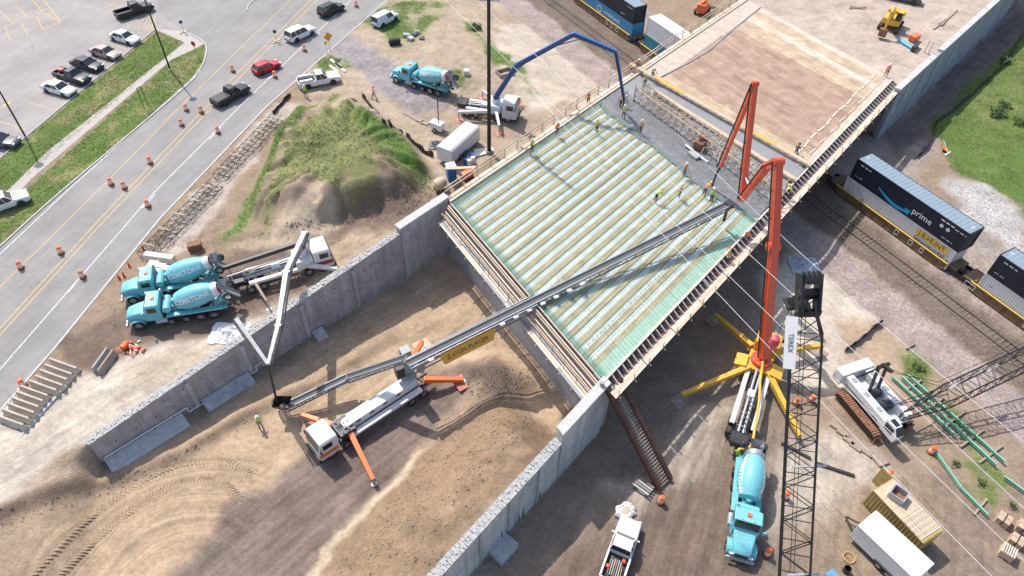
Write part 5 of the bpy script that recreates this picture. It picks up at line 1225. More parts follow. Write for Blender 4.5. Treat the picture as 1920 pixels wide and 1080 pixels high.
# --- pump with the blue boom (top)
t_, Lt = truck_thing('concrete_pump', 'white concrete pump truck with arching blue boom', (858, 196), (972, 213), ZP, 'pump truck'); f = Lt/2
cabover(t_, f, Lt, axles=(0, 1.6, Lt-4.2, Lt-2.9)); pump_deck(t_, f, Lt)
tz = loc2w(t_, f-3.2, 0, 2.6)
m = MB(); m.tube(tz-Z3*1.3, tz+Z3*.4, .62, n=18); m.box(tz-Z3*.8, (1.8, 2.2, 1.0), 0, (0, 0, t_.rotation_euler.z)); kid(m.obj('turret', M_white), t_)
tip = G(1172, 205, 8.4)
bp = [tz+Z3*.5]+[onplane(tz, tip, *p) for p in ((931, 180), (968, 123), (1076, 64), (1155, 97), (1170, 186))]
boomset(t_, bp, [.62, .60, .50, .42, .34, .26], M_blue, hose=M_hose, knuckle=M_blue)
m = MB(); m.path([bp[-1], bp[-1]+Vector((.05, 0, -1.2)), Vector((bp[-1].x+.1, bp[-1].y, 8.3))], .11, 8); kid(m.obj('end_hose', M_hose), t_)
outrigger(t_, loc2w(t_, f-3.0, -1.0, 1.5), G(860, 210, ZP+1.3), ZP, .42, M_white, mat('pad_red', (.50, .18, .13), .8, var=.2))
outrigger(t_, loc2w(t_, f-2.9, -1.1, 1.5), G(936, 236, ZP+1.3), ZP, .40, M_white, MATS['pad_red'])
outrigger(t_, loc2w(t_, f-3.0, 1.0, 1.5), G(905, 170, ZP+1.3), ZP, .40, M_white, MATS['pad_red'])
outrigger(t_, loc2w(t_, f-2.6, 1.1, 1.5), G(975, 183, ZP+1.3), ZP, .40, M_white, MATS['pad_red'])
# --- left pump: white boom reaching over the wall to the belt hopper
t_, Lt = truck_thing('concrete_pump', 'white concrete pump truck with white boom reaching over the mauve wall', (432, 534), (622, 478), ZP, 'pump truck'); f = Lt/2
cabover(t_, f, Lt, stripe=mat('stripe_red', (.45, .04, .04), .5), axles=(0, 1.6, Lt-4.4, Lt-3.1)); pump_deck(t_, f, Lt)
tz = loc2w(t_, f-3.1, 0, 2.6)
m = MB(); m.tube(tz-Z3*1.3, tz+Z3*.5, .6, n=18); m.box(tz-Z3*.8, (1.8, 2.2, 1.0), 0, (0, 0, t_.rotation_euler.z)); kid(m.obj('turret', M_white), t_)
M_boomw = mat('boom_white', (.55, .55, .54), .5, var=.15, dirt=.35); e1 = G(572, 438, 6.2); j1 = G(537, 512, 8.6); j2 = G(522, 612, 9.2); j3 = G(503, 684, 8.4); j4 = G(444, 600, 7.2)
boomset(t_, [tz+Z3*.6, e1, j1, j2, j3], [.45, .50, .50, .40, .28], M_boomw, hose=M_hose, knuckle=M_steel)
boomset(t_, [j3, j4], [.30, .42], M_concd, 'boom_tip_section', hose=M_hose)
m = MB(); b_ = G(520, 757, 1.6); m.path([j3, j3.lerp(b_, .3)+Vector((0, 0, .3)), b_.lerp(j3, .25), b_], .12, 8); kid(m.obj('end_hose', M_hose), t_)
boomset(t_, [loc2w(t_, f-2.6, .75, 3.3), loc2w(t_, f-Lt-.2, 1.0, 2.6)], [.42, .32], M_dsteel, 'stowed_boom'); boomset(t_, [loc2w(t_, f-3.0, .1, 2.6), loc2w(t_, f-Lt-.3, .2, 2.0)], [.16, .14], M_boomw, 'stowed_boom')
outrigger(t_, loc2w(t_, f-2.9, -1.0, 1.5), G(633, 504, ZP+1.2), ZP, .42, M_white, M_wood)
outrigger(t_, loc2w(t_, f-Lt+2.4, -1.0, 1.3), G(500, 565, ZP+1.3), ZP, .30, M_woodd, None)
# --- orange pump in the yard
a = G(1383, 828, 1.2); b2 = G(1436, 650, 1.2); c = (a+b2)/2
t_ = thing('concrete_pump', 'yellow and white concrete pump truck with tall red orange boom', 'pump truck', (c.x, c.y, 0), math.atan2((b2-a).y, (b2-a).x)); Lt = (b2-a).length+1.5; f = Lt/2
cabover(t_, f, Lt, cabm=M_yellow, axles=(0, 1.5, Lt-4.6, Lt-3.3)); pump_deck(t_, f, Lt)
tz = G(1428, 672, 2.2)
m = MB(); m.tube(tz-Z3*.5, tz, 1.0, n=24); kid(m.obj('turntable', M_red, smooth=True), t_)
m = MB(); m.tube(tz-Z3*1.5, tz-Z3*.45, 1.25, n=8); m.box(tz-Z3*.9, (2.6, 2.4, .8), 0, (0, 0, t_.rotation_euler.z)); kid(m.obj('pedestal', M_yellow, bevel=.04), t_)
for sy in (-1, 1):
    m = MB(); p_ = tz+Euler((0, 0, t_.rotation_euler.z)).to_matrix() @ Vector((-.7, sy*1.75, -.55)); m.box(p_, (1.6, 1.2, .5), 0, (sy*-.2, 0, t_.rotation_euler.z)); kid(m.obj('tool_locker', M_yellow, bevel=.04), t_)
tip = G(1341, 352, 8.3)
bp = [tz+Vector((.15, 0, .2))]+[onplane(tz, tip, *p) for p in ((1450, 462), (1459, 303), (1438, 312), (1391, 372), (1416, 157), (1351, 313))]
boomset(t_, bp, [.85, .78, .66, .6, .52, .44, .26], M_red, hose=M_hose, knuckle=M_red)
m = MB(); e = bp[-1]; m.path([e, e+Vector((-.2, .1, -1.0)), Vector((e.x-.3, e.y+.1, 8.3))], .12, 8); kid(m.obj('end_hose', M_hose), t_)
for (px, py), (qx, qy), zq in (((1410, 650), (1341, 590), 1.0), ((1405, 688), (1278, 740), 1.2), ((1450, 660), (1543, 648), 1.2), ((1440, 700), (1500, 818), 1.0)):
    outrigger(t_, G(px, py, 1.5), G(qx, qy, zq), 0, .55, M_yellow, M_woodd, .9)
m = MB(); P = [loc2w(t_, *q) for q in ((f-Lt+.1, -.3, 1.2), (f-Lt-.1, -1.0, 1.9), (f-Lt+.6, -1.2, 2.1), (f-Lt*.6, -.7, 2.3), (f-Lt*.45, -.3, 2.3), (f-3.6, 0, 2.4))]; m.path(P, .13, 8); kid(m.obj('boom_pipe', M_yellow, smooth=True), t_)
# --- belt conveyor truck
a = G(596, 838, 1.2); b2 = G(800, 705, 1.2); c = (a+b2)/2; ang = math.atan2((a-b2).y, (a-b2).x)
t_ = thing('belt_conveyor_truck', 'white truck with long telescopic belt conveyor and orange outriggers', 'conveyor truck', (c.x, c.y, 0), ang); Lt = (b2-a).length+1.0; f = Lt/2
cabover(t_, f, Lt, stripe=M_orng, axles=(0, 1.6, Lt-4.4, Lt-3.0))
m = MB(); m.box((f-Lt*.55, 0, 1.75), (Lt*.62, 1.0, .9)); m.obj('engine_cover', M_white, t_, bevel=.08)
for sy in (-1, 1):
    m = MB(); m.box((f-Lt*.56, sy*.95, 1.35), (Lt*.60, .55, .08)); m.box((f-Lt*.56, sy*1.23, 1.25), (Lt*.60, .04, .25)); m.obj('side_deck', M_white, t_)
    for i in range(4): m = MB(); m.box((f-Lt*.35-i*1.5, sy*.52, 1.95), (.5, .03, .18)); m.obj('vent', M_plast, t_)
m = MB(); m.box((f-3.3, 0, 1.6), (1.6, 1.9, .7)); m.obj('engine', M_dsteel, t_)
for i in range(6): m = MB(); m.path([(f-2.6-i*.25, -.8, 1.6), (f-2.8-i*.2, 0, 2.2+.1*(i % 2)), (f-2.7-i*.25, .8, 1.6)], .05, 6); m.obj('pipe', M_steel, t_)
for q in ((f-2.4, .9), (f-4.0, -.9), (f-2.4, -.9), (f-4.0, .9)): m = MB(); m.bar((q[0], q[1], 1.3), (f-3.2, q[1]*.6, 2.7), .09); m.obj('support_strut', M_white, t_)
tz = G(765, 697, 2.6)
m = MB(); m.tube(tz-Z3*1.2, tz+Z3*.2, .8, n=20); m.box(tz+Z3*1.8, (.9, .9, 3.4), 0, (0, 0, R(30))); kid(m.obj('turret', mat('turret_grey', (.30, .31, .32), .55, .1, var=.2)), t_)
m = MB(); m.box(tz+Vector((-.7, -.5, .8)), (.8, .9, 1.5), 0, (0, 0, .5)); kid(m.obj('operator_station', M_dsteel), t_)
c0 = G(765, 682, 6.7); c1 = G(1364, 384, 11.0); d_ = (c1-c0).normalized(); sd = d_.cross(Z3).normalized(); up = sd.cross(d_)
M_conv = mat('conveyor_grey', (.27, .285, .30), .55, .2, var=.2, scale=3)
def belt(t_, p, q, w_, hh, name, nfr, frame=True):
    d = (q-p).normalized(); s_ = d.cross(Z3).normalized(); u = s_.cross(d); L = (q-p).length
    m = MB(); m.add([p-s_*w_*.5+u*.12, p-s_*w_*.2, p+s_*w_*.2, p+s_*w_*.5+u*.12, q-s_*w_*.5+u*.12, q-s_*w_*.2, q+s_*w_*.2, q+s_*w_*.5+u*.12], [(0, 1, 5, 4), (1, 2, 6, 5), (2, 3, 7, 6)]); kid(m.obj('belt', mat('belt', (.085, .09, .10), .7, var=.2), fix=False), t_)
    for sg in (-1, 1):
        m = MB(); m.bar(p+s_*sg*(w_*.5+.07)+u*.05, q+s_*sg*(w_*.5+.07)+u*.05, .1, .22); m.bar(p+s_*sg*(w_*.5+.07)-u*hh, q+s_*sg*(w_*.5+.07)-u*hh*.6, .09, .12)
        kid(m.obj('side_rail', M_conv), t_)
    for i in range(nfr+1):
        m = MB(); c = p+d*(L*i/nfr); h_ = hh*(1-.4*i/nfr)
        m.bar(c-s_*(w_*.5+.07), c-s_*(w_*.5+.07)-u*h_, .05); m.bar(c+s_*(w_*.5+.07), c+s_*(w_*.5+.07)-u*h_, .05); m.bar(c-s_*(w_*.5+.07)-u*h_, c+s_*(w_*.5+.07)-u*h_, .06); m.bar(c-s_*(w_*.5+.2)-u*.12, c+s_*(w_*.5+.2)-u*.12, .07)
        if i < nfr:
            c2 = p+d*(L*(i+1)/nfr)
            for sg in (-1, 1): m.bar(c+s_*sg*(w_*.5+.07), c2+s_*sg*(w_*.5+.07)-u*h_, .045)
        kid(m.obj('frame', M_conv), t_)
belt(t_, c0, c1, .62, .75, 'main', 34)
mid = c0+d_*13.5
m = MB()
for sg in (-1, 1): m.bar(c0+sd*sg*.62-up*.25, mid+sd*sg*.62-up*.1, .08, .5); m.bar(c0+sd*sg*.62-up*1.0, mid+sd*sg*.62-up*.7, .1, .12)
kid(m.obj('boom_trough', M_conv), t_)
for i in range(12):
    if 1 <= i <= 4: continue
    c = c0+d_*(2.0+i*1.5); m = MB(); m.box(c+sd*.75+up*.0, (.5, .25, .18), 0, (0, 0, math.atan2(d_.y, d_.x))); m.bar(c+sd*.55, c+sd*.95+up*.1, .06); m.bar(c-sd*.95+up*.1, c-sd*.55, .06); kid(m.obj('hose_bracket', M_white), t_)
m = MB(); s0 = c0+d_*3.0+sd*.80; s1 = c0+d_*8.2+sd*.80
qs = (s0-up*.95+sd*.5, s1-up*.95+sd*.5, s1+up*.02+d_*.5, s0+up*.02-d_*.2); m.add(qs, [(0, 1, 2, 3)]); m.add([q-sd*.05 for q in qs], [(3, 2, 1, 0)]); sg_ = kid(m.obj('sign_board', mat('sign_amber', (.74, .36, .04), .5, var=.12), fix=False), t_)
tu = (up*.97-sd*.5).normalized(); Mt = Matrix((d_, tu, d_.cross(tu))).transposed()
tx = text('Z-CON PLACER', .62, M_dsteel, None, (s0+s1)/2-up*.46+sd*.27, Mt, ext=.003); kid(tx, t_)
m = MB(); e = c1+d_*.2; m.box(e-up*.1, (.7, .9, .5), 0, (0, 0, math.atan2(d_.y, d_.x))); m.tube(e-Z3*.2, Vector((e.x, e.y, 8.7)), .16, n=10); kid(m.obj('discharge_spout', M_dsteel), t_)
f0 = G(532, 764, 1.3); f1 = G(650, 708, 2.4); f2 = G(758, 672, 6.9)
belt(t_, f0, f1, .55, .45, 'feed', 8); belt(t_, f1, f2, .55, .45, 'feed', 6)
m = MB(); fd = (f1-f0).normalized(); m.loft([[f0+Vector((x, y, .9)) for x, y in ((-.8, -.6), (.8, -.6), (.8, .7), (-.8, .7))], [f0+Vector((x, y, .05)) for x, y in ((-.4, -.3), (.4, -.3), (.4, .3), (-.4, .3))]], cap=False); kid(m.obj('feed_hopper', M_black), t_)
for sg in (-1, 1): m = MB(); q = f0+Vector((sg*.5, -.3, 0)); m.bar(q, Vector((q.x, q.y, 0)), .1); kid(m.obj('feed_leg', M_steel), t_)
for (p, q, zq, pad) in (((632, 800), (566, 778), .9, None), ((655, 808), (700, 900), .8, None), ((795, 712), (868, 712), .9, MATS['pad_red']), ((775, 670), (792, 640), .9, M_wood)):
    outrigger(t_, G(*p, 1.5), G(*q, zq), hz(*G(*q, zq)[:2]), .52, M_orng, pad, 1.1)
# ---------------------------------------------------------------- lattice booms and crawler cranes
def lattice(t_, P0, P1, w0, w1, n, mt_, r=.07, roll=0., name='lattice', taper=.12):
    "square lattice boom; chords are parts, the lacing is one part"
    d = (P1-P0); L = d.length; u = d/L; a = u.cross(Z3).normalized(); b = a.cross(u)
    ca, sa = math.cos(roll), math.sin(roll); A = a*ca+b*sa; Bv = b*ca-a*sa
    def wd(k): f = k/n; return (w0+(w1-w0)*f)*min(1, .25+f/taper*.75)*(1 if f < 1-taper*.6 else max(.45, (1-f)/(taper*.6)))
    def cn(k): h = wd(k)/2; c = P0+u*(L*k/n); return [c-A*h-Bv*h, c+A*h-Bv*h, c+A*h+Bv*h, c-A*h+Bv*h]
    for j in range(4):
        m = MB()
        for k in range(n): m.tube(cn(k)[j], cn(k+1)[j], r, n=6, cap=False)
        kid(m.obj('chord', mt_), t_)
    m = MB()
    for k in range(n):
        p, q = cn(k), cn(k+1)
        for j in range(4):
            m.tube(p[j], q[(j+1) % 4] if k % 2 else q[j], r*.45, n=4, cap=False) if k % 2 else m.tube(p[(j+1) % 4], q[j], r*.45, n=4, cap=False)
            if k % 2 == 0: m.tube(p[j], p[(j+1) % 4], r*.45, n=4, cap=False)
    kid(m.obj('lacing', mt_, fix=False), t_)
def crawler(name, label, loc, rotz, boom_to=None, pend=None, group=None):
    t_ = thing(name, label, 'crawler crane', loc, rotz, group)
    for sy in (-1, 1):
        m = MB(); pr = [(-2.7, .15), (-2.2, 0), (2.2, 0), (2.7, .15), (2.95, .5), (2.7, .9), (2.2, 1.02), (-2.2, 1.02), (-2.7, .9), (-2.95, .5)]
        m.prism([(x*.96, z*.9+.05) for x, z in pr], sy*2.0-.32, sy*2.0+.32); m.obj('track_frame', M_black, t_)
        per = 0; pts = pr+[pr[0]]; k = 0
        for (x0, z0), (x1, z1) in zip(pts[:-1], pts[1:]):
            L = math.hypot(x1-x0, z1-z0); nn = max(1, int(L/.24))
            for i in range(nn):
                m = MB(); u = (i+.5)/nn; an = math.atan2(z1-z0, x1-x0); m.box((x0+(x1-x0)*u, sy*2.0, z0+(z1-z0)*u), (.19, .85, .09), 0, (0, -an, 0)); m.obj('track_shoe', M_rust, t_)
    m = MB(); m.box((0, 0, .75), (2.6, 3.4, .5)); m.tube((0, 0, .9), (0, 0, 1.35), 1.1, n=24); m.obj('carbody', M_black, t_)
    m = MB()
    for sy in (-1, 1): m.box((-.4, sy*1.15, 1.95), (6.0, .85, 1.2))
    m.obj('machinery_house', M_white, t_, bevel=.08)
    for sy in (-1, 1):
        for i in range(5): m = MB(); m.box((-2.6+i*.9, sy*1.15, 2.57), (.55, .45, .06)); m.obj('roof_hatch', M_white if i % 2 else M_steel, t_)
        m = MB(); m.box((-.6, sy*1.585, 1.75), (4.6, .02, .12)); m.obj('side_stripe', M_dsteel, t_)
    m = MB(); m.box((-.4, 0, 1.5), (6.0, 1.5, .3)); m.obj('deck', M_white, t_)
    for x, r_ in ((-.9, .48), (.6, .52)):
        m = MB(); m.tube((x, -.6, 2.05), (x, .6, 2.05), r_, n=20); m.obj('winch_drum', M_dsteel, t_, smooth=True)
    m = MB(); m.box((-3.85, 0, 2.0), (1.1, 3.9, 1.5)); m.obj('counterweight', M_white, t_, bevel=.1)
    for i in range(3): m = MB(); m.box((-4.42, -1.2+i*1.2, 1.6+.3*i), (.02, .5, .08)); m.obj('warning_stripe', M_red, t_)
    m = MB(); m.loft([[(2.2, -1.62, 1.35), (3.9, -1.62, 1.35), (3.9, -.7, 1.35), (2.2, -.7, 1.35)], [(2.2, -1.62, 2.3), (4.0, -1.62, 2.2), (4.0, -.7, 2.2), (2.2, -.7, 2.3)], [(2.3, -1.55, 3.0), (3.4, -1.55, 3.0), (3.4, -.75, 3.0), (2.3, -.75, 3.0)]]); cb = m.obj('cab', M_white, t_, smooth=False)
    m = MB(); m.box((3.73, -1.16, 2.62), (.04, .8, .85), 0, (0, -.62, 0)); m.obj('windscreen', M_glass, cb); m = MB(); m.box((2.95, -1.615, 2.35), (1.0, .03, .8)); m.box((2.9, -1.15, 3.01), (.8, .55, .02)); m.obj('side_window', M_glass, cb)
    for sy in (-1, 1):
        m = MB(); m.bar((-1.0, sy*.55, 1.7), (-1.6, sy*.5, 5.6), .22); m.obj('gantry_leg', M_black, t_)
        m = MB(); m.bar((-3.1, sy*.55, 1.9), (-1.6, sy*.5, 5.6), .13); m.obj('gantry_strut', M_black, t_)
    m = MB(); m.bar((-1.6, -.7, 5.65), (-1.6, .7, 5.65), .3); m.bar((-1.8, 0, 5.7), (-.6, 0, 5.95), .35, .22); m.obj('gantry_head', M_black, t_)
    return t_
fwd = G(1662, 815, 1); bak = G(1590, 712, 1); cc = (G(1580, 745, .5)+G(1700, 795, .5))/2
ctr = G(1640, 765, .8); rot = math.atan2(*(G(1690, 838, 1)-G(1585, 715, 1)).yx)
cr = crawler('crawler_crane', 'white crawler crane on rusty tracks with a black lattice boom laid low', (ctr.x, ctr.y, 0), rot)
b0 = G(1690, 783, 2.2); b1 = G(1775, 742, 3.0); b2 = G(1960, 655, 5.0)
lattice(cr, b0, b2+(b2-b1)*1.6, 1.7, 1.7, 40, M_black, .075, name='boom', taper=.14)
for sg in (-1, 1):
    m = MB(); s_ = (b2-b0).cross(Z3).normalized()*sg*.4
    m.tube(loc2w(cr, -1.0, sg*.3, 5.7), G(1765, 722, 4.2)+s_, .03, n=5); m.tube(G(1765, 722, 4.2)+s_, b2+(b2-b1)*.5+Z3*4, .03, n=5); kid(m.obj('pendant_line', M_black), cr)
    m = MB(); m.tube(loc2w(cr, .9, sg*.4, 2.3), G(1772, 733, 4.0)+s_, .05, n=5); kid(m.obj('hoist_line', M_black), cr)
m = MB(); m.bar(G(1700, 656, 5.6), G(1716, 648, 5.8), .2, .12); kid(m.obj('spreader_bar', M_black), cr)
for p, q in (((1780, 730), (1800, 714)), ((1850, 697), (1872, 684))): m = MB(); m.bar(G(*p, 4.4), G(*q, 4.6), .22, .1); kid(m.obj('boom_walkway', M_steel), cr)
# black boom standing in the yard; its crane is below the picture
q0 = G(1490, 1080, 12); q1 = G(1516, 560, 27); dd = (q1-q0).normalized(); foot = q0-dd*((q0.z-2.2)/dd.z)
hdg = math.atan2(dd.y, dd.x)
bc = crawler('crawler_crane', 'crawler crane with tall black lattice boom carrying a white name board', (foot.x-3.2*math.cos(hdg), foot.y-3.2*math.sin(hdg), 0), hdg)
lattice(bc, foot, q1, 1.95, 1.75, 26, M_black, .085, roll=R(28), taper=.10)
u = dd; A_ = u.cross(Z3).normalized(); Bb = A_.cross(u)
m = MB()
for sg in (-1, 1): m.bar(q1+A_*sg*.55-u*.8, q1+A_*sg*.6+u*1.6, .18, .9); m.bar(q1+A_*sg*.5+u*.2-Bb*.2, q1+A_*sg*.6-Bb*1.5-u*.4, .1, .25)
m.bar(q1-A_*.7+u*.3, q1+A_*.7+u*.3, .5, .5); m.bar(q1-A_*.8-u*.9, q1+A_*.8-u*.9, .3, .5); kid(m.obj('boom_head', M_black, bevel=.03), bc)
for k in range(4):
    m = MB(); c = q1+u*(1.35)+A_*(-.45+k*.3)+Bb*.25; m.tube(c-A_*.05, c+A_*.05, .42, n=18); kid(m.obj('sheave', M_dsteel), bc)
m = MB(); c = q1-Bb*1.45-u*.6; m.box(c, (1.5, .9, .25), 0, (0, 0, hdg+R(90))); kid(m.obj('sheave_guard', M_black, bevel=.03), bc)
for k in range(3): m = MB(); c = q1-Bb*1.45-u*.6+A_*(-.3+k*.3); m.tube(c-A_*.05, c+A_*.05, .32, n=16); kid(m.obj('sheave', M_dsteel), bc)
sb0 = q1-u*.9-A_*1.35+Bb*.75; sb1 = q1-u*4.2-A_*1.4+Bb*.75
m = MB(); nn = (-A_*.6+Bb*.8).normalized(); sw = u.cross(nn).normalized(); m.add([sb0-sw*.36, sb0+sw*.36, sb1+sw*.36, sb1-sw*.36], [(0, 1, 2, 3)]); m.add([p-nn*.03 for p in (sb0-sw*.36, sb0+sw*.36, sb1+sw*.36, sb1-sw*.36)], [(3, 2, 1, 0)]); kid(m.obj('name_board', M_refl, fix=False), bc)
tx = text('TEREX', .42, M_dsteel, None, (sb0+sb1)/2+nn*.02, Matrix((-u, sw if sw.cross(-u).dot(nn) < 0 else -sw, nn)).transposed(), ext=.002); kid(tx, bc)
hk = onplane(q1, q1+A_, 1491, 557); hb = Vector((hk.x, hk.y, 0)); 
zt = 27.0
while zt > 5:
    zt -= .2; v = Vector((hk.x, hk.y, zt))-Vector((0, 0, CAMH))
    if 540-FPX*v.dot(_U)/v.dot(_F) > 640: break
m = MB(); m.tube(Vector((hk.x, hk.y, hk.z)), Vector((hk.x, hk.y, zt+.5)), .025, n=5); kid(m.obj('hook_line', M_black), bc)
m = MB(); m.lathe([(.06, .55), (.28, .45), (.34, .2), (.34, -.1), (.2, -.4), (.08, -.5)], 16, Matrix.Translation((hk.x, hk.y, zt))); m.tube((hk.x, hk.y, zt-.5), (hk.x, hk.y, zt-1.1), .07, n=6); kid(m.obj('hook_ball', mat('ball_red', (.62, .08, .12), .45, var=.1), smooth=True), bc)
for sg in (-.75, .35, .8):
    m = MB(); m.tube(q1-Bb*1.2+A_*sg*.6, foot+A_*sg*.6-Bb*1.0, .022, n=5); kid(m.obj('load_line', M_black), bc)
for k in (.42, .66): m = MB(); c = foot.lerp(q1, k); m.bar(c+A_*-1.0+Bb*1.0, c+A_*1.1+Bb*1.1, .14, .1); kid(m.obj('cross_bar', M_steel), bc)
# ---------------------------------------------------------------- barrels and cones
def barrel(label, px, py, z, group=None):
    p = G(px, py, z); p.z = z if z > 2.9 else hz(p.x, p.y)
    t_ = thing('traffic_barrel', label, 'traffic barrel', p, random.uniform(0, 6), group)
    m = MB(); m.lathe([(.29, .08), (.285, .3), (.27, .32), (.265, .54), (.25, .56), (.245, .78), (.23, .80), (.225, .98), (.1, 1.02), (.1, 1.06)], 16, None, ms=[0]*9); m.obj('drum', M_orange, t_, smooth=True)
    m = MB(); m.lathe([(.38, 0), (.38, .05), (.3, .08)], 16); m.obj('rubber_base', M_rubber, t_)
    for zz in (.43, .67): m = MB(); m.lathe([(.272 if zz < .5 else .254, zz-.09), (.268 if zz < .5 else .25, zz+.09)], 16, None, cap=False); m.obj('white_band', M_refl, t_)
    return t_
for lb, gp, ps in (('orange and white traffic barrel on the single yellow lane line', 'barrels on the yellow lane line', ((437, 134), (350, 207), (341, 235), (209, 346), (40, 503))), ('orange and white traffic barrel beside the double yellow line', 'barrels by the double yellow line', ((378, 211), (282, 306), (234, 353), (115, 475))), ('orange and white traffic barrel on the white edge line of the road', 'barrels on the white edge line', ((409, 249), (278, 387), (156, 520), (571, 95), (516, 145), (668, 12)))):
    for p in ps: barrel(lb, *p, ZP+.022, gp)
barrel('orange and white traffic barrel at the end of the stacked barriers', 45, 724, ZP)
barrel('orange and white traffic barrel at the foot of the brown stair', 1238, 942, 0)
barrel('orange and white traffic barrel in front of the yard mixer', 1437, 1040, 0)
barrel('orange and white traffic barrel among the green girders', 1745, 848, 0)
barrel('orange and white traffic barrel beside the tan container', 1664, 893, 0)
for p in ((1472, 933), (1492, 757), (1521, 752)): barrel('orange and white traffic barrel behind the black lattice boom', *p, 0, 'barrels behind the boom')
for p in ((224, 523), (233, 518), (243, 500), (269, 468)):
    q = G(*p, ZP); t_ = thing('traffic_cone', 'small red orange cone on the road edge by the rebar cages', 'traffic cone', q, 0, 'cones on the road edge')
    m = MB(); m.lathe([(.17, .04), (.03, .68), (.02, .7)], 12); m.obj('cone', M_red, t_, smooth=True); m = MB(); m.box((0, 0, .02), (.38, .38, .04)); m.obj('base', M_red, t_)
# ---------------------------------------------------------------- workers
def skin_body(J, E, name):
    me = bpy.data.meshes.new(name); me.from_pydata([j[0] for j in J], E, []); o = bpy.data.objects.new(name, me); col.objects.link(o)
    sk = o.modifiers.new('s', 'SKIN'); sk.use_smooth_shade = True; sk.branch_smoothing = .6
    for i, v in enumerate(me.skin_vertices[0].data): v.radius = (J[i][1], J[i][1]); v.use_root = (i == 0)
    ss = o.modifiers.new('d', 'SUBSURF'); ss.levels = 1; ss.render_levels = 1
    out = bpy.data.meshes.new_from_object(o.evaluated_get(bpy.context.evaluated_depsgraph_get()))
    bpy.data.objects.remove(o); return out
def pose(kind):
    "joints (position, radius, tag): 0 torso 1 legs 2 sleeve 3 skin 4 boots"
    lean = {'stand': 0, 'walk': .08, 'bend': .75, 'kneel': .45}[kind]; hz_ = {'kneel': .55}.get(kind, .93)
    def sp(h): return Vector((math.sin(lean)*h, 0, hz_+math.cos(lean)*h))
    J = [(sp(0), .145, 0), (sp(.25), .14, 0), (sp(.48), .165, 0), (sp(.60), .06, 3), (sp(.72)+Vector((.03, 0, 0)), .10, 3), (sp(.82)+Vector((.03, 0, 0)), .085, 3)]
    E = [(0, 1), (1, 2), (2, 3), (3, 4), (4, 5)]
    n_ = len(J); J.append((J[4][0]+Vector((.11, 0, -.01)), .022, 3)); E.append((4, n_))
    for sy in (-1, 1):
        sh = sp(.47)+Vector((0, sy*.2, 0)); fw = {'stand': .10, 'walk': .12*sy, 'bend': .30, 'kneel': .30}[kind]
        el = sh+Vector((fw*.3, sy*.08, -.29)); wr = el+Vector((fw*.9+.08, -sy*.04, -.22)); ha = wr+Vector((.05, 0, -.08))
        b = len(J); J += [(sh, .072, 2), (el, .05, 2), (wr, .038, 3), (ha, .036, 3)]; E += [(2, b), (b, b+1), (b+1, b+2), (b+2, b+3)]
        for k in range(4): J.append((ha+Vector((.03, (k-1.5)*.022, -.075-.012*(k in (1, 2)))), .010, 3)); E.append((b+3, len(J)-1))
        J.append((ha+Vector((.05, -sy*.045, -.03)), .011, 3)); E.append((b+3, len(J)-1))
        hp = J[0][0]+Vector((0, sy*.10, -.04))
        if kind == 'kneel': kn = hp+Vector((.32, sy*.04, -.22)); an = Vector((hp.x-.02+.1, hp.y+sy*.04, .09))
        elif kind == 'walk': kn = hp+Vector((.16*sy+.05, sy*.01, -.41)); an = Vector((kn.x+(.05 if sy > 0 else -.2), kn.y, .09))
        else: kn = hp+Vector((.04, sy*.03, -.42)); an = Vector((hp.x-.03-math.sin(lean)*.1, kn.y+sy*.02, .09))
        b = len(J); J += [(hp, .10, 1), (kn, .072, 1), (an, .05, 4), (an+Vector((.17, sy*.02, -.045)), .045, 4)]; E += [(0, b), (b, b+1), (b+1, b+2), (b+2, b+3)]
    return J, E
BODY = {}
for k_ in ('stand', 'walk', 'bend', 'kneel'):
    J, E = pose(k_); me = skin_body(J, E, 'person_'+k_)
    segs_ = [(J[a][0], J[b][0], J[b][2] if b != 3 else 3) for a, b in E]
    idx = []
    for p in me.polygons:
        c = p.center; best = 9; tg = 0
        for a, b, g in segs_:
            ab = b-a; u = max(0, min(1, (c-a).dot(ab)/max(ab.length_squared, 1e-9))); dd_ = (c-a-ab*u).length
            if dd_ < best: best = dd_; tg = g
        idx.append(tg)
    BODY[k_] = (me, idx, J[5][0])
M_boot = mat('boots', (.10, .07, .045), .8, var=.2)
BM = {}
def worker(label, px, py, z, vest, kind='stand', face=0, hat=None, trousers=None, sleeve=None, tool=False):
    p = G(px, py, z); 
    if z < 5: p.z = hz(p.x, p.y) if z < 2.9 or p.z < 3.01 else z
    hat = hat or M_hat; trousers = trousers or M_jean; sleeve = sleeve or vest
    key = (kind, vest.name, trousers.name, sleeve.name)
    if key not in BM:
        me0, idx, top = BODY[kind]; me = me0.copy(); me.materials.clear()
        for mm in (vest, trousers, sleeve, M_skin, M_boot): me.materials.append(mm)
        me.polygons.foreach_set('material_index', idx); BM[key] = me
    t_ = thing('person', label, 'person', p, face, scale=1.08)
    o = bpy.data.objects.new('body', BM[key]); col.objects.link(o); o.parent = t_
    top = BODY[kind][2]; m = MB(); m.lathe([(.155, -.03), (.15, 0), (.125, .0), (.12, .06), (.08, .12), (.02, .14)], 14, Matrix.Translation(top+Vector((0, 0, -.03)))); m.obj('hard_hat', hat, t_, smooth=True)
    m = MB(); zc = BODY[kind][0].vertices[0].co
    if tool: m = MB(); m.bar((.35, .15, .95), (1.0, .1, .03), .035); m.box((1.05, .1, .03), (.12, .35, .05)); m.obj('rake', M_woodd, t_)
    return t_
Zd = 8.0
worker('worker in lime vest and dark trousers standing on the rebar near the guard rail', 997, 285, 7.96, M_lime, face=-.8, trousers=M_dkcl)
worker('worker in orange vest standing on the rebar beside the left guard rail', 1044, 253, 7.96, M_vorg, face=-1)
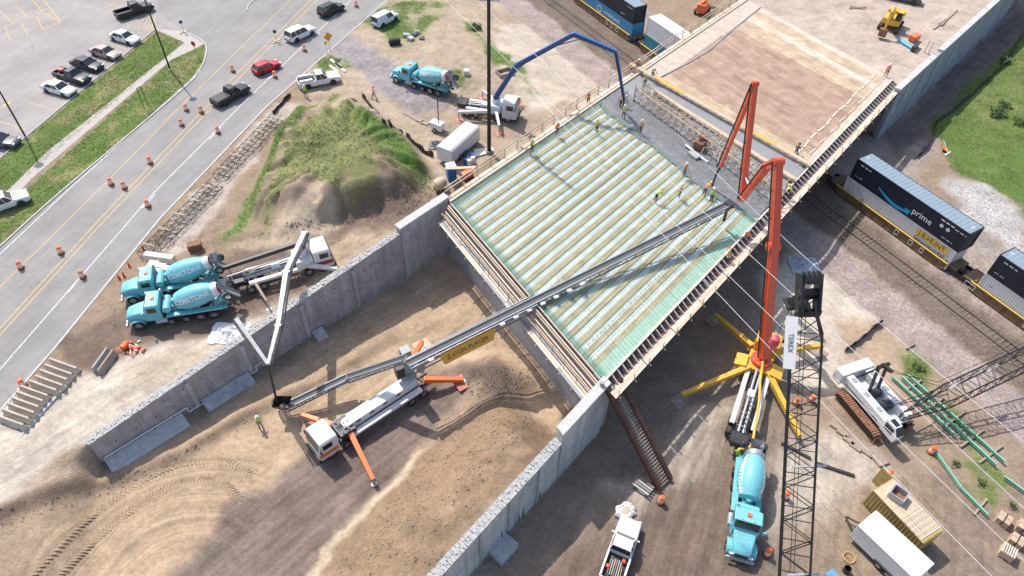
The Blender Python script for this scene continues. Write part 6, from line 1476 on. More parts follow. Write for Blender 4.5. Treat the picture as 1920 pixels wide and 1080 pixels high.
worker('worker in lime vest over orange shirt on the rebar ahead of the pour', 1118, 248, 7.96, M_lime, face=.5, sleeve=M_vorg, trousers=M_dkcl)
worker('worker in red orange vest crouching by the left edge form', 1104, 192, Zd, M_vorg, 'kneel', face=2)
worker('worker in dark orange vest guiding the blue boom hose', 1163, 200, Zd, M_vorg, 'bend', face=0, trousers=M_dkcl, hat=M_haty)
worker('worker in lime shirt beside the blue boom hose', 1168, 222, Zd, M_lime, face=1)
worker('worker in orange vest walking on the fresh concrete', 1200, 250, Zd, M_vorg, 'walk', face=.9)
worker('worker in orange vest with a rake on the wet concrete', 1282, 330, Zd, M_vorg, face=-.9, tool=True)
worker('worker in yellow vest bending over the rebar with a bundle', 1229, 377, 7.96, M_lime, 'bend', face=.4, hat=M_haty, trousers=M_dkcl)
worker('worker in orange vest and dark trousers standing near the bending worker', 1273, 370, 7.96, M_vorg, face=-.4, trousers=M_dkcl)
worker('worker in orange vest leaning beside the red boom hose', 1320, 366, Zd, M_vorg, 'bend', face=.6, hat=M_haty)
worker('worker in bright lime shirt holding the red boom hose', 1333, 378, Zd, M_lime, face=2)
worker('worker in red shirt kneeling on the end of the yellow work bridge', 1193, 126, 8.75, M_vorg, 'kneel', face=-1, sleeve=M_red)
worker('worker in green shirt kneeling on the yellow work bridge', 1222, 142, 8.75, mat('shirt_green', (.16, .36, .06), .8, var=.1), 'kneel', face=-1)
worker('worker in yellow shirt crouching at the end of the plank bridge', 1212, 157, Zd, M_lime, 'kneel', face=3, hat=M_haty)
worker('worker in orange vest standing behind the paving machine', 1388, 325, Zd, M_vorg, face=1, hat=M_haty)
worker('person in purple shirt crouching at the burlap edge', 1491, 290, Zd, mat('shirt_purple', (.12, .07, .16), .8), 'kneel', face=1, hat=M_dkcl)
worker('worker in orange vest and blue trousers standing on the finished deck corner', 1660, 143, Zd, M_vorg, face=-2)
worker('worker in orange vest on the right walkway near the red boom', 1397, 456, 7.68, M_vorg, face=1)
worker('worker in yellow vest sitting on the right walkway by the red bag', 1366, 492, 7.68, M_lime, 'kneel', face=2, sleeve=M_vorg)
worker('worker in yellow shirt leaning over the walkway beyond the boom joint', 1479, 374, 7.68, M_lime, 'bend', face=2, hat=M_haty)
worker('worker in lime vest at the deck edge beside the red boom', 1443, 394, Zd, M_lime, 'kneel', face=1)
worker('worker in lime vest standing near the belt conveyor hopper', 489, 801, 0, M_lime, face=-.5)
worker('worker in lime vest standing behind the white work pickup', 574, 182, ZP, M_lime, face=-1.5)
worker('worker in orange shirt walking past the silt fence', 701, 184, ZP, M_vorg, 'walk', face=.2, trousers=M_dkcl, hat=M_orange)
worker('worker in lime jacket between the mixers and the white boom pump', 427, 556, ZP, M_lime, 'bend', face=0)
worker('worker in lime shirt at the chute of the yard mixer', 1377, 862, 0, M_lime, face=1, hat=M_haty)
worker('worker in green vest standing in the pipework of the blue boom pump', 923, 207, ZP, M_lime, face=-1, hat=M_haty)
m = MB(); m.box(G(1367, 468, 7.9), (.4, .35, .5)); tag(m.obj('red_bag', M_red, bevel=.06), 'small red bag on the deck edge form', 'bag')
# ---------------------------------------------------------------- stair, girders and timber in the yard
P = G(1150, 722, 7.6); Q = G(1246, 908, .25); d = (Q-P).normalized(); s_ = d.cross(Z3).normalized()
st_ = thing('access_stair', 'long brown steel access stair from the deck corner to the ground', 'stair', (Q.x, Q.y, 0))
for sg in (-1, 1):
    m = MB(); m.bar(P+s_*sg*.78, Q+s_*sg*.78, .26, .62); m.bar(P+s_*sg*.78+Z3*.34, Q+s_*sg*.78+Z3*.34, .42, .06); kid(m.obj('stringer', M_brown), st_)
m = MB(); m.tube(P+s_*.25+Z3*.45, Q+s_*.25+Z3*.45, .05, n=6); kid(m.obj('hand_rail', M_woodd), st_)
for i in range(34): m = MB(); c = P.lerp(Q, (i+.5)/34); m.bar(c-s_*.66, c+s_*.66, .22, .07); kid(m.obj('tread', M_woodd), st_)
def beam_i(name, label, a, b, hh, wd, mt_, cat, group=None):
    t_ = thing(name, label, cat, ((a+b)/2).to_tuple()[:2]+(0,), 0, group)
    m = MB(); m.bar(a, b, wd*.12, hh); kid(m.obj('web', mt_), t_)
    for sg in (-1, 1): m = MB(); m.bar(a+Z3*sg*hh*.5, b+Z3*sg*hh*.5, wd, .05); kid(m.obj('flange', mt_), t_)
    return t_
for i, (p, q) in enumerate((((1690, 706), (1868, 872)), ((1702, 703), (1884, 866)), ((1672, 706), (1790, 815)), ((1748, 838), (1802, 915)), ((1802, 915), (1852, 966)), ((1882, 893), (1930, 928)))):
    beam_i('green_girder', ['green steel girder lying outermost on the dunnage', 'green steel girder lying second on the dunnage', 'short green girder behind the crane boom', 'thin green girder beside the traffic barrel', 'green girder whose end lies by the stone pallets', 'short green girder lying apart beyond the weeds'][i], G(*p, .38), G(*q, .38), .22, .19, M_green, 'girder', 'green girders')
for i, (p, q) in enumerate((((1735, 768), (1770, 745)), ((1770, 800), (1810, 770)), ((1800, 838), (1845, 805)), ((1835, 868), (1880, 835)), ((1826, 965), (1850, 935)), ((1700, 730), (1728, 712)))):
    m = MB(); m.bar(G(*p, .14), G(*q, .14), .2, .18); tag(m.obj('dunnage_timber', M_woodd, bevel=.01), 'grey timber laid crosswise under the green girders', 'timber', 'dunnage under the girders')
for i, p in enumerate(((1568, 800), (1580, 812), (1592, 826), (1604, 838), (1625, 848))):
    m = MB(); m.box(G(*p, .12), (1.1, .55, .22), 0, (0, 0, rot+.4)); tag(m.obj('crane_mat_block', M_woodd, bevel=.02), 'timber block lying beside the crane track', 'timber block', 'blocks beside the crane')
m = MB(); m.box(G(1645, 855, .12), (2.0, 1.2, .22), 0, (0, 0, rot)); tag(m.obj('crane_mat', M_woodd, bevel=.02), 'flat timber mat under the front of the crane track', 'timber mat')
for p, q in (((1530, 868), (1602, 892)), ((1465, 830), (1520, 860))):
    m = MB(); m.bar(G(*p, .15), G(*q, .15), .25, .2); tag(m.obj('steel_bar', M_dsteel), 'dark steel bar on the ground behind the lattice boom', 'steel bar', 'bars behind the boom')
# tan container with plywood top, white trailer
a, b = G(1656, 907, 2.6), G(1751, 1006, 2.6); c = (a+b)/2; an = math.atan2((b-a).y, (b-a).x)
tc_ = thing('storage_container', 'mustard storage container with a plywood top and open door', 'container', (c.x, c.y, 0), an); LL = (b-a).length
M_must = mat('mustard_paint', (.42, .30, .10), .6, var=.2, scale=1.5, dirt=.3)
for sy in (-1, 1): m = MB(); corrugated(m, Vector((-LL/2, sy*1.2, .1)), Vector((LL, 0, 0)), Vector((0, sy, 0)), 2.4, 18, .07); m.obj('side_wall', M_must, tc_, fix=False)
m = MB(); m.box((LL/2, 0, 1.3), (.08, 2.4, 2.5)); m.obj('end_wall', M_must, tc_)
m = MB(); m.box((-LL/2-.6, 1.3, 1.3), (1.2, .06, 2.4)); m.obj('open_door', M_must, tc_)
m = MB(); m.box((-LL/2+.02, 0, 1.3), (.04, 2.3, 2.4)); m.obj('door', M_woodd, tc_)
m = MB(); m.box((0, 0, 2.52), (LL, 2.5, .06)); m.obj('roof', M_must, tc_)
for i in range(3): m = MB(); m.box((-LL/2+.6+i*1.0, 0, 2.57), (.98, 2.5, .03)); m.obj('plywood_sheet', M_wood, tc_)
for i in range(13): m = MB(); m.box((-LL/2+3.2+i*(LL-3.4)/13, 0, 2.59+.006*(i % 3)), ((LL-3.4)/13-.03, 2.45, .05)); m.obj('plank', M_wood if i % 3 else M_woodp, tc_)
wp = loc2w(tc_, -LL/2+1.4, .1, 2.6); bx_ = thing('open_box', 'grey open box with padded sides standing on the plywood top', 'box', wp, an+.3)
for x, y, a_, b_ in ((0, .55, 1.3, .12), (0, -.55, 1.3, .12), (.6, 0, .12, 1.1), (-.6, 0, .12, 1.1)): m = MB(); m.box((x, y, .35), (a_, b_, .7)); m.obj('side', M_steel, bx_, bevel=.03)
m = MB(); m.box((0, 0, .05), (1.2, 1.0, .06)); m.obj('bottom', M_rust, bx_)
def trailer(label, cpx, rotz, z, L, Wd, H, ramp=False):
    p = G(*cpx, z+H*.5); t_ = thing('enclosed_trailer', label, 'trailer', (p.x, p.y, z), rotz)
    m = MB(); rr = [(-Wd/2, .55), (-Wd/2, H-.15), (-Wd/2+.2, H), (Wd/2-.2, H), (Wd/2, H-.15), (Wd/2, .55)]
    m.loft([[(x, y, zz) for y, zz in rr] for x in (-L/2, L/2)]); m.obj('box', M_white, t_, bevel=.03)
    m = MB(); m.box((0, 0, H+.012), (L-.1, Wd-.42, .02)); m.obj('roof', M_white, t_)
    for sy in (-1, 1):
        m = MB(); m.box((0, sy*(Wd/2+.01), .62), (L, .04, .14)); m.box((0, sy*(Wd/2+.01), H-.2), (L, .03, .08)); m.obj('trim', M_steel, t_)
        for dx in (-.45, .45): wheel(t_, -L*.12+dx, sy*(Wd/2-.02), .36, .22)
        m = MB(); m.box((-L*.12, sy*(Wd/2+.05), .78), (1.9, .2, .06)); m.obj('fender', M_plast, t_)
    m = MB(); m.box((L*.28, -Wd/2-.015, 1.5), (.85, .02, 1.8)); m.obj('side_door', M_white, t_, bevel=.01)
    m = MB(); m.box((0, 0, .5), (L-.2, Wd-.3, .12)); m.bar((L/2, .6, .5), (L/2+1.3, 0, .5), .1); m.bar((L/2, -.6, .5), (L/2+1.3, 0, .5), .1); m.tube((L/2+1.1, 0, 0), (L/2+1.1, 0, .8), .05); m.obj('frame_hitch', M_dsteel, t_)
    m = MB(); m.box((-L/2-.012, 0, 1.6), (.02, Wd-.25, 1.9)); m.obj('rear_door', M_white, t_)
    return t_
trailer('white enclosed trailer parked against the mustard container', (1668, 1032), math.atan2(*(G(1617, 965, 2.7)-G(1726, 1067, 2.7)).yx), 0, (G(1617, 965, 2.7)-G(1726, 1067, 2.7)).length, 2.5, 2.7)
trailer('white enclosed trailer between the light tower and the bridge edge', (860, 270), math.atan2(*(G(888, 245, ZP+1)-G(835, 292, ZP+1)).yx), ZP, 6.6, 2.3, 2.6)
# pallets with stone, timber sawhorse, sack
def pallet(label, px, py, load, z=0, group=None):
    p = G(px, py, .2); t_ = thing('pallet', label, 'pallet', (p.x, p.y, hz(p.x, p.y)), R(-35)+random.uniform(-.2, .2), group)
    for i in range(6): m = MB(); m.box((0, -.5+i*.2, .13), (1.1, .13, .025)); m.obj('slat', M_wood, t_)
    for y in (-.45, 0, .45): m = MB(); m.box((y, 0, .06), (.09, 1.1, .1)); m.obj('bearer', M_wood, t_)
    if load == 'stone':
        for i in range(2):
            for j in range(2): m = MB(); m.box((-.26+i*.52, -.26+j*.52, .45), (.5, .5, .6)); m.obj('stone_bundle', mat('stone_tan', (.48, .36, .25), .9, var=.25, scale=5), t_, bevel=.04)
        m = MB(); m.box((0, 0, .77), (.08, 1.06, .02)); m.box((0, 0, .45), (.09, 1.06, .62)); m.obj('strap', M_dsteel, t_)
    elif load == 'crate':
        for sy in (-1, 1): m = MB(); m.box((0, sy*.5, .5), (1.05, .04, .7)); m.obj('crate_side', M_wood, t_); m = MB(); m.box((sy*.52, 0, .5), (.04, 1.0, .7)); m.obj('crate_end', M_wood, t_)
        for i in range(6): m = MB(); m.box((-.45+i*.18, 0, .87), (.1, 1.05, .03)); m.obj('crate_slat', M_woodp, t_)
pallet('pallet with strapped tan stone bundle beside the fallen green girder', 1880, 976, 'stone')
pallet('pallet of strapped tan stone farthest from the wooden crate', 1918, 990, 'stone'); pallet('pallet of strapped tan stone with a green sheet beside the wooden crate', 1905, 1015, 'stone'); pallet('open slatted wooden crate standing in front of the stone pallets', 1886, 1038, 'crate')
p = G(1205, 912, .3); t_ = thing('timber_stack', 'small stack of grey planks on trestles near the stair foot', 'timber stack', (p.x, p.y, 0), R(-40))
for i in range(4): m = MB(); m.box((0, -.45+i*.3, .5+.03*(i % 2)), (1.8, .2, .08)); m.obj('plank', M_woodd if i % 2 else M_steel, t_)
for x in (-.6, .6): m = MB(); m.box((x, 0, .22), (.1, 1.2, .44)); m.obj('trestle', M_woodd, t_)
p = G(1173, 958, .3); t_ = thing('bulk_sack', 'white crumpled bulk sack with sand on the ground ahead of the pickup', 'sack', (p.x, p.y, 0), .4)
m = MB(); n_ = 18; rg = []
for r_, z in ((1.0, 0), (.98, .35), (.7, .55), (.5, .42)): rg.append([(r_*(1+.18*math.sin(i*2.7+r_*3))*math.cos(2*math.pi*i/n_)*.95, r_*(1+.18*math.cos(i*1.9))*math.sin(2*math.pi*i/n_)*.8, z*(1+.2*math.sin(i*3.1))) for i in range(n_)])
m.loft(rg); m.obj('cloth', M_tarp, t_, smooth=True); m = MB(); m.lathe([(.52, .40), (.3, .50), (.02, .54)], 14); m.obj('sand', mat('sand_fill', (.5, .42, .33), .95, var=.2), t_)
for px, py, mt_, lb in ((1560, 1078, mat('pail_blue', (.10, .30, .62), .6), 'blue sheet of plastic on the ground near the trailer wheels'),):
    m = MB(); m.box(G(px, py, .05), (.9, .7, .06), 0, (0, 0, .5)); tag(m.obj('plastic_sheet', mt_), lb, 'plastic sheet')
p = G(1588, 1068, .3); m = MB(); m.lathe([(.28, 0), (.30, .6), (.26, .6), (.24, .05)], 16, Matrix.Translation((p.x, p.y, 0))); tag(m.obj('black_drum', M_black, smooth=True), 'open black drum beside the white trailer', 'drum')
p = G(1592, 1045, .1); m = MB(); m.path([p+Vector((.5*math.cos(i*.7), .5*math.sin(i*.7), .03)) for i in range(10)], .04, 6); tag(m.obj('hose_coil', M_yellow), 'coiled yellow hose lying by the trailer wheels', 'hose')
# ---------------------------------------------------------------- poles, wires, signs
def pole(name, label, px, py, z, h, r, mt_, lamp=None, arm=None):
    p = G(px, py, z); t_ = thing(name, label, 'pole', (p.x, p.y, z))
    m = MB(); m.tube((0, 0, 0), (0, 0, h), r, r*.7, n=12); m.obj('shaft', mt_, t_, smooth=True)
    m = MB(); m.tube((0, 0, 0), (0, 0, .35), r*2.2, r*1.8, n=12); m.obj('footing', M_conc if lamp else M_woodd, t_)
    if lamp: m = MB(); m.lathe([(.1, h), (.5, h+.05), (.55, h+.25), (.2, h+.4)], 18); m.obj('lamp_head', M_dsteel, t_, smooth=True)
    if arm:
        m = MB(); m.bar((-1.2, 0, arm), (1.2, 0, arm), .12, .14); m.obj('cross_arm', M_steel, t_)
        for x in (-1.1, 0, 1.1): m = MB(); m.lathe([(.05, arm+.07), (.09, arm+.15), (.04, arm+.32)], 8, Matrix.Translation((x, 0, 0))); m.obj('insulator', M_steel, t_)
    return t_
M_pole = mat('pole_dark', (.045, .037, .033), .85, var=.3)
pole('utility_pole', 'tall dark utility pole beside the white trailer', 917, 286, ZP, 27, .26, M_pole, arm=20.5)
pole('lamp_post', 'dark lamp post on the lawn strip by the sidewalk', 320, 133, ZP, 12.5, .13, M_pole, lamp=1); pole('lamp_post', 'dark lamp post at the edge of the parking lot', 50, 260, ZP, 9.3, .12, M_pole, lamp=1)
for i, (p, q) in enumerate((((893, 0), (1492, 558)), ((833, 0), (1500, 647)), ((1447, 428), (1640, 598)), ((1240, 440), (1560, 775)))):
    z = 14.0; a = G(*p, z); b = G(*q, z); d = (b-a); m = MB(); n_ = 24; a2 = a-d*1.2; b2_ = b+d*1.6
    P_ = [a2.lerp(b2_, k/n_)+Vector((0, 0, 1.2*(((k/n_)-.5)*2)**2)) for k in range(n_+1)]; m.path(P_, .022, 5); tag(m.obj('overhead_wire', mat('wire_bright', (.75, .75, .74), .4, .3)), ['overhead wire passing the utility pole and the black boom head', 'overhead wire crossing the middle of the deck stripes', 'overhead wire crossing above the bare sand by the tracks', 'overhead wire passing over the white crane cab'][i], 'wire')
def sign(name, label, px, py, z, h, shape, mt_, size, face, extra=None):
    p = G(px, py, z); t_ = thing(name, label, 'sign', (p.x, p.y, z), face)
    m = MB(); m.bar((0, 0, 0), (0, 0, h), .06); m.obj('post', M_steel, t_)
    m = MB(); n_ = {'oct': 8, 'dia': 4, 'rect': 4}[shape]; a0 = {'oct': R(22.5), 'dia': 0, 'rect': R(45)}[shape]
    m.prism([(size*math.cos(a0+2*math.pi*i/n_), h+size*math.sin(a0+2*math.pi*i/n_)) for i in range(n_)], .04, .06); m.obj('panel', mt_, t_); return t_
M_sred = mat('sign_red', (.5, .02, .03), .4); M_sorg = mat('sign_orange', (.80, .30, .02), .4); M_syel = mat('sign_yellow', (.80, .58, .03), .4)
t_ = sign('stop_sign', 'red octagonal stop sign at the kerb corner', 371, 108, ZP, 2.3, 'oct', M_sred, .42, R(160)); text('STOP', .26, M_refl, t_, (0, .02, 2.3), (R(90), 0, R(180)) if False else (R(90), 0, 0), ext=.002)
sign('warning_sign', 'orange diamond warning sign on the road edge by the gravel drive', 621, 103, ZP, 3.0, 'dia', M_sorg, .75, R(35)); sign('warning_sign', 'small yellow diamond sign beside the orange one', 614, 101, ZP, 1.8, 'dia', M_syel, .35, R(35))
for px, py, lb in ((345, 60, 'temporary sign on a yellow stand at the driveway'), (519, 78, 'temporary sign on a yellow stand on the centre line')):
    t_ = sign('stand_sign', lb, px, py, ZP+.02, 1.7, 'rect', M_dsteel, .35, R(200)); m = MB(); m.bar((-.6, -.5, .08), (.6, .5, .08), .18, .1); m.bar((-.5, .5, .08), (.5, -.5, .08), .18, .1); m.obj('stand_foot', mat('sandbag', (.62, .55, .34), .9), t_)
p = G(274, 200, ZP); q = G(262, 163, ZP); t_ = thing('frame_sign', 'empty black sign frame on two posts in the lawn', 'sign', (p.x, p.y, ZP), R(60))
for x in (-.35, .35): m = MB(); m.bar((x, 0, 0), (x, 0, 3.0), .06); m.obj('post', M_black, t_)
m = MB(); m.bar((-.4, 0, 3.0), (.4, 0, 3.0), .06); m.bar((-.4, 0, 2.5), (.4, 0, 2.5), .06); m.obj('frame', M_black, t_)
# ---------------------------------------------------------------- rebar cages, barriers, blocks
M_cage = mat('black_rebar', (.05, .045, .042), .8, var=.3)
for i, (p, q) in enumerate((((262, 482), (398, 345)), ((402, 335), (512, 222)))):
    a, b = G(*p, ZP+.12), G(*q, ZP+.12); t_ = thing('rebar_cage', ['long black rebar cage along the road beside the white blocks', 'long black rebar cage along the road leading to the silt fence'][i], 'rebar cage', (a.x, a.y, ZP))
    truss(t_, 'lacing', a, b, .8, 1.5, 15, M_cage, .035)
    for k in range(5): m = MB(); c = a.lerp(b, (k+.5)/5); s_ = (b-a).cross(Z3).normalized(); m.bar(c-s_*.3+Z3*.84, c+s_*1.2+Z3*.84, .08); kid(m.obj('spacer_bar', M_woodp), t_)
def barrier(label, p, q, z, mt_=None, group=None, h=.8, name='concrete_barrier'):
    a, b = G(*p, z+.4), G(*q, z+.4); d = (b-a); L = d.length; t_ = thing(name, label, 'barrier', ((a.x+b.x)/2, (a.y+b.y)/2, z), math.atan2(d.y, d.x), group)
    m = MB(); pr = [(-.30, 0), (-.30, .08), (-.16, .3), (-.09, h), (.09, h), (.16, .3), (.30, .08), (.30, 0)]; m.prism(pr, -L/2, L/2, plane='yz'); m.obj('block', mt_ or mat('barrier_tan', (.50, .44, .37), .9, var=.2, scale=2, dirt=.3), t_, bevel=.015)
    m = MB(); m.box((-L*.3, 0, .05), (.3, .64, .08)); m.box((L*.3, 0, .05), (.3, .64, .08)); m.obj('lift_slot', M_dsteel, t_)
for i, p in enumerate(((96, 676), (87, 687), (78, 697), (70, 708), (58, 717), (42, 727), (33, 737), (25, 748), (17, 759), (7, 770), (-3, 782))):
    barrier('grey concrete barrier in the row laid side by side on the sand', (p[0], p[1]), (p[0]+50, p[1]+18), ZP, group='barriers laid in a row')
for p, q in (((176, 694), (203, 656)), ((186, 699), (214, 660))): barrier('weathered concrete barrier of the pair beside the orange debris', p, q, ZP, M_concd if p[0] < 180 else M_woodd, 'pair of barriers')
m = MB(); m.bar(G(22, 838, 2.9), G(125, 722, 3.05), .3, .25); tag(m.obj('long_pale_beam', M_conc, bevel=.02), 'long pale beam lying along the row of barriers', 'beam')
for i, (p, s_) in enumerate((((300, 484), (3.4, .7)), ((290, 498), (1.1, .7)), ((304, 503), (1.1, .7)), ((319, 508), (1.1, .7)), ((283, 507), (1.0, .7)), ((297, 513), (1.0, .7)), ((311, 520), (1.0, .7)))):
    q = G(*p, ZP+.5); m = MB(); m.box((q.x, q.y, ZP+.5), (s_[0], s_[1], 1.0), 0, (0, 0, R(-8))); tag(m.obj('white_block', mat('block_white', (.66, .62, .55), .85, var=.1, scale=2), bevel=.05), 'long white concrete block behind the smaller ones' if i == 0 else 'white concrete block in the cluster beside the mixer', 'concrete block', None if i == 0 else 'white blocks by the mixers')
p = G(245, 655, ZP); t_ = thing('debris_pile', 'heap of orange fencing and white scraps beside the barrier pair', 'debris', (p.x, p.y, ZP))
for i in range(26): m = MB(); a = random.uniform(0, 6.3); r_ = random.uniform(0, 1.6); c = Vector((r_*math.cos(a)*1.2, r_*math.sin(a)*.9, .1)); e = Vector((random.uniform(-.7, .7), random.uniform(-.7, .7), random.uniform(0, .25))); m.bar(c, c+e, .08 if i % 3 else .3, .05); m.obj('scrap', [M_red, M_orange, M_refl][i % 3], t_)
m = MB(); m.lathe([(.28, 0), (.26, .5), (.22, .95)], 14, Matrix.Translation((-.5, .6, .25)) @ Matrix.Rotation(1.3, 4, 'X')); m.obj('crushed_barrel', M_orange, t_)
def drape(name, label, pts, z, h, mt_, cat='silt fence'):
    h *= 1.5; P_ = [on(*p, z) for p in smooth_line(pts, 5)]; m = MB(); n_ = len(P_)
    rg = []
    for i, p in enumerate(P_): o_ = Vector((.05*math.sin(i*1.7), .05*math.cos(i*2.3), 0)); rg.append([p+o_-Z3*.1, p+o_+Z3*h*(.75+.25*math.sin(i*1.1))+Vector((.15*math.sin(i), .1, 0)), p+o_+Vector((.05, .05, 0))+Z3*h*.7, p+o_+Vector((.05, .05, -.1))])
    m.loft(rg); t_ = thing(name, label, cat, P_[0]); kid(m.obj('cloth', mt_, smooth=True), t_)
    for i in range(0, n_, 4): m = MB(); m.bar(P_[i], P_[i]+Z3*(h+.2), .06); kid(m.obj('stake', M_woodd), t_)
drape('silt_fence', 'black silt fence sagging along the top of the mound', [(680, 184), (697, 205), (718, 230), (738, 245), (755, 256)], ZP, .6, M_blk)
drape('silt_fence', 'black silt fence running down to the white trailer', [(762, 258), (780, 275), (798, 290), (812, 294)], ZP, .6, M_blk)
drape('silt_fence', 'black silt fence along the edge of the green field', [(1925, 50), (1888, 112), (1868, 135), (1828, 172), (1780, 214), (1755, 232), (1748, 258), (1735, 282), (1718, 296)], 0, .6, M_blk)
drape('silt_fence', 'torn black silt fence on the sand beside the tracks', [(1583, 660), (1612, 640), (1632, 622), (1652, 606)], 0, .55, M_blk)
drape('silt_fence', 'black silt fence folded at the upper end of the rebar cage', [(512, 215), (530, 195), (545, 178)], ZP, .45, M_blk)
# ---------------------------------------------------------------- upper work area
p = G(820, 240, ZP+.4); t_ = thing('light_tower', 'white mobile light tower with a tall mast', 'light tower', (p.x, p.y, ZP), R(-30))
m = MB(); m.box((0, 0, .85), (1.9, 1.1, 1.0)); m.obj('generator_box', M_white, t_, bevel=.08); m = MB(); m.tube((.3, 0, 1.3), (.3, 0, 7.2), .07, n=8); m.obj('mast', M_dsteel, t_)
for sy in (-1, 1): wheel(t_, 0, sy*.6, .32, .2); m = MB(); m.box((.3, sy*.45, 7.2), (.2, .5, .3)); m.obj('lamp', M_dsteel, t_)
m = MB(); m.bar((.9, 0, .45), (2.0, 0, .4), .08); m.obj('drawbar', M_dsteel, t_)
p = G(846, 325, ZP+1); t_ = thing('portable_toilet', 'blue and brown portable cabin with a pale roof beside the bridge edge', 'cabin', (p.x, p.y, ZP), R(20))
m = MB(); m.box((0, 0, 1.1), (1.1, 1.1, 2.1)); m.obj('shell', mat('cabin_blue', (.04, .17, .42), .5), t_, bevel=.03); m = MB(); m.box((.57, 0, 1.05), (.03, .9, 1.9)); m.obj('door', M_rust, t_); m = MB(); m.box((0, 0, 2.22), (1.25, 1.25, .12)); m.obj('roof', M_white, t_, bevel=.04)
m = MB(); m.bar(G(835, 316, ZP+2.4), G(892, 314, ZP+2.2), .5, .12); tag(m.obj('timber_plank', M_wood), 'long plank resting across the blue cabin roof', 'plank')
p = G(826, 352, ZP+.5); t_ = thing('cement_mixer_drum', 'tan barrel shaped mixer drum on the dirt by the wall end', 'mixer drum', (p.x, p.y, hz(p.x, p.y)), R(35))
m = MB(); m.lathe([(.35, -.9), (.75, -.5), (.8, 0), (.65, .5), (.45, .75)], 18, Matrix.Translation((0, 0, 1.0)) @ Matrix.Rotation(R(70), 4, 'Y')); m.obj('drum', M_wood, t_, smooth=True)
m = MB(); m.lathe([(.46, .72), (.40, .80), (.1, .5)], 18, Matrix.Translation((0, 0, 1.0)) @ Matrix.Rotation(R(70), 4, 'Y'), cap=False); m.obj('mouth', M_dsteel, t_)
for sy in (-1, 1): wheel(t_, -.4, sy*.6, .3, .15)
m = MB(); m.bar((-.8, -.5, .1), (.6, -.5, .3), .08); m.bar((-.8, .5, .1), (.6, .5, .3), .08); m.obj('frame', M_rust, t_)
for i, (px, py, c_) in enumerate(((878, 303, M_blue), (884, 298, M_blue), (880, 310, M_refl), (874, 308, M_blue), (887, 305, M_refl))):
    q = G(px, py, ZP); m = MB(); m.lathe([(.28, 0), (.3, .05), (.3, .85), (.26, .9)], 14, Matrix.Translation((q.x, q.y, ZP))); tag(m.obj('plastic_drum', c_, smooth=True), 'blue plastic drum beside the white trailer' if c_ is M_blue else 'white plastic drum beside the white trailer', 'drum', 'blue drums by the trailer' if c_ is M_blue else 'white drums by the trailer')
q = G(876, 328, ZP+.5); t_ = thing('generator', 'orange generator behind the guard rail of the bridge', 'generator', (q.x, q.y, ZP), R(40)); m = MB(); m.box((0, 0, .6), (1.5, .8, .9)); m.obj('housing', M_orng, t_, bevel=.08); m = MB(); m.box((0, 0, .12), (1.6, .9, .1)); m.obj('skid', M_dsteel, t_)
for i, (px, py) in enumerate(((952, 312), (945, 318))): m = MB(); m.box(G(px-45, py-30, ZP+.1), (2.6, .8, .15), 0, (0, 0, .2+i*.3)); tag(m.obj('plywood_board', M_refl), 'white panel lying on the ground by the utility pole', 'panel', 'panels by the pole')
for i, (px, py) in enumerate(((764, 213), (776, 219), (787, 225), (797, 230))): m = MB(); m.box(G(px, py, ZP+.06), (1.2, .8, .1), 0, (0, 0, R(-30))); tag(m.obj('paving_slab', M_woodd, bevel=.01), 'brown slab in the row laid beside the light tower', 'slab', 'slabs in a row')
for i, (px, py) in enumerate(((627, 117), (634, 123), (640, 128), (625, 128))): m = MB(); m.box(G(px, py, ZP+.06), (2.3, .35, .1), 0, (0, 0, R(-50))); tag(m.obj('white_board', M_refl, bevel=.01), 'white board lying beside the white work pickup', 'board', 'boards by the pickup')
q = G(740, 80, ZP+.3); t_ = thing('tarp_bundle', 'black tarp bundle beside the rubble pieces', 'tarp', (q.x, q.y, ZP), R(20)); m = MB(); m.lathe([(.1, -1.0), (.55, -.8), (.6, 0), (.5, .8), (.1, 1.0)], 12, Matrix.Translation((0, 0, .45)) @ Matrix.Rotation(R(90), 4, 'Y')); m.obj('bundle', M_blk, t_, smooth=True)
for i, (px, py) in enumerate(((762, 66), (770, 72), (782, 60), (790, 70), (776, 64))): m = MB(); m.box(G(px, py, ZP+.25), (1.1-.1*i, .8, .5), 0, (.2*i, .1, i)); tag(m.obj('rubble_piece', M_conc if i % 2 else M_concd, bevel=.08), 'broken concrete piece near the black tarp bundle', 'rubble', 'rubble by the tarp')
q = G(875, 141, ZP); m = MB(); m.box((q.x, q.y, ZP+.45), (.8, .8, .9)); tag(m.obj('utility_box', M_white, bevel=.05), 'small white utility box in a grass patch', 'utility box')
q = G(947, 148, 2.2); t_ = thing('formwork_box', 'open timber frame on the sand beside the blue boom', 'frame', (q.x, q.y, hz(q.x, q.y)), R(30))
for x, y, a_, b_ in ((0, .8, 2.4, .12), (0, -.8, 2.4, .12), (1.2, 0, .12, 1.7), (-1.2, 0, .12, 1.7)): m = MB(); m.box((x, y, .25), (a_, b_, .45)); m.obj('side', M_woodd, t_)
m = MB(); m.box(G(365, 461, ZP+.4), (1.5, .9, .8), 0, (0, 0, .4)); tag(m.obj('rusty_box', M_rust, bevel=.03), 'rusty metal box on the dirt above the mixers', 'box')
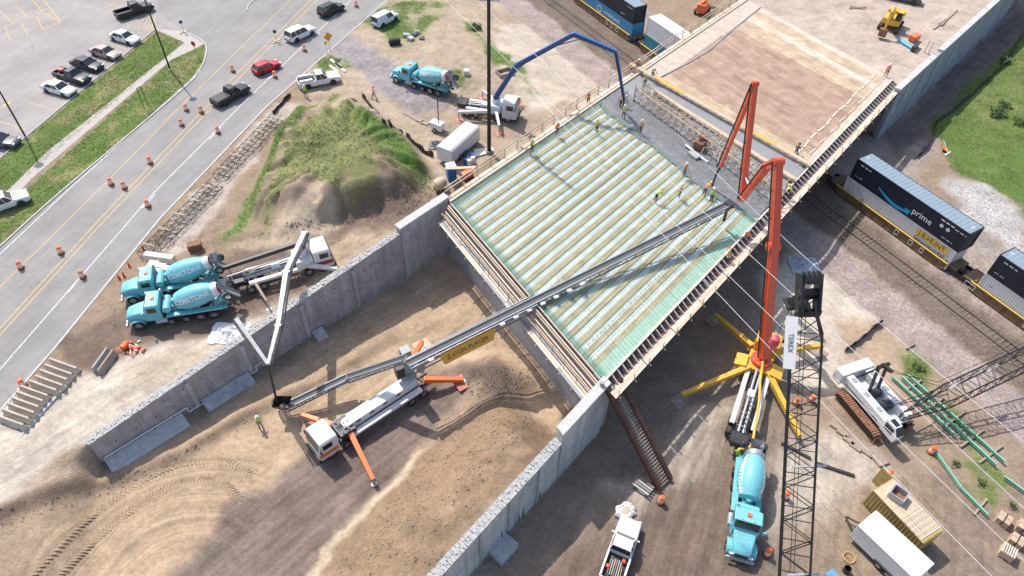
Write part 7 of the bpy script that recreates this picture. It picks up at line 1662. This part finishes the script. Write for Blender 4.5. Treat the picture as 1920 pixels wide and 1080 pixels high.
def crumple(name, label, px, py, z, rx, ry, mt_, h=.4):
    q = G(px, py, z); m = MB(); n_ = 14; rr = random.Random(px)
    for i in range(n_+1):
        for j in range(n_+1):
            x, y = (i/n_-.5)*2, (j/n_-.5)*2; m.v.append((q.x+x*rx*(1+.15*rr.random()), q.y+y*ry*(1+.15*rr.random()), z+.04+h*max(0, 1-x*x-y*y)*rr.random()))
    m.f = [(i*(n_+1)+j, (i+1)*(n_+1)+j, (i+1)*(n_+1)+j+1, i*(n_+1)+j+1) for i in range(n_) for j in range(n_)]; m.m = [0]*len(m.f)
    tag(m.obj(name, mt_, fix=False), label, 'sheet')
crumple('plastic_sheet', 'crumpled white plastic sheet behind the mauve wall', 430, 625, ZP+.05, 1.7, 1.3, M_tarp, .6)
crumple('plastic_sheet', 'crumpled blue grey plastic sheet in the shade beside the boom head', 1508, 498, .1, 1.6, 1.3, mat('sheet_blue', (.36, .42, .48), .5, var=.1), .6)
crumple('plastic_sheet', 'crumpled dark plastic by the white trailer and the silt fence', 818, 272, ZP+.05, .9, .9, mat('sheet_dark', (.14, .14, .15), .5), .5)
# ---------------------------------------------------------------- excavator, lift and goods on the far approach
za = 7.75; p = G(1672, 42, za+.8); ex = thing('excavator', 'yellow tracked excavator on the far bridge approach', 'excavator', (p.x, p.y, za), math.atan2(*(G(1652, 72, za)-G(1682, 28, za)).yx))
for sy in (-1, 1):
    m = MB(); m.prism([(-1.9, .15), (-1.6, 0), (1.6, 0), (1.9, .15), (2.0, .45), (1.8, .75), (-1.8, .75), (-2.0, .45)], sy*1.25-.3, sy*1.25+.3); m.obj('track', M_rubber, ex, bevel=.03)
m = MB(); m.box((-.3, 0, 1.35), (3.4, 2.5, .9)); m.box((-1.6, 0, 1.7), (1.1, 2.5, 1.1)); m.tube((0, 0, .5), (0, 0, .95), .8, n=18); m.obj('house', M_yellow, ex, bevel=.08)
m = MB(); m.loft([[(.1, .35, 1.8), (1.5, .35, 1.8), (1.5, 1.2, 1.8), (.1, 1.2, 1.8)], [(.2, .4, 2.95), (1.2, .4, 2.95), (1.2, 1.15, 2.95), (.2, 1.15, 2.95)]]); m.obj('cab', M_dsteel, ex); m = MB(); m.box((.7, .78, 2.97), (1.1, .8, .06)); m.obj('cab_roof', M_yellow, ex)
pa = [(1.0, -.2, 1.7), (2.6, -.2, 3.9), (3.9, -.2, 3.6), (4.6, -.2, 1.4)]
for i, w_ in ((0, .5), (1, .45), (2, .34)): m = MB(); m.bar(pa[i], pa[i+1], w_, w_*1.2); m.obj('boom' if i < 2 else 'arm', M_yellow, ex, bevel=.03)
m = MB(); m.tube((1.3, -.2, 1.4), (2.7, -.2, 3.2), .09); m.tube((2.6, -.2, 4.2), (4.0, -.2, 3.9), .09); m.obj('cylinder', M_steel, ex)
m = MB(); m.prism([(4.2, 1.5), (5.0, 1.5), (5.1, .7), (4.5, .2), (4.1, .6)], -.75, .35); m.obj('bucket', M_rust, ex, bevel=.03)
for i in range(3): m = MB(); m.tube(G(1686+i*3, 74+i*2.5, za+.3), G(1708+i*3, 88+i*2.5, za+.3), .22, n=12); tag(m.obj('blue_pipe', mat('pipe_blue', (.08, .40, .66), .5), smooth=True), 'blue pipe lying beside the excavator bucket', 'pipe', 'blue pipes by the excavator')
m = MB(); m.box(G(1715, 70, za+.5), (1.6, 1.0, .8), 0, (0, 0, .6)); tag(m.obj('orange_machine', M_orng, bevel=.1), 'orange and grey compactor beside the blue pipes', 'compactor'); m = MB(); m.box(G(1716, 88, za+.4), (2.4, .5, .9), 0, (0, 0, .9)); tag(m.obj('steel_plate', M_dsteel), 'dark steel box beside the blue pipes', 'steel box')
for k in range(2): m = MB(); a = G(1732+k*8, 99+k*2, za); m.bar(a, a+Vector((0, 0, 2.0)), .14); m.bar(a+Z3*1.9, a+Vector((.6, -.8, 1.9)), .12); tag(m.obj('timber_post', M_woodp), 'pale timber post on the far wall coping', 'post', 'posts on the far wall')
for i, (p, q) in enumerate((((1592, 15), (1625, 13)), ((1594, 11), (1622, 17)), ((1760, 45), (1790, 25)), ((1765, 48), (1795, 18)), ((1750, 55), (1772, 40)))): m = MB(); m.bar(G(*p, za+.15), G(*q, za+.15), .15, .12); tag(m.obj('loose_timber', M_woodd), 'loose timber lying on the dirt of the far approach', 'timber', 'timbers on the far approach')
car('pickup', 'dark grey pickup parked behind the excavator on the far approach', 'pickup', 5.8, 2.0, 1.85, P_grey, (1668, -12), (1722, 0), z=za, cat='pickup')
p = G(1318, 14, 1.0); t_ = thing('boom_lift', 'red orange boom lift behind the bridge guard rail beyond the tracks', 'boom lift', (p.x, p.y, hz(p.x, p.y)), R(60))
m = MB(); m.box((0, 0, .9), (3.0, 1.9, .7)); m.box((-.4, 0, 1.6), (2.2, 1.5, .8)); m.obj('chassis', M_orng, t_, bevel=.1); m = MB(); m.bar((-1, 0, 2.1), (3.2, 0, 2.6), .4, .5); m.obj('boom', M_orng, t_)
for x in (-1, 1):
    for sy in (-1, 1): wheel(t_, x, sy*.95, .48, .35)
m = MB()
for x in (3.2, 4.2):
    for y in (-.7, .7): m.bar((x, y, 1.8), (x, y, 2.9), .06)
m.bar((3.2, -.7, 2.9), (4.2, -.7, 2.9), .06); m.bar((3.2, .7, 2.9), (4.2, .7, 2.9), .06); m.box((3.7, 0, 1.8), (1.0, 1.4, .06)); m.obj('basket', M_dsteel, t_)
p = G(1783, 275, 0); t_ = thing('sign_stand', 'fallen orange road sign with white legs on the far gravel', 'sign', (p.x-1.5, p.y-1.0, hz(p.x-1.5, p.y-1)), .5)
m = MB(); m.box((0, 0, .4), (1.0, 1.0, .06), 0, (.4, .2, .5)); m.obj('panel', M_orange, t_); m = MB(); m.bar((-.8, -.9, .1), (.6, -.7, .1), .18, .1); m.bar((0, -.8, .1), (.6, .9, .9), .06); m.obj('legs', M_refl, t_)
# scattered shrubs
def shrub(label, px, py, z, r, n=260, group=None):
    p = on(px, py, z); rr = random.Random(px*7+py); t_ = thing('shrub', label, 'shrub', p, 0, group); m = MB()
    for i in range(n):
        a = rr.uniform(0, 6.28); e = math.acos(rr.uniform(-.1, 1)); q = r*rr.uniform(.45, 1.0)*(.8+.35*math.sin(3*a+e*2)); c = Vector((q*math.sin(e)*math.cos(a), q*math.sin(e)*math.sin(a), q*math.cos(e)*.8+.15))
        u = Vector((rr.uniform(-1, 1), rr.uniform(-1, 1), rr.uniform(-.4, 1))).normalized()*r*.20; v = u.orthogonal().normalized()*r*.10
        m.add([c-u, c+v, c+u, c-v], [(0, 1, 2, 3)])
    o = m.obj('foliage', mat('leaf', (.06, .115, .025), .7, var=.35, scale=2, c2=(.13, .19, .05)), t_, fix=False); tag(o, kind='stuff')
    m = MB()
    for i in range(4): a = i*1.6; m.tube((0, 0, 0), (r*.5*math.cos(a), r*.5*math.sin(a), r*.6), .03, .01, n=5)
    m.obj('stem', M_woodd, t_)
shrub('round green shrub on the grassy crest of the mound', 660, 195, ZP, .9); shrub('green shrub in the grass strip beyond the utility pole', 893, 55, ZP, 1.1)
for p, r_ in (((1868, 215), 1.5), ((1882, 200), 1.1), ((1910, 232), 1.2), ((1885, 118), 1.3)): shrub('green shrub growing in the field beyond the silt fence', *p, 0, r_, 160, 'shrubs in the field')
for p, r_ in (((1718, 690), .8), ((1838, 905), .5), ((1790, 870), .5), ((1897, 950), .45)): shrub('small weed clump among the green girders', *p, 0, r_, 110, 'weeds among the girders')
# clods and stones (nobody could count them)
zone = [([(440, 450), (600, 440), (830, 385), (800, 340), (700, 400), (600, 430)], ZP, 700, .16), ([(590, 1090), (770, 860), (930, 710), (1030, 790), (820, 1080)], 2.5, 1500, .10), ([(1430, 520), (1560, 420), (1720, 620), (1480, 720)], 0, 350, .07), ([(0, 1000), (340, 850), (560, 730), (560, 745), (340, 870), (0, 1030)], 0, 700, .12), ([(870, 690), (1000, 700), (960, 760), (880, 740)], 1, 300, .14), ([(1770, 340), (1850, 345), (1930, 420), (1930, 500), (1800, 400)], 0, 900, .08), ([(100, 640), (480, 440), (700, 420), (400, 640)], ZP, 500, .08), ([(1100, 950), (1440, 760), (1800, 950), (1500, 1080), (1000, 1080)], 0, 600, .06)]
m = MB()
for poly, z, n, s_ in zone:
    xs = [p[0] for p in poly]; ys = [p[1] for p in poly]; qx = rng.uniform(min(xs), max(xs), n*3); qy = rng.uniform(min(ys), max(ys), n*3)
    k = polydist(qx, qy, poly) > 0; qx, qy = qx[k][:n], qy[k][:n]
    P_ = [G(a, b, z) for a, b in zip(qx, qy)]; hzv = HF(np.array([p.x for p in P_]), np.array([p.y for p in P_]))
    for p, zz in zip(P_, hzv):
        r_ = s_*random.uniform(.4, 1.3)*random.uniform(.5, 1.2); a = random.uniform(0, 6)
        c = Vector((p.x, p.y, zz)); m.add([c+Vector((r_*math.cos(a), r_*math.sin(a), 0)), c+Vector((r_*math.cos(a+2.1), r_*math.sin(a+2.1), 0)), c+Vector((r_*math.cos(a+4.2), r_*math.sin(a+4.2), 0)), c+Vector((r_*.3, r_*.2, r_*.9)), c+Vector((-r_*.3, -r_*.1, r_*.7))], [(0, 1, 3), (1, 2, 4, 3), (2, 0, 4), (0, 3, 4)])
tag(m.obj('clods', mat('clod_soil', (.33, .25, .18), .95, var=.35, scale=.6, c2=(.48, .39, .29)), fix=True), 'loose clods and stones scattered over the bare soil', 'stones', kind='stuff')
